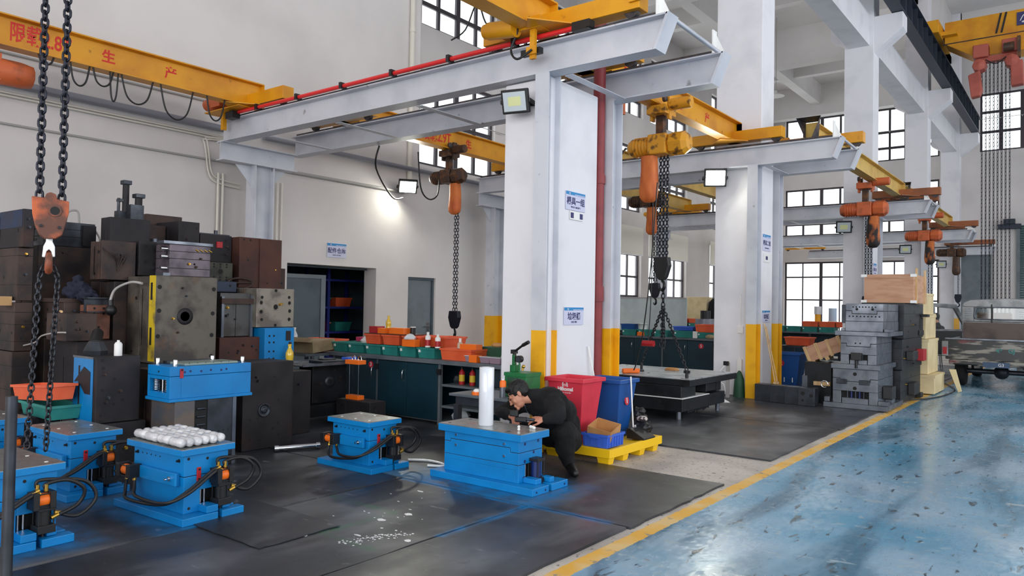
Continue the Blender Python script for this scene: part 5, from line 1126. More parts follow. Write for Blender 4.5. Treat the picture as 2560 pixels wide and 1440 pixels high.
MB().box(0.02, 0.165, -0.3, 0.24, 0.331, 0.36).build('clamp_rail', LSTEEL, t); MB().box(0.02, 0.165, -0.3, -0.226, 0.0, 0.03).build('clamp_rail', LSTEEL, t)
for z in (0.08, 0.2, 0.28): MB().cyl((0.1, -0.3, z), (0.1, -0.22, z), 0.022, n=12).build('guide_bush', CHROME, t)
for k in range(4): MB().cyl((0.147, 0.05+0.05*k, 0.29), (0.155, 0.085+0.05*k, 0.27), 0.007, n=8).build('yellow_pin', BRASS, t)
t = block('old_mold', 'dark pipe covered mold with a red block, behind the pale perforated plate', (-8.7, -8.1, 4.62, 5.02, 1.93, 2.25), RUSTD, holes=[(0.8, 0.8), (0.75, 0.3), (0.9, 0.5)], gaps=(0.35,))
MB().box(0.301, 0.32, 0.0, 0.07, 0.17, 0.24).build('red_block', REDI, t); MB().cyl((0.2, 0.05, 0.32), (0.2, 0.05, 0.38), 0.022, n=10).box(-0.2, 0.25, -0.2, 0.2, 0.32, 0.335).build('top_fitting', DSTEEL, t); MB().ball((0.3, -0.2, 0.14), 0.06, n=14, k=8).build('ball_joint', CHROME, t)
block('old_mold', 'small perforated dark green plate below the red block', (-8.3, -8.0, 4.66, 4.98, 1.705, 1.925), M('green_grey_steel', rgb(74, 74, 66), 0.5, 0.4, col2=rgb(50, 50, 48), scale=6), holes=[(a, z) for a in (0.25, 0.5, 0.75) for z in (0.08, 0.22, 0.9, 0.76)], hr=0.012, rings=[(0.5, 0.5, 0.035)])
t = block('old_mold', 'big reddish brown block at the right end of the pile top', (-8.55, -7.95, 5.03, 5.6, 1.64, 2.24), BROWN, holes=[(0.1, 0.95), (0.25, 0.95), (0.2, 0.55)], hr=0.012, gaps=()); MB().box(0.301, 0.315, -0.02, 0.285, 0.0, 0.598).build('face_plate', BROWN, t)
block('old_mold', 'narrow brown block by the grey open door', (-8.5, -8.1, 5.62, 5.78, 1.64, 1.9), RUST, holes=[(0.5, 0.65), (0.5, 0.35)], hr=0.012)
block('old_mold', 'blue grey mold half between the mottled plate and the slide cover', (-8.2, -7.72, 4.45, 4.86, 1.58, 1.70), M('blue_grey_steel', rgb(52, 62, 82), 0.5, 0.3), holes=[(0.8, 0.6)], hr=0.015)
t = thing('steel_hand_wheel', 'rusty hand wheel resting behind the grey slide cover', 'hand wheel', (-7.9, 5.02, 1.66)); MB().tube([(0, 0.16*math.cos(a*PI/6), 0.03+0.06*math.sin(a*PI/6)) for a in range(12)], 0.012, n=6, sub=3, closed=True).cyl((0, -0.15, 0.03), (0, 0.15, 0.04), 0.009, n=6).build('wheel_rim', RUST, t)
t = block('old_mold', 'grey slide cover mold with raised side rails', (-8.1, -7.5, 4.53, 4.90, 1.09, 1.57), M('slide_grey', rgb(92, 92, 92), 0.45, 0.5, col2=rgb(70, 66, 64), scale=4), holes=[(0.25, 0.5)], hr=0.014)
MB().box(0.3, 0.33, -0.185, -0.155, -0.03, 0.44).box(0.3, 0.33, 0.17, 0.2, -0.03, 0.46).build('side_rail', LSTEEL, t); MB().box(0.3, 0.345, -0.195, 0.2, 0.36, 0.42).build('cross_bar', RUST, t); MB().box(0.3, 0.304, 0.0, 0.004, 0.0, 0.36).build('seam', HOLE, t)
PH = [(0.14, 0.77), (0.86, 0.78), (0.5, 0.95), (0.14, 0.2), (0.5, 0.05)]
block('old_mold', 'pale mottled plate with a centre bore and ringed holes', (-7.8, -7.4, 4.91, 5.41, 1.19, 1.63), PALEG, holes=PH, hr=0.018, rings=[(0.5, 0.52, 0.036), (0.12, 0.63, 0.024), (0.87, 0.63, 0.024), (0.12, 0.4, 0.024), (0.88, 0.42, 0.024), (0.87, 0.2, 0.024)], gaps=(0.6,))
block('old_mold', 'reddish brown plate under the grey slide cover', (-7.9, -7.4, 4.47, 5.02, 0.72, 1.085), BROWN, holes=[(0.2, 0.55), (0.82, 0.6)], hr=0.012)
t = block('old_mold', 'bright blue perforated plate under the pale mottled plate', (-7.9, -7.3, 4.96, 5.35, 0.78, 1.185), BLUE, holes=[(a, z) for a in (0.15, 0.3) for z in (0.15, 0.35, 0.6, 0.78)], hr=0.012, group=None); MB().box(0.301, 0.31, 0.08, 0.14, 0.26, 0.37).build('dark_socket', RUSTD, t)
block('old_mold', 'dark base carrying the brown plate and the blue perforated plate', (-7.9, -6.97, 4.55, 5.35, 0.019, 0.715), RUSTD, gaps=(0.3,), holes=[(0.7, 0.9)])
for dims, lb in (((-9.3, -8.55, 4.02, 5.0, 0.019, 1.925), 'dark core of the pile behind the upper molds'), ((-8.53, -8.36, 3.95, 5.0, 0.019, 1.63), 'dark inner wall of the pile behind the mottled plate'), ((-8.5, -7.95, 5.02, 5.8, 0.019, 1.63), 'dark support under the reddish brown block')):
    block('old_mold', lb, dims, RUSTD)
# circular plate standing on the floor
t = block('old_mold', 'black upright mold plate with a round flange standing on the floor', (-6.95, -6.52, 4.2, 4.78, 0.019, 0.88), RUSTD, holes=[(0.15, 0.84), (0.3, 0.79), (0.62, 0.82), (0.6, 0.76), (0.15, 0.35), (0.3, 0.36), (0.15, 0.13), (0.35, 0.1), (0.7, 0.55), (0.7, 0.28), (0.6, 0.22), (0.72, 0.14)], hr=0.014, gaps=(0.35,), group=None)
MB().lathe((0.2155, -0.05, 0.385), [(0.07, 0), (0.07, 0.012), (0.052, 0.012), (0.052, 0.004), (0.03, 0.004), (0.03, 0.016), (0.012, 0.016)], n=24, axis='x').build('flange', DSTEEL, t)
# springs mold on a stand
st = thing('mold_stand', 'dark stacked blocks carrying the light blue springs mold', 'mold stand', (-6.35, 3.62, 0))
MB().box(-0.2, 0.2, -0.30, -0.12, 0.018, 0.618).build('block', M('post_mixed', rgb(110, 98, 88), 0.5, 0.3, col2=rgb(84, 88, 96), scale=4), st, bevel=0.004)
MB().box(-0.2, 0.19, -0.12, 0.0, 0.018, 0.618).build('block', HOLE, st); MB().box(-0.2, 0.2, 0.0, 0.24, 0.10, 0.618).build('block', DSTEEL, st, bevel=0.004); MB().box(0.18, 0.205, 0.24, 0.275, 0.018, 0.618).build('block', LSTEEL, st)
MB().box(-0.2, 0.2, 0.0, 0.3, 0.018, 0.098).build('block', RUSTD, st, bevel=0.004)
for k in range(5): recess(st, (0.2005, 0.02+0.045*k, 0.33), 'x', 0.008)
for k in range(7): MB().cyl((0.191, -0.1, 0.12+0.07*k), (0.191, -0.02, 0.12+0.07*k), 0.012, n=8).build('round_bar', DSTEEL, st)
t = thing('injection_mold', 'long light blue mold half with springs in its side window, raised on the stand', 'mold', (-6.34, 3.66, 0.619))
x0, x1, y0, y1 = -0.19, 0.19, -0.39, 0.38
MB().box(x0-0.01, x1+0.012, y0-0.012, y1+0.012, 0.0, 0.026).build('clamp_plate', BLUE, t, bevel=0.003)
MB().box(x0, x1, y0+0.10, y1, 0.026, 0.215).box(x0, x0+0.03, y0, y0+0.10, 0.026, 0.215).box(x1-0.06, x1, y0, y0+0.10, 0.026, 0.215).box(x0+0.03, x1-0.06, y0, y0+0.10, 0.026, 0.075).box(x0+0.03, x1-0.06, y0, y0+0.10, 0.185, 0.215).build('mold_body', BLUE, t, bevel=0.003)
MB().box(x0, x1, y0, y1, 0.218, 0.30).build('upper_plate', BLUE, t, bevel=0.003)
MB().box(x0+0.03, x1-0.06, y0+0.095, y0+0.099, 0.075, 0.185).build('window_back', HOLE, t)
for xx in (-0.11, 0.085):
    sp = [(xx+0.028*math.cos(k*PI/4), y0+0.045+0.028*math.sin(k*PI/4), 0.076+0.108*k/64) for k in range(65)]
    MB().tube(sp, 0.005, n=6, sub=1).build('return_spring', CHROME, t)
MB().cyl((0.0, y0+0.04, 0.076), (0.0, y0+0.04, 0.184), 0.009, n=12).build('guide_pin', CHROME, t)
for (xx, yy) in ((x0+0.05, y0+0.06), (x1-0.05, y0+0.07), (x0+0.06, y1-0.2), (x1-0.05, y1-0.06)):
    MB().lathe((xx, yy, 0.30), [(0.019, 0), (0.019, 0.05), (0.016, 0.058), (0.012, 0.058)], n=14).build('guide_pillar', CHROME, t)
MB().box(x0+0.1, x1-0.02, y0+0.14, y1-0.12, 0.30, 0.322).build('core_insert', M('pale_green_core', rgb(140, 158, 152), 0.35, 0.3), t, bevel=0.008)
MB().box(x0+0.03, x0+0.1, y0+0.12, y1-0.24, 0.30, 0.328).build('core_insert', DSTEEL, t)
for k in range(6): MB().box(x1-0.03, x1-0.015, y0+0.18+0.075*k, y0+0.182+0.075*k, 0.318, 0.3235).build('core_groove', HOLE, t)
lk = MB().box(x1, x1+0.009, y0+0.085, y0+0.115, 0.20, 0.28).build('safety_strap', REDI, t, bevel=0.002); recess(lk, (x1+0.0095, y0+0.1, 0.27), 'x', 0.009)
for k, y in enumerate((0.13, 0.18, 0.28, 0.37, 0.47, 0.52)): recess(t, (x1+0.0005, y0+y, 0.25+(0.005 if k % 2 else 0)), 'x', 0.010, BLUEFLAT)
recess(t, ((x0+x1)/2, y0-0.0005, 0.25), 'y', 0.010)
# chrome cylinder on the floor
t = thing('steel_roller', 'bright steel tube with end collars lying on the floor by the flange plate', 'steel tube', (-6.3, 4.44, 0.052), 1.12)
MB().cyl((0.0, 0, 0), (0.40, 0, 0), 0.026, n=18).build('tube_body', CHROME, t); MB().cyl((-0.02, 0, 0), (0.02, 0, 0), 0.034, n=16).cyl((0.38, 0, 0), (0.42, 0, 0), 0.034, n=16).build('end_collar', CHROME, t)
# black square mold with tray on top, beside the bench
t = block('old_mold', 'black square mold with a gear shaped centre under the metal tray', (-7.62, -7.35, 5.66, 6.18, 0.27, 0.735), DIE, gaps=(0.3,), holes=[(0.08, 0.92), (0.92, 0.94), (0.08, 0.08), (0.92, 0.06)], hr=0.02, group=None)
MB().lathe((0.1355, 0.0, 0.25), [(0.075, 0), (0.075, 0.005), (0.03, 0.005)], n=20, axis='x').build('gear_centre', DSTEEL, t); recess(t, (0.1405, 0.0, 0.25), 'x', 0.035)
for k in range(8): recess(t, (0.137, 0.062*math.cos(k*PI/4), 0.25+0.062*math.sin(k*PI/4)), 'x', 0.016)
for z in (0.09, 0.2, 0.27, 0.36): MB().lathe((-0.05, -0.26, z), [(0.03, 0), (0.03, -0.02), (0.014, -0.02)], n=14, axis='y').build('hose_port', LSTEEL, t)
block('old_mold', 'wide flat black plate under the black square mold', (-7.75, -7.25, 5.4, 6.25, 0.13, 0.265), DIE, group=None)
for k, (x, y) in enumerate(((-7.7, 5.45), (-7.3, 5.45), (-7.7, 6.2), (-7.3, 6.2))):
    pass
t = thing('steel_trestle', 'thin bright steel trestle under the wide flat black plate', 'trestle', (-7.5, 5.82, 0.013))
for x in (-0.2, 0.22):
    for y in (-0.38, 0.40): MB().cyl((x, y, 0), (x, y, 0.115), 0.012, n=8).build('leg', LSTEEL, t)
MB().box(-0.22, 0.24, -0.4, 0.42, 0.105, 0.116).build('frame', DSTEEL, t)
t = thing('metal_tray', 'flat metal tray on the black square mold, small tools on it', 'tray', (-7.45, 5.85, 0.736))
MB().box(-0.3, 0.30, -0.48, 0.42, 0, 0.012).box(-0.3, -0.29, -0.48, 0.42, 0.012, 0.03).box(0.29, 0.30, -0.48, 0.42, 0.012, 0.03).build('tray_sheet', LSTEEL, t)
t = thing('hand_tool', 'dark flat tool on the metal tray', 'tool', (-7.4, 5.95, 0.749)); MB().box(-0.12, 0.14, -0.22, 0.2, 0, 0.03).box(-0.1, 0.0, -0.1, 0.1, 0.03, 0.045).build('tool_body', DSTEEL, t, bevel=0.004)
t = thing('small_box', 'small blue box on the metal tray', 'box', (-7.3, 6.18, 0.749)); MB().box(-0.06, 0.06, -0.08, 0.07, 0, 0.06).build('box_body', BLUEBOX, t, bevel=0.004)
bt = thing('drink_bottle', 'bottle of yellow drink in front of the bright blue perforated plate', 'bottle', (-7.2, 5.22, 0.7155))
def bottle(t, liquid=OIL, s=1.0):
    MB().lathe((0, 0, 0), [(0.030*s, 0), (0.034*s, 0.004*s), (0.034*s, 0.07*s), (0.029*s, 0.085*s), (0.034*s, 0.10*s), (0.033*s, 0.14*s), (0.014*s, 0.18*s), (0.013*s, 0.195*s)], n=18).build('bottle_body', liquid, t)
    MB().cyl((0, 0, 0.195*s), (0, 0, 0.213*s), 0.016*s, n=14).build('bottle_cap', liquid if liquid is not CLEARP else WHITE, t)
bottle(bt, s=1.35)
t = thing('snack_packet', 'small red packet beside the bottle of yellow drink', 'packet', (-7.15, 5.10, 0.7155)); MB().cbox((0, 0, 0.035), (0.06, 0.1, 0.07), rot=(0.2, 0.1, 0.3)).build('packet_body', REDI, t, bevel=0.01)
# orange and green crates at the left
def crate(t, w, d, h, mat, lip=0.012, tp=0.03):
    """open tapered storage crate"""
    b = MB(); o0 = [(-w/2+tp, -d/2+tp, 0), (w/2-tp, -d/2+tp, 0), (w/2-tp, d/2-tp, 0), (-w/2+tp, d/2-tp, 0)]; o1 = [(-w/2, -d/2, h), (w/2, -d/2, h), (w/2, d/2, h), (-w/2, d/2, h)]
    k = 0.006; i1 = [(x-math.copysign(k, x), y-math.copysign(k, y), h) for x, y, z in o1]; i0 = [(x-math.copysign(k, x), y-math.copysign(k, y), k) for x, y, z in o0]
    b.add(o0+o1+i1+i0, [(3, 2, 1, 0)]+[(i, (i+1) % 4, 4+(i+1) % 4, 4+i) for i in range(4)]+[(4+i, 4+(i+1) % 4, 8+(i+1) % 4, 8+i) for i in range(4)]+[(8+i, 8+(i+1) % 4, 12+(i+1) % 4, 12+i) for i in range(4)]+[(12, 13, 14, 15)])
    b.build('crate_body', mat, t, bevel=0.002)
    r = MB(); r.box(-w/2-lip, w/2+lip, -d/2-lip, -d/2+0.002, h-0.02, h+0.002).box(-w/2-lip, w/2+lip, d/2-0.002, d/2+lip, h-0.02, h+0.002).box(-w/2-lip, -w/2+0.002, -d/2, d/2, h-0.02, h+0.002).box(w/2-0.002, w/2+lip, -d/2, d/2, h-0.02, h+0.002)
    r.build('crate_rim', mat, t)
    return t
t = thing('storage_crate', 'orange storage crate stacked on the green one at the left', 'crate', (-7.25, 2.72, 0.60)); crate(t, 0.72, 0.24, 0.13, ORANGE, 0.012, 0.02); t.rotation_euler = (0, -0.07, 0)
t = thing('storage_crate', 'green storage crate under the orange one at the left', 'crate', (-7.2, 2.76, 0.455)); crate(t, 0.62, 0.26, 0.12, TEAL, 0.012, 0.02)
t = thing('prop_block', 'dark block under the green storage crate', 'block', (-7.2, 2.78, 0)); MB().box(-0.33, 0.0, -0.14, 0.06, 0.019, 0.454).build('block_body', RUSTD, t, bevel=0.004)
# near post at the left edge with an orange hand pump
t = thing('steel_post', 'dark upright steel post at the bottom left edge', 'post', (-3.72, 1.27, 0)); MB().cyl((0, 0, 0.018), (0, 0, 1.06), 0.023, n=22).build('post_tube', DSTEEL, t); MB().cyl((0, 0, 0.018), (0, 0, 0.03), 0.09, n=22).build('post_foot', DSTEEL, t)
t = thing('hand_truck', 'orange lifting tool standing behind the dark post at the edge', 'lifting tool', (-4.0, 1.26, 0)); MB().box(-0.03, 0.05, -0.03, 0.03, 0.35, 0.78).box(-0.05, 0.06, -0.04, 0.04, 0.62, 0.80).build('tool_body', HOISTO, t, bevel=0.008); MB().box(-0.06, 0.06, -0.06, 0.06, 0.018, 0.35).build('tool_foot', DSTEEL, t)
# ================================================================ BENCHES
def bench(t, x0, x1, y0, y1, h, bays, num=None):
    """steel workbench, front at y0 (local coords = room). bays: list of (xa, xb, kind)"""
    MB().box(x0-0.04, x1+0.02, y0-0.04, y1, h-0.05, h).build('worktop', BENCHG, t, bevel=0.004)
    MB().box(x0, x1, y1-0.02, y1, 0.03, h-0.05).build('back_panel', BENCH, t); MB().box(x0, x1, y0+0.02, y1-0.02, 0.03, 0.05).build('bottom_panel', BENCHG, t)
    for xa in sorted({b[0] for b in bays} | {bays[-1][1]}): MB().box(xa-0.02, xa+0.02, y0, y0+0.04, 0.0, h-0.05).build('upright', BENCHG, t)
    for xa, xb, kind in bays:
        if kind == 'open':
            for z in (0.22, 0.48): MB().box(xa+0.02, xb-0.02, y0+0.03, y1-0.02, z, z+0.015).box(xa+0.02, xb-0.02, y0+0.02, y0+0.03, z-0.01, z+0.018).build('shelf', BENCHG, t)
        else:
            n = 2 if kind == 'pair' else 1
            for k in range(n):
                a = xa+0.02+(xb-xa-0.04)*k/n; b_ = xa+0.02+(xb-xa-0.04)*(k+1)/n
                d = MB().box(a+0.004, b_-0.004, y0-0.012, y0+0.006, 0.05, h-0.06).build('door', BENCH, t, bevel=0.003)
                hx = b_-0.05 if k == 0 else a+0.05
                if k == 0 or n == 1: MB().tube([(hx, y0-0.012, h-0.30), (hx, y0-0.04, h-0.28), (hx, y0-0.04, h-0.18), (hx, y0-0.012, h-0.16)], 0.007, n=6, sub=3).build('handle', CHROME, d)
            MB().box(xb-0.035, xb+0.035, y0-0.02, y0-0.002, h-0.18, h-0.11).build('hinge', BLACK, t)
def badge(t, x, y, z, s, r=0.045):
    b = MB().cyl((x, y, z), (x, y-0.0015, z), r, n=24).build('number_badge', BADGE, t)
    text(s, r*1.55, INKW, b, (x, y-0.003, z), 'y', bold=0.001)
t = thing('workbench', 'long dark teal steel workbench numbered 3 with storage crates on top', 'workbench', (0, 0, 0.013))
bench(t, -8.3, -5.30, 6.75, 7.35, 0.79, [(-8.3, -7.42, 'one'), (-7.42, -6.31, 'pair'), (-6.31, -5.34, 'open')])
badge(t, -7.53, 6.736, 0.66, '3')
HB = 0.804
def crates(specs, group=None):
    for (x, y, z, w, d, h, mat, label) in specs:
        t = thing('storage_crate', label, 'crate', (x, y, z), 0, group); crate(t, w, d, h, mat, 0.008, 0.018)
        if mat is TEAL: MB().box(-w/2+0.03, -w/2+0.06, -d/2-0.004, -d/2+0.016, h*0.55, h*0.8).build('paper_label', WHITE, t)
GC = 'green crates along the long bench'
crates([(-8.25, 7.03, HB, 0.30, 0.46, 0.13, TEAL, 'green crate half hidden by the cardboard box, first in the bench row'), (-7.93, 7.03, HB, 0.31, 0.46, 0.13, TEAL, 'second green crate in the bench row, red packet scraps above it'),
        (-7.58, 7.03, HB, 0.30, 0.46, 0.13, TEAL, 'third green crate in the bench row, under the left joined orange crate'), (-7.26, 7.03, HB, 0.30, 0.46, 0.13, TEAL, 'fourth green crate in the bench row, under the right joined orange crate'),
        (-6.93, 7.03, HB, 0.30, 0.46, 0.13, TEAL, 'fifth green crate in the bench row, under the bright orange crate'), (-6.60, 7.03, HB, 0.30, 0.46, 0.13, TEAL, 'last green crate in the bench row, beside the big lower orange crate')], GC)
crates([(-7.62, 7.06, HB+0.134, 0.30, 0.46, 0.13, ORANGE, 'orange crate on the third green crate, bottle standing on its board'), (-7.27, 7.06, HB+0.134, 0.32, 0.46, 0.13, ORANGE, 'orange crate in the middle of the upper bench row'),
        (-6.90, 7.08, HB+0.134, 0.34, 0.46, 0.13, ORANGE, 'orange crate above the fifth green crate'), (-6.55, 7.15, HB+0.134, 0.30, 0.40, 0.13, ORANGE, 'orange crate behind the spray cans on the upper bench row'),
        (-6.10, 7.06, HB, 0.50, 0.52, 0.14, ORANGE, 'big orange crate standing directly on the bench top')], 'orange crates on the long bench')
t = thing('board', 'thin dark board lying across the two joined orange crates', 'board', (-7.42, 7.05, HB+0.2665)); MB().box(-0.36, 0.4, -0.22, 0.2, 0, 0.008).build('board_sheet', BROWN, t)
def carton(name, label, loc, d, mat, rot=0, tilt=None):
    t = thing(name, label, 'box', loc, rot); MB().box(-d[0]/2, d[0]/2, -d[1]/2, d[1]/2, 0, d[2]).build('box_body', mat, t, bevel=0.002)
    MB().box(-d[0]/2-0.001, d[0]/2+0.001, -0.015, 0.015, d[2], d[2]+0.001).build('tape', mat, t); return t
z2 = HB+0.275
carton('small_box', 'dark red box on the board above the orange crates', (-7.72, 7.0, z2), (0.16, 0.14, 0.09), REDI)
carton('small_box', 'small orange box with a white label beside the yellow drink on the crates', (-7.52, 6.95, z2), (0.13, 0.12, 0.07), ORANGE2)
carton('small_box', 'long orange box on the board right of the yellow drink', (-7.27, 7.0, z2), (0.28, 0.14, 0.08), ORANGE2)
t = thing('black_cup', 'black cup with a pale lid at the end of the crate board', 'cup', (-7.08, 7.05, z2)); MB().cyl((0, 0, 0), (0, 0, 0.09), 0.035, n=16).build('cup_body', BLACK, t); MB().cyl((0, 0, 0.09), (0, 0, 0.1), 0.038, n=16).build('cup_lid', WHITE, t)
t = thing('drink_bottle', 'bottle of yellow drink standing highest on the orange bench crates', 'bottle', (-7.66, 7.12, z2)); t.location = (-7.60, 7.1, z2); bottle(t, s=1.1)
def spray(label, loc, h=0.19, r=0.034, body=WHITE, cap=WHITE, band=REDI):
    t = thing('spray_can', label, 'spray can', loc)
    MB().lathe((0, 0, 0), [(r, 0), (r, h*0.72), (r*0.6, h*0.8), (r*0.45, h*0.82)], n=18).build('can_body', body, t); MB().cyl((0, 0, h*0.82), (0, 0, h), r*0.5, n=12).build('spray_cap', cap, t)
    if band: MB().cyl((0, 0, h*0.1), (0, 0, h*0.5), r+0.0008, n=18, caps=False).build('can_label', band, t)
spray('white and red spray can behind the small orange tray on the upper crates', (-6.62, 6.86, HB+0.136)); spray('taller white and red spray can in front of the hook chain', (-6.43, 6.84, HB+0.136), 0.17)
spray('white spray can standing in the big orange crate', (-6.2, 7.0, HB+0.012), 0.25, 0.036, M('can_beige', rgb(200, 182, 160), 0.4))
carton('small_box', 'bright orange tray with crumpled film beside the spray cans', (-6.84, 6.78, HB+0.1365), (0.22, 0.1, 0.09), ORANGE2)
t = thing('plastic_bag', 'crumpled clear film on the bright orange tray', 'film', (-6.86, 6.78, HB+0.229)); MB().lathe((0, 0, 0), [(0.08, 0), (0.085, 0.02), (0.04, 0.06), (0.01, 0.07)], n=7, smooth=False).build('film_body', CLEARP, t)
carton('small_box', 'orange parts box with a label standing in the big orange crate', (-5.98, 6.95, HB+0.10), (0.26, 0.12, 0.10), ORANGE2)
carton('small_box', 'small bright orange box at the front edge of the bench', (-5.78, 6.80, HB+0.0), (0.12, 0.1, 0.085), ORANGE2)
for k, (x, w, lb) in enumerate(((-5.62, 0.16, 'clear tub of small parts next to the small bright orange box'), (-5.46, 0.18, 'middle clear tub of purple parts on the bench'), (-5.88, 0.08, 'narrow clear tub left of the small bright orange box'))):
    t = thing('parts_tub', lb, 'tub', (x, 6.82 if k else 6.83, HB)); MB().frus(-w/2+0.005, w/2-0.005, -0.06, 0.06, 0, 0.07, 0.01, 0.01).build('tub_body', M('tub_mauve_%d' % k, rgb(150, 128, 142), 0.3, coat=0.5), t, bevel=0.006); MB().box(-w/2, w/2, -0.065, 0.065, 0.07, 0.078).build('tub_lid', CLEARP, t, bevel=0.003)
cb = MB()
for k in range(6): cb.tube([(-5.32+0.16*math.cos(a*PI/5)*(1-0.03*k), 6.95+0.12*math.sin(a*PI/5), 0.83+0.022*k+0.01*math.sin(a+k)) for a in range(10)], 0.012, n=6, sub=3, closed=True)
tag(cb.build('cable_coil', M('white_cable', rgb(222, 214, 214), 0.5)), 'coil of white cable at the right end of the long bench', 'cable coil')
t = thing('tool_case', 'dark green case with an orange cloth on top at the back of the bench', 'case', (-5.75, 7.2, HB)); MB().box(-0.2, 0.2, -0.1, 0.08, 0, 0.17).build('case_body', GREEND, t, bevel=0.006); MB().ball((-0.02, 0, 0.19), 0.06, sc=(1.4, 0.8, 0.5)).build('orange_cloth', CARD, t)
tagmb(MB().cbox((-5.55, 6.98, 0.83), (0.4, 0.16, 0.03), rot=(0, 0.05, 0.2)), 'folded_bag', BLACK, 'flat black bag on the bench before the dark green case', 'bag')
t = thing('cardboard_box', 'long open cardboard box tilted on the left end of the bench', 'box', (-8.85, 6.62, 0.80), 0.1)
MB().cbox((0.05, 0, 0.07), (0.78, 0.42, 0.15), rot=(0.1, -0.02, 0)).build('box_body', KRAFT, t, bevel=0.004); MB().cbox((0.05, -0.23, 0.16), (0.76, 0.1, 0.006), rot=(0.6, 0, 0)).build('box_flap', KRAFT, t)
MB().cbox((0.02, -0.225, 0.1), (0.1, 0.005, 0.06), rot=(0.1, 0.5, 0)).build('tape', REDI, t)
t = thing('storage_crate', 'wide orange crate lying behind the cardboard box by the open door', 'crate', (-9.05, 7.15, 0.79), 0.1); crate(t, 0.62, 0.4, 0.15, ORANGE, 0.01, 0.03)
t = thing('side_table', 'dark table carrying the cardboard box between the pile and the bench', 'table', (-9.0, 6.85, 0.013)); MB().box(-0.55, 0.60, -0.5, 0.5, 0.73, 0.765).build('table_top', BENCHG, t); 
for x in (-0.5, 0.55):
    for y in (-0.45, 0.45): MB().box(x-0.02, x+0.02, y-0.02, y+0.02, 0, 0.73).build('leg', DSTEEL, t)
t = thing('water_bottle', 'clear water bottle beside the grey open door', 'bottle', (-9.33, 7.15, 0.955)); t.location = (-9.36, 6.86, 0.78); bottle(t, CLEARP, 1.5)
t = thing('storage_crate', 'pink crate lid behind the first green bench crate', 'crate', (-8.15, 7.22, HB+0.134)); MB().box(-0.14, 0.14, -0.1, 0.1, 0, 0.06).build('crate_body', PURPLE, t, bevel=0.004)
t = thing('tissue', 'crumpled white cloth on the green bench crates', 'cloth', (-7.88, 6.98, HB+0.134)); MB().lathe((0, 0, 0), [(0.09, 0), (0.1, 0.03), (0.06, 0.07), (0.02, 0.1)], n=8, smooth=False).build('cloth_body', WHITE, t)
# under the bench
def extinguisher(t):
    MB().lathe((0, 0, 0), [(0.035, 0), (0.037, 0.01), (0.037, 0.15), (0.02, 0.17), (0.015, 0.185)], n=18).build('can_body', REDI, t); MB().cyl((0, 0, 0.185), (0, 0, 0.21), 0.016, n=10).build('can_nozzle', BLACK, t); MB().cyl((0, 0, 0.04), (0, 0, 0.12), 0.0378, n=18, caps=False).build('can_label', OIL, t)
t = thing('aerosol_can', 'left red and yellow aerosol can on the open shelf under the bench', 'aerosol can', (-6.10, 6.93, 0.509)); extinguisher(t)
t = thing('aerosol_can', 'right red aerosol can on the open shelf under the bench', 'aerosol can', (-5.93, 6.93, 0.509)); extinguisher(t)
t = thing('file_box', 'dark blue box on the open shelf right of the red cans', 'box', (-5.70, 7.0, 0.509)); MB().box(-0.12, 0.12, -0.14, 0.14, 0, 0.21).build('box_body', BENCH, t, bevel=0.004)
t = thing('plastic_bag', 'bags of clear film on the upper open shelf', 'bag', (-6.22, 7.0, 0.509)); MB().lathe((0, 0, 0), [(0.06, 0), (0.07, 0.04), (0.05, 0.09), (0.01, 0.11)], n=7, smooth=False).build('bag_body', DSTEEL, t)
t = thing('plastic_bag', 'crumpled clear bag on the bottom of the bench', 'bag', (-6.12, 6.95, 0.075)); MB().lathe((0, 0, 0), [(0.1, 0), (0.12, 0.05), (0.07, 0.12), (0.01, 0.14)], n=8, smooth=False).build('bag_body', CLEARP, t)
# flow gauge with orange ends in front of the bench
t = thing('flow_gauge', 'clear flow gauge with orange end blocks standing before bench number 3', 'gauge', (-6.98, 6.0, 0.331))
MB().box(-0.11, 0.11, -0.05, 0.05, 0.0, 0.05).build('end_block', ORANGE2, t, bevel=0.003); MB().box(-0.12, 0.12, -0.06, 0.06, 0.42, 0.47).build('end_block', ORANGE2, t, bevel=0.003)
for x in (-0.08, 0.08):
    MB().cyl((x, -0.02, 0.05), (x, -0.02, 0.42), 0.004, n=6).build('rod', LSTEEL, t)
MB().box(-0.05, 0.05, -0.01, 0.01, 0.05, 0.42).build('gauge_tube', GLASS, t)
for x in (-0.06, 0.05): MB().tube([(x, 0, 0.47), (x, 0, 0.50), (x+0.04, 0, 0.52), (x+0.06, 0, 0.47)], 0.006, n=6).build('loop_fitting', CHROME, t)
block('old_mold', 'dark square block under the clear flow gauge', (-7.2, -6.6, 5.9, 6.15, 0.019, 0.33), RUSTD, holes=[(0.3, 0.8)], group=None)

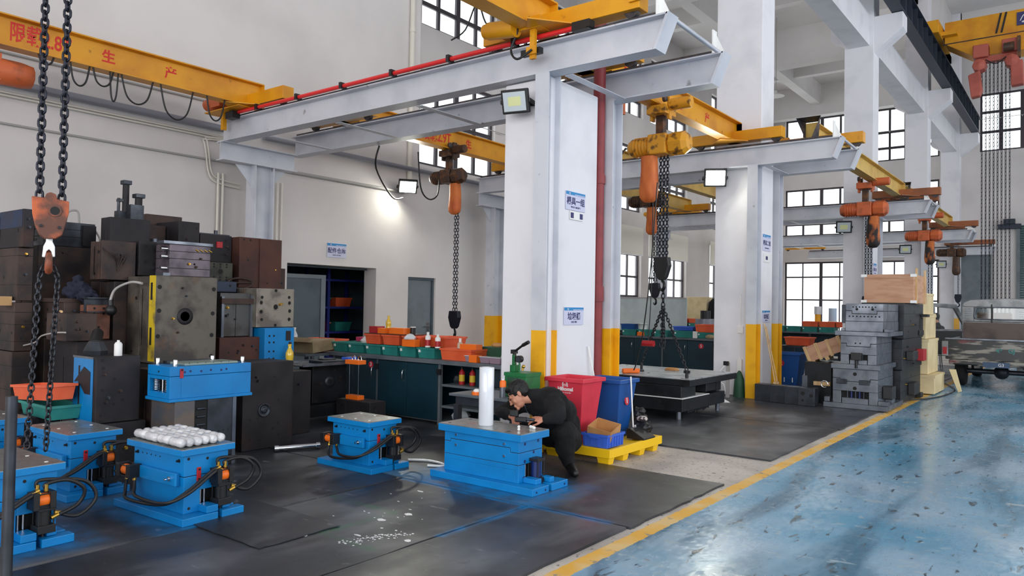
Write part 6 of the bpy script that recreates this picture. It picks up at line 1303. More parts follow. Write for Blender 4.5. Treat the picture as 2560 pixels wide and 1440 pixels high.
# ---- small table, hand pump
t = thing('small_table', 'low grey steel table with the green hand pump, behind the big blue mold', 'table', (0, 0, 0.0))
MB().box(-5.10, -4.25, 5.60, 6.10, 0.575, 0.60).build('table_top', BENCHG, t, bevel=0.004); MB().box(-5.05, -4.3, 5.65, 6.05, 0.49, 0.574).build('apron', DSTEEL, t)
for x in (-5.03, -4.32):
    for y in (5.66, 6.04): MB().box(x-0.03, x+0.03, y-0.03, y+0.03, 0.019, 0.49).build('leg', DSTEEL, t)
MB().box(-5.03, -4.32, 5.7, 6.04, 0.25, 0.27).build('lower_shelf', BENCHG, t)
carton('paper_box', 'flat white carton on the lower shelf of the low table', (-4.78, 5.8, 0.271), (0.3, 0.2, 0.06), WHITE)
t = thing('paste_tin', 'small yellow tin with white paste on the low table', 'tin', (-4.80, 5.68, 0.601)); MB().cyl((0, 0, 0), (0, 0, 0.03), 0.05, n=16).build('tin_body', ORANGE2, t); MB().ball((0, 0, 0.035), 0.035, sc=(1.1, 1, 0.7)).build('paste', WHITE, t)
t = thing('spray_can', 'orange topped grey spray can between the film roll and the green pump', 'spray can', (-4.49, 5.70, 0.601)); MB().cyl((0, 0, 0), (0, 0, 0.1), 0.031, n=16).build('can_body', LSTEEL, t); MB().lathe((0, 0, 0.1), [(0.032, 0), (0.032, 0.05), (0.02, 0.065)], n=16).build('can_shoulder', ORANGE2, t); MB().cyl((0, 0, 0.165), (0, 0, 0.18), 0.012, n=10).build('spray_cap', WHITE, t)
t = thing('hand_pump', 'green hydraulic hand pump with a black lever on the low table', 'hand pump', (-4.46, 5.92, 0.601))
MB().box(-0.09, 0.17, -0.12, 0.12, 0, 0.20).build('tank', GREEN, t, bevel=0.006); MB().box(-0.095, 0.175, -0.125, 0.125, 0.20, 0.235).build('tank_lid', GREEN, t); MB().box(-0.05, 0.07, -0.128, -0.12, 0.1, 0.19).build('nameplate', GREEND, t)
MB().box(-0.09, -0.03, -0.04, 0.04, 0.235, 0.3).box(-0.08, -0.05, -0.02, 0.02, 0.3, 0.4).build('pump_head', GREEN, t, bevel=0.004); MB().cyl((-0.065, 0, 0.33), (-0.065, 0, 0.45), 0.018, n=12).box(-0.09, -0.045, -0.03, 0.03, 0.41, 0.45).build('plunger', BLACK, t)
MB().cyl((-0.08, 0, 0.42), (0.06, -0.03, 0.50), 0.012, n=10).cyl((0.06, -0.03, 0.50), (0.14, -0.045, 0.535), 0.018, n=12).build('lever', BLACK, t)
MB().cyl((0.0, -0.0, 0.235), (0.0, 0, 0.33), 0.01, n=10).build('gauge_stem', GREEN, t); MB().cyl((0.0, -0.022, 0.36), (0.0, 0.022, 0.36), 0.035, n=20).build('pressure_gauge', BLACK, t); MB().cyl((0.0, -0.024, 0.36), (0.0, -0.0222, 0.36), 0.028, n=20).build('gauge_face', DSTEEL, t)
MB().cyl((0.04, 0, 0.25), (0.04, 0, 0.29), 0.012, n=8).ball((0.05, 0, 0.29), 0.018).build('release_valve', BRASS, t); MB().tube([(0.1, -0.03, 0.235), (0.15, -0.08, 0.2), (0.16, -0.135, 0.12), (0.17, -0.135, 0.02)], 0.005, n=6).build('pump_hose', COND, t)

# ================================================================ BINS AND PALLET BY THE LOW COLUMN
t = thing('drip_pallet', 'yellow plastic pallet with the bins on the bare concrete', 'pallet', (-3.96, 6.69, 0))
MB().box(-0.35, 0.38, -0.52, 0.52, 0.09, 0.135).build('deck', PALLET, t, bevel=0.006)
for x0, x1, y0, y1 in ((-0.37, 0.4, -0.54, -0.50), (-0.37, 0.4, 0.50, 0.54), (-0.37, -0.33, -0.50, 0.50), (0.36, 0.4, -0.50, 0.50)): MB().box(x0, x1, y0, y1, 0.07, 0.152).build('rim', PALLET, t, bevel=0.004)
for x in (-0.28, 0.31):
    for y in (-0.46, -0.18, 0.16, 0.45): MB().frus(x-0.07, x+0.07, y-0.06, y+0.06, 0.001, 0.09, 0.015, 0.015).build('foot', PALLET, t, bevel=0.004)
def bin_(t, w, d, h, mat, tp=0.07):
    o0 = [(-w/2+tp, -d/2+tp, 0), (w/2-tp, -d/2+tp, 0), (w/2-tp, d/2-tp, 0), (-w/2+tp, d/2-tp, 0)]; o1 = [(-w/2, -d/2, h), (w/2, -d/2, h), (w/2, d/2, h), (-w/2, d/2, h)]
    k = 0.012; i1 = [(x-math.copysign(k, x), y-math.copysign(k, y), h) for x, y, z in o1]; i0 = [(x-math.copysign(k, x), y-math.copysign(k, y), k) for x, y, z in o0]
    b = MB(); b.add(o0+o1+i1+i0, [(3, 2, 1, 0)]+[(i, (i+1) % 4, 4+(i+1) % 4, 4+i) for i in range(4)]+[(4+i, 4+(i+1) % 4, 8+(i+1) % 4, 8+i) for i in range(4)]+[(8+i, 8+(i+1) % 4, 12+(i+1) % 4, 12+i) for i in range(4)]+[(12, 13, 14, 15)])
    b.build('bin_body', mat, t, bevel=0.015, seg=3)
    l = 0.022; r = MB(); r.box(-w/2-l, w/2+l, -d/2-l, -d/2+0.004, h-0.035, h+0.006).box(-w/2-l, w/2+l, d/2-0.004, d/2+l, h-0.035, h+0.006).box(-w/2-l, -w/2+0.004, -d/2, d/2, h-0.035, h+0.006).box(w/2-0.004, w/2+l, -d/2, d/2, h-0.035, h+0.006)
    r.build('bin_rim', mat, t, bevel=0.006)
t = thing('waste_bin', 'tall red plastic bin with a white maker\'s mark on the yellow pallet', 'bin', (-4.115, 6.40, 0.136)); bin_(t, 0.42, 0.38, 0.64, REDBIN)
tilt = math.atan2(0.07, 0.64)
text('Hilkomal', 0.050, INKW, t, (0.0, -0.1795, 0.535), rot=(PI/2+tilt, 0, 0), bold=0.002); text('Heater controller', 0.018, INKW, t, (0, -0.1755, 0.50), rot=(PI/2+tilt, 0, 0))
lg = MB(); R1, R2 = 0.032, 0.022
pts = [(R1*math.cos(PI*i/8), 0.01+R1*math.sin(PI*i/8)) for i in range(9)]; pin = [(R2*math.cos(PI*i/8), 0.01+R2*math.sin(PI*i/8)) for i in range(9)]
poly = [(R1, -0.015)]+pts+[(-R1, -0.015), (-R2, -0.015)]+pin[::-1]+[(R2, -0.015)]
lg.prism(poly, 'y', -0.002, 0); lg.box(-0.012, -0.008, -0.002, 0, -0.015, 0.015).box(0.008, 0.012, -0.002, 0, -0.015, 0.015).box(-0.018, 0.018, -0.002, 0, 0.0, 0.004)
o = lg.build('bin_emblem', INKW, t); o.location = (0.0, -0.186, 0.575); o.rotation_euler = (tilt, 0, 0)
t = thing('waste_bin', 'blue plastic bin numbered 1 half hidden behind the red bin', 'bin', (-4.03, 6.95, 0.136)); bin_(t, 0.44, 0.36, 0.60, BLUEBIN)
b = MB().cyl((0, 0, 0), (0.002, 0, 0), 0.045, n=22).build('number_badge', BADGE, t); b.location = (0.200, 0.0, 0.38); b.rotation_euler = (0, -0.1, 0); text('1', 0.075, INKW, b, (0.004, 0, 0), 'x', bold=0.002)
t = thing('parts_crate', 'blue ribbed plastic crate at the front corner of the yellow pallet', 'crate', (-3.745, 6.34, 0.153)); crate(t, 0.28, 0.32, 0.125, BLUEBOX, 0.008, 0.008)
for k in range(6): MB().box(0.133, 0.147, -0.13+0.05*k, -0.122+0.05*k, 0.01, 0.1).build('rib', BLUEBOX, t)
for k in range(4): MB().box(-0.11+0.07*k, -0.104+0.07*k, -0.162, -0.148, 0.01, 0.1).build('rib', BLUEBOX, t)
MB().box(-0.06, 0.06, -0.17, -0.155, 0.085, 0.105).build('handle', BLUEBOX, t)
t = thing('cardboard_box', 'open cardboard box tipped inside the blue ribbed crate', 'box', (-3.745, 6.34, 0.235), 0.15)
b = MB(); k = 0.006
for c_, d_ in (((0, 0, 0.0), (0.24, 0.24, k)), ((-0.12, 0, 0.06), (k, 0.24, 0.12)), ((0.12, 0, 0.06), (k, 0.24, 0.12)), ((0, -0.12, 0.06), (0.24, k, 0.12)), ((0, 0.12, 0.06), (0.24, k, 0.12))): b.cbox(c_, d_)
b.xf(Euler((0.22, 0.18, 0)).to_matrix().to_4x4()); b.build('box_body', CARD, t)
t = thing('dust_pan', 'black long handled dust pan at the rear corner of the yellow pallet', 'dust pan', (-3.66, 6.95, 0.153))
MB().prism([(-0.10, 0.0), (0.10, 0.0), (0.10, 0.015), (-0.06, 0.10), (-0.10, 0.10)], 'y', -0.12, 0.12).build('pan', BLACK, t, bevel=0.004); MB().cyl((-0.09, 0, 0.08), (-0.11, -0.03, 0.62), 0.008, n=8).build('handle', WHITE, t); MB().cyl((-0.1, 0.05, 0.1), (-0.1, 0.05, 0.118), 0.02, n=14).build('pivot_knob', CHROME, t)
t = thing('rag_pile', 'dark printed rags heaped beside the blue bin', 'rags', (-3.74, 7.14, 0.153)); remeshed(MB().ball((0, 0, 0.07), 0.1, sc=(1.1, 0.9, 0.7)).ball((-0.05, 0.05, 0.15), 0.08, sc=(0.9, 1, 0.8)).ball((-0.06, 0.02, 0.22), 0.06), 'rag', BLACK, t, 0.012, 2, 0.07, 0.06); MB().ball((0.0, -0.02, 0.17), 0.055, sc=(1.2, 0.8, 0.6)).build('rag', M('print_rag', rgb(190, 180, 175), 0.8, col2=rgb(60, 50, 56), scale=22, lo=0.48, hi=0.52), t)
tagmb(MB().cyl((-4.28, 7.28, 0.02), (-4.40, 7.10, 1.05), 0.012, n=8), 'broom_stick', WHITE, 'pale broom stick leaning between the fire pipe and the bins', 'stick')

# ================================================================ GROOVED MOLD BASE ON POSTS
t = thing('grooved_mold', 'large dark mold base with a bright grooved top plate, standing on four round posts', 'mold base', (0, 0, 0))
MB().box(-5.95, -4.22, 9.14, 10.57, 0.13, 0.30).build('lower_plate', DIE, t, bevel=0.006); MB().box(-5.95, -4.212, 9.132, 10.0, 0.298, 0.3075).build('bright_edge', WHITE, t); MB().box(-5.9, -4.25, 9.17, 9.62, 0.307, 0.46).box(-5.9, -4.45, 9.62, 10.5, 0.307, 0.46).box(-4.45, -4.24, 9.95, 10.3, 0.33, 0.44).box(-4.45, -4.27, 10.4, 10.55, 0.31, 0.45).build('middle_block', DIE, t, bevel=0.005)
MB().box(-6.05, -4.15, 9.22, 10.85, 0.462, 0.545).build('top_plate', DIE, t, bevel=0.004)
for k in range(8):
    y = 9.225+k*0.204; MB().box(-6.045, -4.155, y, y+0.165, 0.545, 0.556).build('top_strip', M('strip_%d' % k, rgb(196, 200, 204), 0.3, 0.6, col2=rgb(160, 166, 170), scale=4) if k == 0 else bpy.data.materials['strip_0'], t)
for (x, y) in ((-4.3, 9.3), (-4.3, 10.7), (-5.9, 9.3), (-5.9, 10.7), (-5.0, 9.7), (-4.9, 10.3), (-5.4, 9.9), (-4.5, 9.95)): MB().cyl((x, y, 0.5562), (x, y, 0.558), 0.022, n=12).build('plug_hole', HOLE, t)
for (x, y) in ((-4.32, 9.25), (-4.28, 10.45), (-5.85, 9.25), (-5.85, 10.45)): MB().cyl((x, y, 0.0185), (x, y, 0.14), 0.032, n=14).build('post', LSTEEL, t)
MB().cyl((-4.55, 9.14, 0.24), (-4.55, 9.125, 0.24), 0.03, n=14).build('coolant_port', HOLE, t)
for k in range(16): MB().cyl((-4.3-0.0*k, 9.5+0.045*k, 0.06+random.uniform(0, 0.03)), (-4.3, 9.5+0.045*k, 0.131), 0.010, n=6).build('ejector_pin', DIE, t)
MB().cyl((-4.27, 9.38, 0.556), (-4.27, 9.38, 0.66), 0.022, n=12).cyl((-4.31, 9.38, 0.64), (-4.23, 9.38, 0.64), 0.02, n=10).build('lifting_eye', BLACK, t); MB().cyl((-5.35, 10.15, 0.556), (-5.35, 10.15, 0.66), 0.02, n=12).build('lifting_eye', BLACK, t)
t = thing('pendant_control', 'orange hoist pendant lying on the grooved mold base', 'pendant control', (-5.15, 9.45, 0.591), 0.9); MB().box(-0.13, 0.13, -0.035, 0.035, -0.034, 0.034).build('pendant_body', ORANGE2, t, bevel=0.02); MB().cyl((0.13, 0, 0), (0.2, 0.01, 0), 0.014, n=8).build('cable_boot', BLACK, t)
t = thing('tool_strip', 'coiled orange strap on the far edge of the grooved mold base', 'strap', (-4.95, 10.35, 0.558)); MB().tube([(0.1*math.cos(a*PI/5), 0.1*math.sin(a*PI/5), 0.012) for a in range(10)], 0.01, n=6, sub=3, closed=True).tube([(0.08*math.cos(a*PI/5), 0.085*math.sin(a*PI/5), 0.028) for a in range(10)], 0.008, n=6, sub=3, closed=True).build('strap_coil', CARD, t)
tagmb(MB().tube([(-4.70, 9.3, 3.2), (-4.76, 9.25, 2.0), (-4.88, 9.3, 1.2), (-5.0, 9.35, 0.75), (-5.06, 9.37, 0.61)], 0.009, n=6, sub=6), 'pendant_cable', BLACK, 'black cable from the yellow hoist down to the orange pendant', 'cable')

# ---- lamp column details
t = thing('wall_socket', 'white switch box and conduit on the front of the lamp column', 'switch', (-4.70, 12.449, 1.14)); MB().box(-0.05, 0.05, -0.03, 0, -0.06, 0.06).build('switch_box', WHITE, t, bevel=0.004); MB().cyl((0, -0.012, 0.06), (0, -0.012, 0.6), 0.009, n=8).cyl((0, -0.012, -0.75), (0, -0.012, -0.06), 0.009, n=8).build('conduit', WHITE, t); MB().box(-0.04, 0.04, -0.06, -0.01, -0.75, -0.5).build('power_strip', WHITE, t, bevel=0.004)
t = thing('power_post', 'black plug with a white cable on a short post before the lamp column', 'socket post', (-4.78, 12.1, 0.018)); MB().box(-0.025, 0.025, -0.025, 0.025, 0, 0.58).build('post', COND, t); MB().box(-0.06, 0.03, -0.06, -0.02, 0.53, 0.6).build('plug', BLACK, t, bevel=0.006); MB().tube([(-0.04, -0.05, 0.53), (-0.12, -0.08, 0.4), (-0.15, -0.08, 0.28), (-0.05, -0.06, 0.22), (-0.03, -0.04, 0.1)], 0.008, n=6).build('plug_cable', WHITE, t)
t = thing('rag_pile', 'dark green cloth hanging at the foot of the lamp column', 'cloth', (-4.66, 12.3, 0.018)); MB().lathe((0, 0, 0), [(0.1, 0), (0.09, 0.15), (0.08, 0.3), (0.03, 0.42), (0.01, 0.44)], n=9).build('cloth_body', GREEND, t)
t = thing('hand_broom', 'white dust pan on the floor before the lamp column', 'dust pan', (-4.62, 11.45, 0.0185), 0.5); MB().prism([(-0.1, 0), (0.12, 0), (0.0, 0.06), (-0.1, 0.05)], 'y', -0.09, 0.09).build('pan', WHITE, t, bevel=0.004); MB().box(-0.35, -0.1, -0.02, 0.02, 0.005, 0.025).build('handle', WHITE, t)

# ---- blocks, blue bin 2, tilted crate, black mold
for k, (x0, x1, y) in enumerate(((-4.30, -4.06, 12.02), (-4.05, -3.82, 11.99), (-3.81, -3.60, 11.96), (-3.59, -3.34, 11.92))):
    lb = ('dark steel block nearest the yellow post foot', 'second dark steel block from the yellow post', 'third dark steel block from the yellow post', 'steel block with dark stains at the end of the low row')[k]
    block('steel_block', lb, (x0, x1, y, y+0.22, 0.019, 0.29), DSTEEL, cat='steel block', group='low row of steel blocks', yholes=[(0.3, 0.7, 0.03), (0.8, 0.6, 0.03), (0.3, 0.3, 0.02)] if k == 3 else [])
t = thing('waste_bin', 'blue plastic bin numbered 2 behind the low row of steel blocks', 'bin', (-4.52, 14.45, 0.019)); bin_(t, 0.54, 0.46, 0.66, BLUEBIN, 0.08)
tl2 = math.atan2(0.08, 0.7); bd = MB().cyl((0, 0, 0), (0, -0.002, 0), 0.06, n=22).build('number_badge', BADGE, t); bd.location = (-0.08, -0.208, 0.47); bd.rotation_euler = (tl2, 0, 0); text('2', 0.1, INKW, bd, (0, -0.004, 0), 'y', bold=0.003)
for x in (-0.03, 0.12): MB().box(x-0.008, x+0.008, -0.175, -0.155, 0.12, 0.36).build('clear_strip', WHITE, t)
for k, dx in enumerate((0, 0.05)):
    tagmb(MB().cyl((-4.355+dx*0.3, 12.60+dx, 1.25-dx), (-4.12+dx*0.4, 12.46+dx, 0.3), 0.011, n=8).cbox((-4.115+dx*0.4, 12.455+dx, 0.16), (0.05, 0.04, 0.28)), 'broom', PINE, ('left pale broom handle leaning on the lamp column', 'right pale broom handle leaning on the lamp column')[k], 'broom', 'brooms by the lamp column')
t = block('black_mold', 'black mold block in front of the tilted plywood crate', (-3.66, -3.25, 12.5, 13.1, 0.019, 0.66), DIE, group=None, zgaps=(0.45,)); MB().box(-0.23, -0.15, -0.34, -0.3, 0.1, 0.42).build('side_strip', LSTEEL, t); MB().box(-0.05, 0.2, -0.36, -0.3, 0.28, 0.34).build('wood_bar', PINE, t)
t = thing('plywood_crate', 'small plywood crate tilted on the black mold block beside the tall stack', 'crate', (-3.44, 12.92, 0.84), 0); t.rotation_euler = (0, -0.38, 0.1)
MB().box(-0.28, 0.28, -0.2, 0.2, -0.1, 0.15).build('crate_body', PLY, t, bevel=0.003)
for x in (-0.27, -0.09, 0.09, 0.27): MB().box(x-0.025, x+0.025, -0.215, -0.2, -0.12, 0.16).build('batten', PINE, t)
for x in (-0.22, 0.0): MB().box(x-0.03, x+0.03, -0.21, 0.2, -0.16, -0.1).build('skid', PINE, t)
t = thing('storage_crate', 'orange red crate half hidden behind the tilted plywood crate', 'crate', (-4.65, 15.55, 0.78)); crate(t, 0.5, 0.4, 0.16, ORANGE, 0.01, 0.03)
t = thing('side_table', 'dark low table behind the blue bin numbered 2', 'table', (-4.45, 15.5, 0.019)); MB().box(-0.5, 0.5, -0.3, 0.5, 0.72, 0.758).build('table_top', DSTEEL, t)
for x in (-0.45, 0.45):
    for y in (-0.25, 0.45): MB().box(x-0.02, x+0.02, y-0.02, y+0.02, 0, 0.72).build('leg', DSTEEL, t)

# ================================================================ TALL STACK OF GREY MOLDS
def stack_mold(label, x0, x1, y0, y1, z0, z1, mat, legs=True, ix=0.3, zs=0.62, holes=(), base=(0.08, 0.16, 0.05), cyls=False):
    cx = (x0+x1)/2; t = thing('stacked_mold', label, 'mold', (cx, y0, z0), 0, 'grey molds in the tall stack'); X0, X1, D, H = x0-cx, x1-cx, y1-y0, z1-z0
    bl, br, bh = base
    MB().box(X0-bl, X1+br, -0.03, D+0.03, 0, bh).build('base_plate', mat, t, bevel=0.005)
    lh = H*0.44 if legs else bh
    if legs:
        MB().box(X0, X0+0.12, 0, D, bh, lh).build('spacer', mat, t, bevel=0.004); MB().box(X1-0.12, X1, 0, D, bh, lh).build('spacer', mat, t, bevel=0.004)
        MB().box(X0+0.13, X1-0.13, 0.01, D-0.02, bh, bh+(lh-bh)*0.45).build('ejector_plate', mat, t, bevel=0.003)
        MB().box(X0+0.12, X1-0.12, 0.08, D-0.08, bh+(lh-bh)*0.45, lh).build('ejector_gap', HOLE, t)
        for k in range(5): MB().cyl((X0+0.2+k*(X1-X0-0.4)/4, 0.05, bh+(lh-bh)*0.45), (X0+0.2+k*(X1-X0-0.4)/4, 0.05, lh), 0.016, n=10).build('support_pillar', BLUEFLAT if k % 2 else DSTEEL, t)
    zm = lh+(H-lh)*0.5; st = 0.045; a, b_ = X0+(X1-X0)*0.16, X1-(X1-X0)*0.16
    MB().prism([(X0, lh+0.002), (X1, lh+0.002), (X1, zm+st/2), (b_, zm+st/2), (b_, zm-st/2), (a, zm-st/2), (a, zm+st/2), (X0, zm+st/2)], 'y', 0, D).build('lower_half', mat, t, bevel=0.003)
    MB().box(X0+0.004, X1-0.004, 0.006, D-0.006, lh, zm+st).build('parting_gap', HOLE, t)
    MB().prism([(X0, zm+st/2+0.006), (a+0.006, zm+st/2+0.006), (a+0.006, zm-st/2+0.006), (b_-0.006, zm-st/2+0.006), (b_-0.006, zm+st/2+0.006), (X1, zm+st/2+0.006), (X1, H), (X0, H)], 'y', 0, D).build('upper_half', mat, t, bevel=0.003)
    for fx, fz, r in holes: recess(t, (X0+(X1-X0)*fx, -0.0006, H*fz), 'y', r)
    return t
t = stack_mold('lowest grey mold in the tall stack, two black lock blocks on its front', -3.13, -2.50, 12.12, 13.2, 0.019, 0.61, LSTEEL, holes=((0.5, 0.88, 0.028), (0.5, 0.52, 0.028)), base=(0.13, 0.14, 0.075))
for x in (-0.18, 0.14): MB().box(x-0.07, x+0.07, -0.06, 0, 0.37, 0.44).build('lock_block', DSTEEL, t, bevel=0.005)
[MB().box(*q).build('clamp_block', LSTEEL, t, bevel=0.004) for q in ((0.32, 0.46, 0.0, 0.12, 0.076, 0.14), (0.32, 0.42, 0.5, 0.7, 0.076, 0.13), (-0.44, -0.36, 0.0, 0.1, 0.08, 0.15))]; MB().box(0.32, 0.46, 0.3, 0.55, 0.15, 0.34).build('side_cylinder', BLACK, t, bevel=0.01)
t = stack_mold('middle grey mold in the tall stack with a black cylinder hanging at its front', -3.02, -2.52, 12.12, 13.2, 0.613, 1.115, LSTEEL, base=(0.13, 0.06, 0.075), holes=((0.42, 0.78, 0.012), (0.55, 0.78, 0.012)))
MB().box(-0.09, 0.06, -0.08, 0.0, 0.14, 0.25).cyl((-0.02, -0.04, 0.02), (-0.02, -0.04, 0.14), 0.02, n=10).build('front_cylinder', BLACK, t, bevel=0.006)
t = thing('steel_plate', 'wide grey clamping plate between the middle and top molds of the tall stack', 'steel plate', (-2.72, 12.1, 1.117), 0); MB().box(-0.38, 0.36, 0, 1.1, 0, 0.065).box(-0.30, -0.24, 0.02, 0.2, 0.065, 0.11).box(0.30, 0.42, 0.02, 0.14, 0.0655, 0.11).build('plate_body', LSTEEL, t, bevel=0.004)
t = stack_mold('top grey mold of the tall stack, front drilled with rows of small holes', -2.95, -2.43, 12.12, 13.2, 1.184, 1.60, LSTEEL, legs=False, base=(0.0, 0.0, 0.15), holes=tuple((0.2+0.085*k, 0.88, 0.011) for k in range(8))+tuple((0.1+0.1*k, 0.54, 0.012) for k in range(9))+((0.3, 0.8, 0.02), (0.72, 0.8, 0.02), (0.5, 0.2, 0.01), (0.5, 0.1, 0.01)))
MB().box(-0.32, -0.262, 0.0, 0.5, 0.12, 0.4).build('side_plate', DSTEEL, t, bevel=0.003)
t = thing('steel_ring', 'bright steel ring hooked on the side of the lowest stacked mold', 'ring', (-3.24, 12.08, 0.36)); MB().tube([(0.05*math.cos(a*PI/6), 0, 0.05*math.sin(a*PI/6)) for a in range(11)], 0.009, n=8, sub=3).build('ring_body', CHROME, t)
# darker stack just behind
D2 = [('dark bottom mold of the rear stack', 0.019, 0.55, -2.95, -2.4), ('dark middle mold of the rear stack with a red side unit', 0.553, 1.05, -2.95, -2.38), ('dark top mold of the rear stack carrying the plywood box', 1.053, 1.63, -2.98, -2.36)]
for k, (lb, z0, z1, x0, x1) in enumerate(D2):
    t = block('stacked_mold', lb, (x0, x1, 13.30, 15.0, z0, z1), DIE, group='dark molds of the rear stack', zgaps=(0.35, 0.7), holes=[(0.3, 0.5), (0.5, 0.75), (0.2, 0.2)], bev=0.01)
    if k == 1: MB().box(0.286, 0.40, 0.35, 0.6, 0.1, 0.3).build('side_unit', REDI, t, bevel=0.01); MB().box(0.286, 0.40, -0.6, -0.2, 0.15, 0.3).build('side_unit', BLACK, t, bevel=0.01)
    if k == 2: MB().box(0.311, 0.33, 0.4, 0.8, 0.03, 0.12).box(0.311, 0.42, 0.6, 0.8, 0.35, 0.4).build('side_unit', BLACK, t, bevel=0.006); MB().box(0.3105, 0.314, 0.5, 0.78, 0.15, 0.32).build('window_recess', HOLE, t)
    if k == 0: MB().box(0.276, 0.38, -0.3, 0.1, 0.1, 0.3).box(0.276, 0.36, 0.4, 0.6, 0.0, 0.08).build('side_unit', BLACK, t, bevel=0.008)
t = thing('plywood_box', 'plywood shipping box with pale metal corners on top of the stacks', 'crate', (-2.60, 13.95, 1.632))
MB().box(-0.37, 0.36, -0.6, 0.6, 0, 0.46).build('box_body', PLY, t, bevel=0.004)
for x in (-0.37, 0.36):
    for z in (0.0, 0.46): MB().cbox((x, -0.6, z+(0.02 if z == 0 else -0.02)), (0.09, 0.02, 0.045)).build('metal_corner', WHITE, t)
for z0, z1 in ((0.0, 0.06), (0.40, 0.46)): MB().box(-0.32, 0.31, -0.612, -0.6, z0, z1).build('edge_batten', PLY, t)
for y in (-0.42, 0.35): MB().box(0.36, 0.385, y-0.03, y+0.03, -0.01, 0.56).build('side_batten', PINE, t)
t = thing('floor_cable', 'black cable running over the yellow line to the truck', 'cable', (0, 0, 0)); MB().tube([(-2.5, 13.9, 0.02), (-2.2, 14.6, 0.012), (-2.05, 15.6, 0.012), (-2.1, 16.8, 0.012), (-2.6, 18.5, 0.02)], 0.012, n=6, sub=6).build('cable_run', HOSE, t)

# ================================================================ CREAM STACKS
CR = [('lowest cream steel box behind the dark rear stack', -3.0, -2.22, 15.3, 16.4, 0.019, 0.34), ('second cream steel box, split by a dark gap', -3.0, -2.34, 15.4, 16.5, 0.36, 0.98), ('third cream steel box with a flat ledge', -3.0, -2.38, 15.4, 16.5, 1.0, 1.42), ('top cream box of the cream stack', -3.1, -2.45, 15.6, 16.7, 1.44, 1.83)]
for k, (lb, x0, x1, y0, y1, z0, z1) in enumerate(CR):
    t = thing('cream_box', lb, 'steel box', ((x0+x1)/2, (y0+y1)/2, z0), 0, 'cream steel boxes'); w, d = (x1-x0)/2, (y1-y0)/2
    MB().box(-w, w, -d, d, 0, z1-z0).build('box_body', CREAM, t, bevel=0.01); MB().box(-w-0.01, w+0.01, -d-0.01, d+0.01, z1-z0-0.03, z1-z0+0.015).build('box_lid', CREAM, t)
    MB().box(0.1, 0.16, -d-0.015, -d, 0, z1-z0).build('seam_strip', CREAM, t)
t = thing('cream_prop', 'slanting cream steel prop between the cream boxes and the truck', 'prop', (-2.0, 16.3, 0.0)); MB().prism([(-0.12, 0.42), (-0.02, 0.42), (0.08, 0.02), (0.03, 0.0)], 'y', -0.05, 0.05).build('prop_body', CREAM, t)
t = thing('cream_rack', 'pale cream rack post beside the open truck door', 'rack', (-2.75, 17.2, 0.0)); MB().box(-0.1, 0.1, -0.1, 0.1, 0.019, 1.55).build('rack_post', CREAM, t, bevel=0.01); MB().box(-0.2, 0.25, -0.15, 0.15, 1.4, 1.46).build('rack_arm', CREAM, t)

# ================================================================ TRUCK
t = thing('pickup_truck', 'battered pickup truck parked in the aisle with its near door open', 'truck', (-1.43, 17.3, 0))
def wheel(x, y):
    w = MB().lathe((x, y, 0.30), [(0.12, -0.09), (0.28, -0.09), (0.30, -0.06), (0.30, 0.06), (0.28, 0.09), (0.12, 0.09)], n=26, axis='x').build('wheel', TYRE, t); MB().cyl((x-0.07, y, 0.3), (x+0.07, y, 0.3), 0.16, n=20).build('wheel_hub', TRUCKG, w)
for x in (-0.70, 0.70):
    wheel(x, 0.75); wheel(x, 3.45)
MB().box(-0.88, 0.88, 0.0, 2.0, 0.56, 0.62).build('bed_floor', TRUCKD, t); MB().box(-0.88, 0.88, -0.03, 0.03, 0.56, 0.98).build('tailgate', TRUCKD, t, bevel=0.01)
MB().box(-0.90, 0.90, -0.05, 0.05, 0.955, 0.985).build('tailgate_rail', LSTEEL, t, bevel=0.006)
for x in (-0.90, 0.86): MB().box(x, x+0.04, 0.03, 2.0, 0.56, 0.96).build('bed_side', TRUCKG, t, bevel=0.008)
text('43   GJ', 0.11, TEALINK, t, (0.12, -0.036, 0.76), 'y', bold=0.004)
MB().box(-0.95, -0.84, -0.06, 0.04, 0.62, 0.92).build('tail_light_housing', TRUCKG, t, bevel=0.01); MB().box(-0.93, -0.86, -0.07, -0.055, 0.66, 0.80).build('tail_light', REDI, t)
MB().box(-0.82, 0.82, -0.12, -0.02, 0.46, 0.56).build('rear_bumper', TRUCKD, t, bevel=0.02); pl = MB().box(-0.24, 0.2, -0.135, -0.12, 0.44, 0.54).build('number_plate', NUMBLUE, t); text('G3', 0.08, INKW, pl, (0.06, -0.137, 0.49), 'y')
MB().cyl((-0.6, 0.75, 0.3), (0.6, 0.75, 0.3), 0.05, n=12).ball((0, 0.75, 0.3), 0.14).build('rear_axle', DSTEEL, t); MB().box(-0.4, -0.3, 0.0, 4.0, 0.40, 0.52).box(0.3, 0.4, 0.0, 4.0, 0.40, 0.52).build('chassis_rail', TRUCKD, t)
for x in (-0.96, 0.9): MB().box(x, x+0.06, 0.35, 1.2, 0.62, 0.70).build('wheel_arch', TRUCKG, t, bevel=0.02)
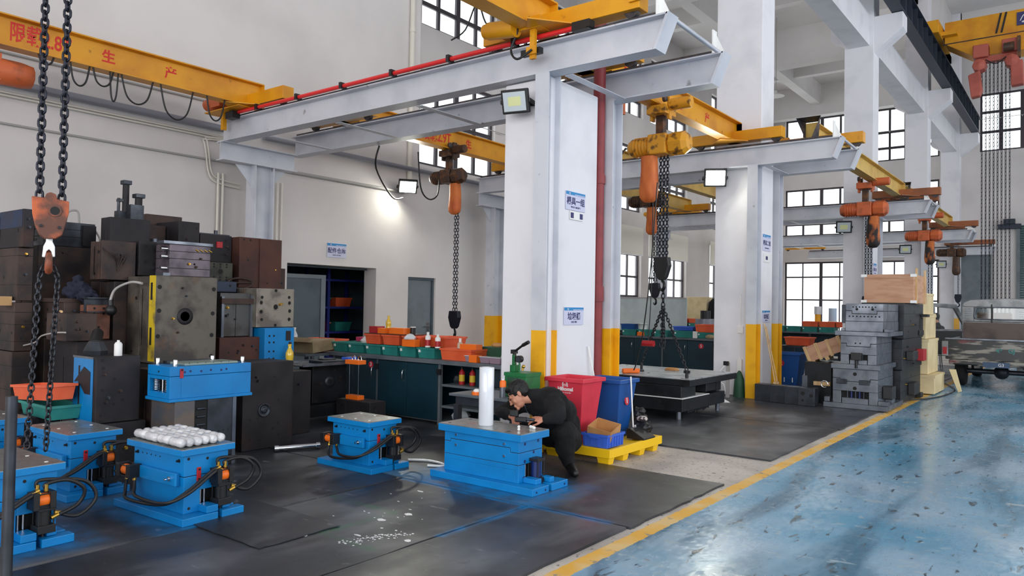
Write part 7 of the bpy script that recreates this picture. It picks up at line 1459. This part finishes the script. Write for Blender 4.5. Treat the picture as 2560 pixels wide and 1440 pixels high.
# cab: shell from side profile with rear wall
cw = 0.84
MB().prism([(1.78, 0.5), (1.78, 1.30), (1.88, 1.70), (2.05, 1.78), (2.95, 1.78), (3.12, 1.72), (3.62, 1.18), (4.2, 1.05), (4.25, 0.5), (2.9, 0.5)], 'x', -cw+0.06, cw-0.06)
MB().box(-cw, cw, 1.98, 2.04, 0.5, 1.30).box(-cw, -0.62, 1.98, 2.04, 1.30, 1.66).box(0.62, cw, 1.98, 2.04, 1.30, 1.66).box(-0.62, 0.62, 1.98, 2.04, 1.60, 1.70).box(-0.62, 0.62, 1.98, 2.04, 1.30, 1.36).build('cab_rear_wall', TRUCKG, t, bevel=0.012)
MB().prism([(-cw, 1.64), (-cw+0.04, 1.72), (-cw+0.16, 1.775), (0, 1.81), (cw-0.16, 1.775), (cw-0.04, 1.72), (cw, 1.64), (cw-0.06, 1.62), (-cw+0.06, 1.62)], 'y', 1.96, 3.1).build('cab_roof', TRUCKG, t, bevel=0.012)
MB().box(-0.6, 0.6, 2.0, 2.012, 1.36, 1.60).build('rear_window', GLASS, t)
rim = MB().tube([(-0.6, 1.975, 1.40), (-0.58, 1.975, 1.56), (-0.5, 1.975, 1.61), (0, 1.975, 1.62), (0.5, 1.975, 1.61), (0.58, 1.975, 1.56), (0.6, 1.975, 1.40), (0.5, 1.975, 1.355), (0, 1.975, 1.35), (-0.5, 1.975, 1.355)], 0.016, n=8, sub=4, closed=True); rim.build('rear_window_seal', LSTEEL, t)
for x in (-0.28, 0.36): MB().cyl((x, 1.93, 1.0), (x, 1.93, 1.68), 0.013, n=8).build('guard_bar', BLACK, t)
for k in range(4): MB().box(-0.78, -0.66, 1.965, 1.98, 1.42+0.05*k, 1.44+0.05*k).build('louver', LSTEEL, t)
MB().box(-0.80, 0.80, 1.86, 1.90, 0.62, 1.28).build('headboard', M('headboard_brown', rgb(96, 82, 76), 0.5, col2=rgb(70, 60, 58), scale=3), t, bevel=0.006)
for x in (-cw, cw-0.05):
    MB().prism([(2.04, 0.5), (2.3, 0.5), (2.2, 1.64), (2.04, 1.66)], 'x', x, x+0.05).build('door_pillar', TRUCKG, t); MB().prism([(3.05, 0.5), (4.25, 0.5), (4.2, 1.05), (3.55, 1.12), (3.08, 1.66), (3.0, 1.66), (3.35, 1.1), (3.1, 0.9)], 'x', x, x+0.05).build('front_wing', TRUCKG, t)
MB().box(-cw+0.05, cw-0.05, 3.3, 4.25, 0.5, 1.1).build('bonnet', TRUCKG, t, bevel=0.03); MB().box(-0.8, 0.8, 2.04, 3.1, 0.48, 0.52).box(-0.7, 0.7, 3.1, 3.3, 0.5, 1.1).build('cab_floor', TRUCKD, t)
MB().prism([(3.28, 1.12), (3.30, 1.12), (2.98, 1.62), (2.96, 1.62)], 'x', -0.74, 0.74).build('windscreen', GLASS, t)
for x in (-0.4, 0.4): MB().box(x-0.22, x+0.22, 2.15, 2.6, 0.6, 0.75).box(x-0.22, x+0.22, 2.1, 2.22, 0.75, 1.35).build('seat', BLACK, t, bevel=0.03)
dr = MB().box(-1.02, -0.98, -0.0, 0.0, 0, 0)
dt = MB(); ft = 0.03
dt.prism([(0, 0), (1.0, 0.0), (1.02, 0.62), (0, 0.62)], 'x', -ft, ft)
dt.prism([(0.0, 0.62), (0.07, 0.62), (0.40, 1.10), (0.94, 1.13), (0.94, 0.62), (1.02, 0.62), (1.0, 1.22), (0.34, 1.20)], 'x', -ft, ft)
do = dt.build('door', TRUCKG, t, bevel=0.008); do.location = (-0.86, 3.1, 0.48); do.rotation_euler = (0, 0, math.radians(142))
MB().box(-0.05, -0.03, 0.08, 0.95, 0.05, 0.58).build('door_trim', BLACK, do, bevel=0.01); MB().box(-0.004, 0.004, 0.1, 0.94, 0.62, 1.11).build('door_glass', GLASS, do); MB().box(0.03, 0.05, 0.8, 0.92, 0.5, 0.53).build('door_handle', CHROME, do)

# ================================================================ FAR BENCHES AND BACKGROUND
t = thing('workbench', 'dark teal workbench numbered 4 and 5 behind the grooved mold base', 'workbench', (0, 0, 0.018)); bench(t, -9.3, -6.58, 15.9, 16.5, 0.79, [(-9.3, -7.86, 'pair'), (-7.86, -6.6, 'pair')]); badge(t, -8.16, 15.886, 0.66, '4', 0.06); badge(t, -6.9, 15.886, 0.62, '5', 0.06)
crates([(-8.75, 16.15, 0.81, 0.38, 0.45, 0.14, TEAL, 'left green crate on bench 4'), (-8.32, 16.15, 0.81, 0.36, 0.45, 0.14, TEAL, 'middle green crate on bench 4'), (-7.92, 16.15, 0.81, 0.36, 0.45, 0.14, TEAL, 'right green crate on bench 4 beside the black hook chain'), (-7.35, 16.15, 0.81, 0.48, 0.45, 0.15, TEAL, 'wide green crate on bench 5 under the blue tray'), (-6.85, 16.15, 0.81, 0.36, 0.4, 0.13, TEAL, 'green crate at the right end of bench 5')], 'green crates on benches 4 and 5')
crates([(-6.85, 16.25, 0.945, 0.50, 0.5, 0.17, ORANGE, 'orange crate at the right end of bench 5')])
crates([(-7.45, 16.3, 0.965, 0.50, 0.35, 0.09, BLUEBOX, 'blue tray on the wide green crate of bench 5'), (-8.95, 16.35, 0.81, 0.34, 0.3, 0.26, BLUEBIN, 'blue bucket crate behind the left green crate')])
t = thing('white_bucket', 'white bucket on bench 4 behind the green crates', 'bucket', (-8.62, 16.38, 0.953)); MB().lathe((0, 0, 0), [(0.1, 0), (0.12, 0.13), (0.125, 0.13), (0.12, 0.14)], n=18).build('bucket_body', WHITE, t)
carton('small_box', 'small orange box on the front edge of bench 4', (-8.42, 15.93, 0.81), (0.16, 0.1, 0.09), ORANGE2); carton('paper_box', 'upright white label box between the crates of bench 5', (-7.06, 15.92, 0.81), (0.09, 0.06, 0.15), WHITE)
tagmb(MB().ball((-9.15, 16.1, 0.86), 0.12, sc=(1.3, 1, 0.6)).ball((-9.0, 16.0, 0.84), 0.08, sc=(1.4, 1, 0.5)), 'cable_heap', BLACK, 'heap of black cables at the left end of bench 4', 'cable')
tagmb(MB().ball((-6.72, 15.95, 0.85), 0.09, sc=(1.2, 1, 0.6)), 'cloth', KRAFT, 'beige rag at the right end of bench 5', 'rag')
t = thing('whiteboard', 'pale metal board standing behind benches 4 and 5', 'board', (-9.4, 19.5, 0)); MB().box(-2.0, 0.5, -0.02, 0.02, 0.62, 1.75).build('board_panel', M('board_pale', rgb(196, 206, 206), 0.4, col2=rgb(176, 188, 190), scale=1.5), t); MB().box(-2.0, 0.5, -0.03, -0.02, 1.73, 1.77).build('board_rim', COND, t)
for x in (-1.9, 0.4): MB().box(x-0.02, x+0.02, -0.2, 0.2, 0.019, 0.05).box(x-0.02, x+0.02, -0.02, 0.02, 0.05, 0.62).build('board_leg', COND, t)
t = thing('steel_drum', 'grey cylinder part behind the whiteboard end', 'drum', (-8.1, 18.9, 0.0)); MB().cyl((0, 0, 0.018), (0, 0, 1.2), 0.26, n=24).build('drum_body', PIPEG, t); MB().cyl((0, 0, 1.2), (0, 0, 1.42), 0.13, n=16).build('drum_neck', BLACK, t)
def far_bench(label, x0, x1, y, h=0.8):
    t = thing('workbench', label, 'workbench', (0, 0, 0.0)); MB().box(x0, x1, y, y+0.7, h-0.05, h).build('worktop', BENCHG, t); MB().box(x0+0.05, x1-0.05, y+0.6, y+0.65, 0.05, h-0.05).build('back_panel', BENCH, t)
    for x in (x0+0.04, (x0+x1)/2, x1-0.04):
        for yy in (y+0.05, y+0.65): MB().box(x-0.03, x+0.03, yy-0.03, yy+0.03, 0, h-0.05).build('leg', DSTEEL, t)
far_bench('far workbench with green and orange crates right of the lamp column', -8.4, -5.5, 24.2)
crates([(-7.95+0.5*k, 24.45, 0.801, 0.46, 0.5, 0.16, TEAL, '%s green crate on the far bench right of the lamp column' % w) for k, w in enumerate(('first', 'second', 'third', 'fourth'))], 'green crates on the far bench')
crates([(-6.95+0.5*k, 24.5, 0.966, 0.48, 0.5, 0.16, ORANGE, '%s orange crate on the far bench right of the lamp column' % w) for k, w in enumerate(('first', 'second', 'third'))], 'orange crates on the far bench')
crates([(-8.25, 24.35, 0.801, 0.36, 0.4, 0.12, ORANGE, 'low orange crate at the left end of the far bench')])
t = thing('yellow_tube', 'tall yellow tube with a clear top on the far bench', 'tube', (-6.9, 24.9, 0.8)); MB().cyl((0, 0, 0), (0, 0, 0.55), 0.09, n=14).build('tube_body', SAFE, t); MB().cyl((0, 0, 0.55), (0, 0, 0.8), 0.11, n=14).build('tube_top', CLEARP, t)
t = thing('blue_bottle', 'pale blue water barrel on the far bench', 'water barrel', (-6.45, 24.9, 0.8)); MB().box(-0.12, 0.12, -0.12, 0.12, 0, 0.35).build('barrel_base', WHITE, t, bevel=0.02); MB().cyl((0, 0, 0.35), (0, 0, 0.75), 0.12, n=16).build('barrel_body', M('pale_blue', rgb(180, 204, 226), 0.2), t)
far_bench('distant workbench with crates seen left of the lamp column', -12.5, -9.8, 24.5)
crates([(-12.0+0.55*k, 24.8, 0.801, 0.5, 0.5, 0.15, TEAL, '%s green crate on the distant bench left of the lamp column' % w) for k, w in enumerate(('first', 'second', 'third', 'fourth'))], 'green crates on the distant bench')
crates([(-12.0+0.55*k, 24.82, 0.956, 0.5, 0.5, 0.15, ORANGE, '%s orange crate on the distant bench left of the lamp column' % w) for k, w in enumerate(('first', 'second', 'third', 'fourth'))], 'orange crates on the distant bench')
t = thing('coat_rack', 'grey cabinet with a dark coat beside it near the far windows', 'cabinet', (-11.9, 27.2, 0)); MB().box(-0.4, 0.4, -0.3, 0.3, 0, 1.9).build('cabinet_body', CREAM, t, bevel=0.01); c_ = MB().lathe((0.62, -0.1, 0.7), [(0.2, 0), (0.24, 0.5), (0.18, 1.0), (0.05, 1.15)], n=9).build('coat', CLOTH, t)
# storeroom shelves seen through the open door
t = thing('shelf_rack', 'dark blue shelf rack inside the store room', 'shelf rack', (-12.45, 9.3, 0))
SBL = M('rack_blue', rgb(28, 40, 120), 0.5)
for y in (-1.2, 0.35, 1.4):
    for x in (-0.35, 0.35): MB().box(x-0.03, x+0.03, y-0.03, y+0.03, 0, 2.3).build('upright', SBL, t)
for z in (0.35, 0.85, 1.35, 1.9): MB().box(-0.4, 0.4, -1.25, 1.45, z, z+0.04).build('shelf', SBL, t)
k = 0
for z in (0.39, 0.89, 1.39):
    for y in (8.45, 9.0, 9.55, 10.1):
        k += 1; w = ('orange', 'green')[(k+int(z*2)) % 2]
        t = thing('storage_crate', '%s crate on the %s shelf of the store room, %s along' % (w, {0.39: 'lowest', 0.89: 'middle', 1.39: 'upper'}[z], {8.45: 'first', 9.0: 'second', 9.55: 'third', 10.1: 'fourth'}[y]), 'crate', (-12.4, y, z+0.001), PI/2, 'crates in the store room'); crate(t, 0.42, 0.5, 0.18, ORANGE if w == 'orange' else TEAL, 0.01, 0.03)
# ================================================================ PEOPLE
def limb(b, pts):
    """pts: list of (x,y,z,r)"""
    for (p, q) in zip(pts[:-1], pts[1:]):
        P, Q = V(p[:3]), V(q[:3]); b.cyl(P, Q, p[3], q[3], n=16)
    for p in pts: b.ball(p[:3], p[3]*1.0, n=16, k=10)
def head_parts(b, M_):
    """human head about 0.235 m tall; local: face towards +x, up z, centre of the skull at the origin"""
    def e(c, r, sc): b2 = MB().ball((0, 0, 0), r, n=18, k=12, sc=sc); b.add([M_@(V(v)+V(c)) for v in b2.v], b2.f, 0, True)
    e((-0.012, 0, 0.03), 0.088, (1.08, 0.86, 0.98)); e((0.028, 0, -0.02), 0.066, (0.95, 0.94, 1.15)); e((0.035, 0, -0.075), 0.042, (1.0, 1.0, 0.85))
    e((0.085, 0, 0.018), 0.02, (0.7, 2.6, 0.5)); e((0.066, 0, -0.02), 0.036, (0.8, 1.3, 0.7))
    e((0.098, 0, -0.014), 0.013, (0.9, 0.8, 2.0)); e((0.106, 0, -0.032), 0.014, (1.0, 1.15, 0.75)); e((0.088, 0, -0.062), 0.013, (0.8, 1.8, 0.5)); e((0.086, 0, -0.074), 0.012, (0.8, 1.6, 0.5)); e((0.076, 0, -0.1), 0.018, (0.9, 1.2, 0.8))
    for s in (-1, 1):
        e((0.062, 0.036*s, -0.03), 0.026, (0.8, 0.8, 1.0)); e((-0.006, 0.078*s, -0.008), 0.03, (0.55, 0.32, 1.0))
def eyes(M_, parent):
    for s in (-1, 1):
        o = MB().ball((0, 0, 0), 0.011, n=12, k=8, sc=(0.7, 1.3, 0.4)).build('eye', HAIR, parent); o.matrix_local = M_@Matrix.Translation((0.0905, 0.031*s, 0.001))
        o = MB().ball((0, 0, 0), 0.012, n=10, k=6, sc=(0.5, 1.6, 0.3)).build('eyebrow', HAIR, parent); o.matrix_local = M_@Matrix.Translation((0.097, 0.032*s, 0.022))
def hair(M_, parent):
    b = MB()
    b2 = MB().ball((-0.022, 0, 0.044), 0.094, n=24, k=14, sc=(1.06, 0.93, 0.98)).ball((-0.045, 0, 0.01), 0.066, n=18, k=10, sc=(0.9, 1.2, 1.0)).ball((0.035, 0, 0.088), 0.05, n=16, k=10, sc=(1.1, 1.3, 0.55))
    b.add([M_@V(v) for v in b2.v], b2.f, 0, True)
    return remeshed(b, 'hair', HAIR, parent, 0.005, 3, 0.010, 0.03)
def hand(b, M_, s=1, curl=0.5):
    """local: wrist at origin, fingers along +x, palm down (-z), thumb to side s*y"""
    def seg(pts):
        for (p, q) in zip(pts[:-1], pts[1:]): b.cyl(M_@V(p[:3]), M_@V(q[:3]), p[3], q[3], n=10)
        for p in pts: b.ball(M_@V(p[:3]), p[3], n=10, k=8)
    b2 = MB().ball((0.045, 0, 0), 0.042, n=16, k=10, sc=(1.15, 0.95, 0.36)); b.add([M_@V(v) for v in b2.v], b2.f, 0, True)
    seg([(-0.03, 0, 0, 0.026), (0.03, 0, 0, 0.022)])
    for k, (y, L) in enumerate(((0.030*s, 0.072), (0.011*s, 0.080), (-0.009*s, 0.074), (-0.028*s, 0.058))):
        x, z, a = 0.078, 0.0, 0.15; P = [(0.05, y*0.8, 0, 0.0095), (x, y, z, 0.0092)]
        for j, f in enumerate((0.45, 0.32, 0.23)):
            a += curl*(0.55, 0.8, 0.5)[j]; x += L*f*math.cos(a); z -= L*f*math.sin(a); P.append((x, y*(1+0.04*j), z, 0.0085-0.0008*j))
        seg(P)
    seg([(0.015, 0.024*s, -0.004, 0.013), (0.045, 0.050*s, -0.014, 0.011), (0.072, 0.058*s, -0.024, 0.0095), (0.092, 0.056*s, -0.032, 0.0085)])
def basis(o, x, up=(0, 0, 1)):
    x = V(x).normalized(); y = V(up).cross(x).normalized(); z = x.cross(y)
    m = Matrix((x, y, z)).transposed().to_4x4(); m.translation = V(o); return m

p = thing('person', 'man in black squatting behind the big blue mold, bent over its steel top', 'person', (0, 0, 0))
HM = basis((-4.085, 5.42, 0.685), (-0.62, -0.60, -0.62), (-0.42, 0.05, 1.0))
nk = (-3.945, 5.57, 0.665)
b = MB(); head_parts(b, HM)
limb(b, [(-4.06, 5.45, 0.655, 0.052), (*nk, 0.056)])
HL = basis((-3.765, 5.36, 0.505), (-1.0, -0.55, 0.02), (0.15, -0.5, 1.0))      # hand resting by the clips
HR = basis((-4.10, 5.33, 0.50), (1.0, -0.55, -0.12), (0, 0, 1))
hand(b, HL, 1, 0.55); hand(b, HR, 1, 0.8)
# bare forearm stubs and trunk under the clothes keep the body in one piece
limb(b, [(-3.745, 5.375, 0.505, 0.03), (-3.66, 5.44, 0.535, 0.034), (-3.79, 5.56, 0.61, 0.035), (-3.92, 5.66, 0.58, 0.04)])
limb(b, [(-4.12, 5.34, 0.50, 0.028), (-4.26, 5.42, 0.53, 0.032), (-4.08, 5.58, 0.60, 0.035), (-3.95, 5.66, 0.58, 0.04)])
limb(b, [(*nk, 0.056), (-3.93, 5.68, 0.58, 0.07), (-3.93, 5.80, 0.42, 0.10), (-3.93, 5.92, 0.28, 0.10)])
body = remeshed(b, 'body', SKIN, p, 0.0055, 3)
eyes(HM, p); hair(HM, p)
b = MB()   # jacket
limb(b, [(-3.97, 5.55, 0.66, 0.075), (-3.93, 5.64, 0.62, 0.135), (-3.91, 5.76, 0.50, 0.165), (-3.91, 5.90, 0.33, 0.165)])
limb(b, [(-3.80, 5.58, 0.625, 0.115), (-3.83, 5.72, 0.50, 0.155)]); limb(b, [(-4.05, 5.62, 0.60, 0.105), (-3.95, 5.72, 0.5, 0.14)])
limb(b, [(-3.78, 5.53, 0.63, 0.098), (-3.655, 5.43, 0.535, 0.068), (-3.70, 5.395, 0.515, 0.050), (-3.732, 5.38, 0.507, 0.043)])
limb(b, [(-4.07, 5.58, 0.62, 0.105), (-4.20, 5.48, 0.555, 0.070), (-4.28, 5.40, 0.52, 0.060), (-4.20, 5.37, 0.505, 0.050), (-4.135, 5.345, 0.50, 0.042)])
limb(b, [(-3.95, 5.56, 0.655, 0.085), (-4.0, 5.515, 0.668, 0.068)])
jk = remeshed(b, 'jacket', CLOTH, p, 0.008, 4, 0.045, 0.15)
MB().lathe((0, 0, 0), [(0.066, -0.02), (0.070, 0.0), (0.064, 0.03), (0.060, 0.03), (0.060, -0.02)], n=20).xf(basis((-3.985, 5.53, 0.668), (0.6, -0.5, 0.75), (-0.45, -0.35, 0.35))@Matrix.Identity(4)).build('collar', CLOTH, jk)
MB().tube([(-4.035, 5.44, 0.60), (-4.02, 5.46, 0.54), (-3.99, 5.5, 0.49)], 0.003, n=6).build('zip', CHROME, jk)
b = MB()   # trousers
limb(b, [(-3.93, 5.93, 0.28, 0.155), (-3.86, 5.88, 0.26, 0.14)])
limb(b, [(-3.86, 5.88, 0.28, 0.13), (-3.76, 5.68, 0.36, 0.115), (-3.69, 5.555, 0.375, 0.095), (-3.69, 5.60, 0.24, 0.080), (-3.69, 5.655, 0.11, 0.062)])
limb(b, [(-4.02, 5.86, 0.28, 0.115), (-4.08, 5.62, 0.34, 0.09), (-4.10, 5.50, 0.36, 0.075), (-4.08, 5.56, 0.22, 0.06), (-4.06, 5.62, 0.11, 0.05)])
remeshed(b, 'trousers', CLOTH2, p, 0.008, 4, 0.045, 0.15)
for (ax, ay, tx, ty) in ((-3.69, 5.67, -3.52, 5.50), (-4.06, 5.64, -4.05, 5.42)):
    b = MB(); limb(b, [(ax, ay, 0.070, 0.050), (ax*0.6+tx*0.4, ay*0.6+ty*0.4, 0.062, 0.044), (tx, ty, 0.052, 0.033)]); limb(b, [(ax, ay, 0.045, 0.026), (tx, ty, 0.04, 0.02)])
    remeshed(b, 'shoe', SHOE, p, 0.006, 3)
t = thing('hand_drill', 'small black hand tool held over the steel top of the big mold', 'hand tool', (-3.93, 5.26, 0.4745), 0.3)
MB().box(-0.06, 0.05, -0.02, 0.02, 0.0, 0.045).build('tool_body', BLACK, t, bevel=0.01); MB().cyl((0.05, 0, 0.03), (0.12, 0, 0.025), 0.013, n=12).build('chuck', DSTEEL, t); MB().box(-0.11, -0.03, -0.018, 0.018, 0.046, 0.10).build('grip', BLACK, t, bevel=0.008)

def simple_person(label, x, y, rz, sit=0.45, shirt=CLOTH):
    p = thing('person', label, 'person', (x, y, 0), rz)
    HM = basis((0.06, 0, sit+0.78), (1, 0, -0.25)); b = MB(); head_parts(b, HM); limb(b, [(0.04, 0, sit+0.70, 0.05), (0.0, 0, sit+0.58, 0.06)])
    for s in (-1, 1): hand(b, basis((0.42, 0.14*s, sit+0.27), (1, -0.2*s, 0)), -s, 0.5); limb(b, [(0.42, 0.14*s, sit+0.27, 0.028), (0.2, 0.24*s, sit+0.24, 0.035), (0.0, 0.18*s, sit+0.5, 0.05), (0, 0, sit+0.5, 0.06)])
    limb(b, [(0, 0, sit+0.5, 0.1), (0, 0, sit+0.1, 0.12)])
    remeshed(b, 'body', SKIN, p, 0.010, 2); eyes(HM, p); hair(HM, p)
    b = MB(); limb(b, [(0.0, 0, sit+0.60, 0.075), (0.0, 0, sit+0.48, 0.14), (0.0, 0, sit+0.12, 0.155)])
    for s in (-1, 1): limb(b, [(0, 0.14*s, sit+0.5, 0.085), (0.06, 0.24*s, sit+0.25, 0.065), (0.36, 0.16*s, sit+0.26, 0.045)])
    remeshed(b, 'jacket', shirt, p, 0.014, 3)
    b = MB(); limb(b, [(0, 0, sit+0.1, 0.15), (0, 0, sit+0.05, 0.14)])
    for s in (-1, 1): limb(b, [(0, 0.09*s, sit+0.08, 0.09), (0.42, 0.11*s, sit+0.06, 0.07), (0.42, 0.11*s, 0.1, 0.05)])
    remeshed(b, 'trousers', CLOTH2, p, 0.014, 3)
    for s in (-1, 1): bb = MB(); limb(bb, [(0.42, 0.11*s, 0.055, 0.04), (0.56, 0.12*s, 0.045, 0.03)]); remeshed(bb, 'shoe', SHOE, p, 0.012, 2)
    return p
simple_person('person in dark clothes seen at the edge of the lamp column by the far bench', -8.15, 23.3, 1.5)
st = thing('stool', 'round stool under the person by the far bench', 'stool', (-8.15, 23.3, 0)); MB().cyl((0, 0, 0.33), (0, 0, 0.36), 0.17, n=18).build('seat', DSTEEL, st)
for a in range(4): MB().cyl((0.14*math.cos(a*PI/2+.7), 0.14*math.sin(a*PI/2+.7), 0.019), (0.1*math.cos(a*PI/2+.7), 0.1*math.sin(a*PI/2+.7), 0.33), 0.012, n=8).build('leg', DSTEEL, st)
simple_person('person in black seen through the open truck door window', -3.25, 22.8, 2.6, 0.55)
st = thing('stool', 'stool under the person beyond the truck door', 'stool', (-3.25, 22.8, 0)); MB().cyl((0, 0, 0.43), (0, 0, 0.46), 0.17, n=18).build('seat', DSTEEL, st)
for a in range(4): MB().cyl((0.14*math.cos(a*PI/2+.7), 0.14*math.sin(a*PI/2+.7), 0.019), (0.1*math.cos(a*PI/2+.7), 0.1*math.sin(a*PI/2+.7), 0.43), 0.012, n=8).build('leg', DSTEEL, st)
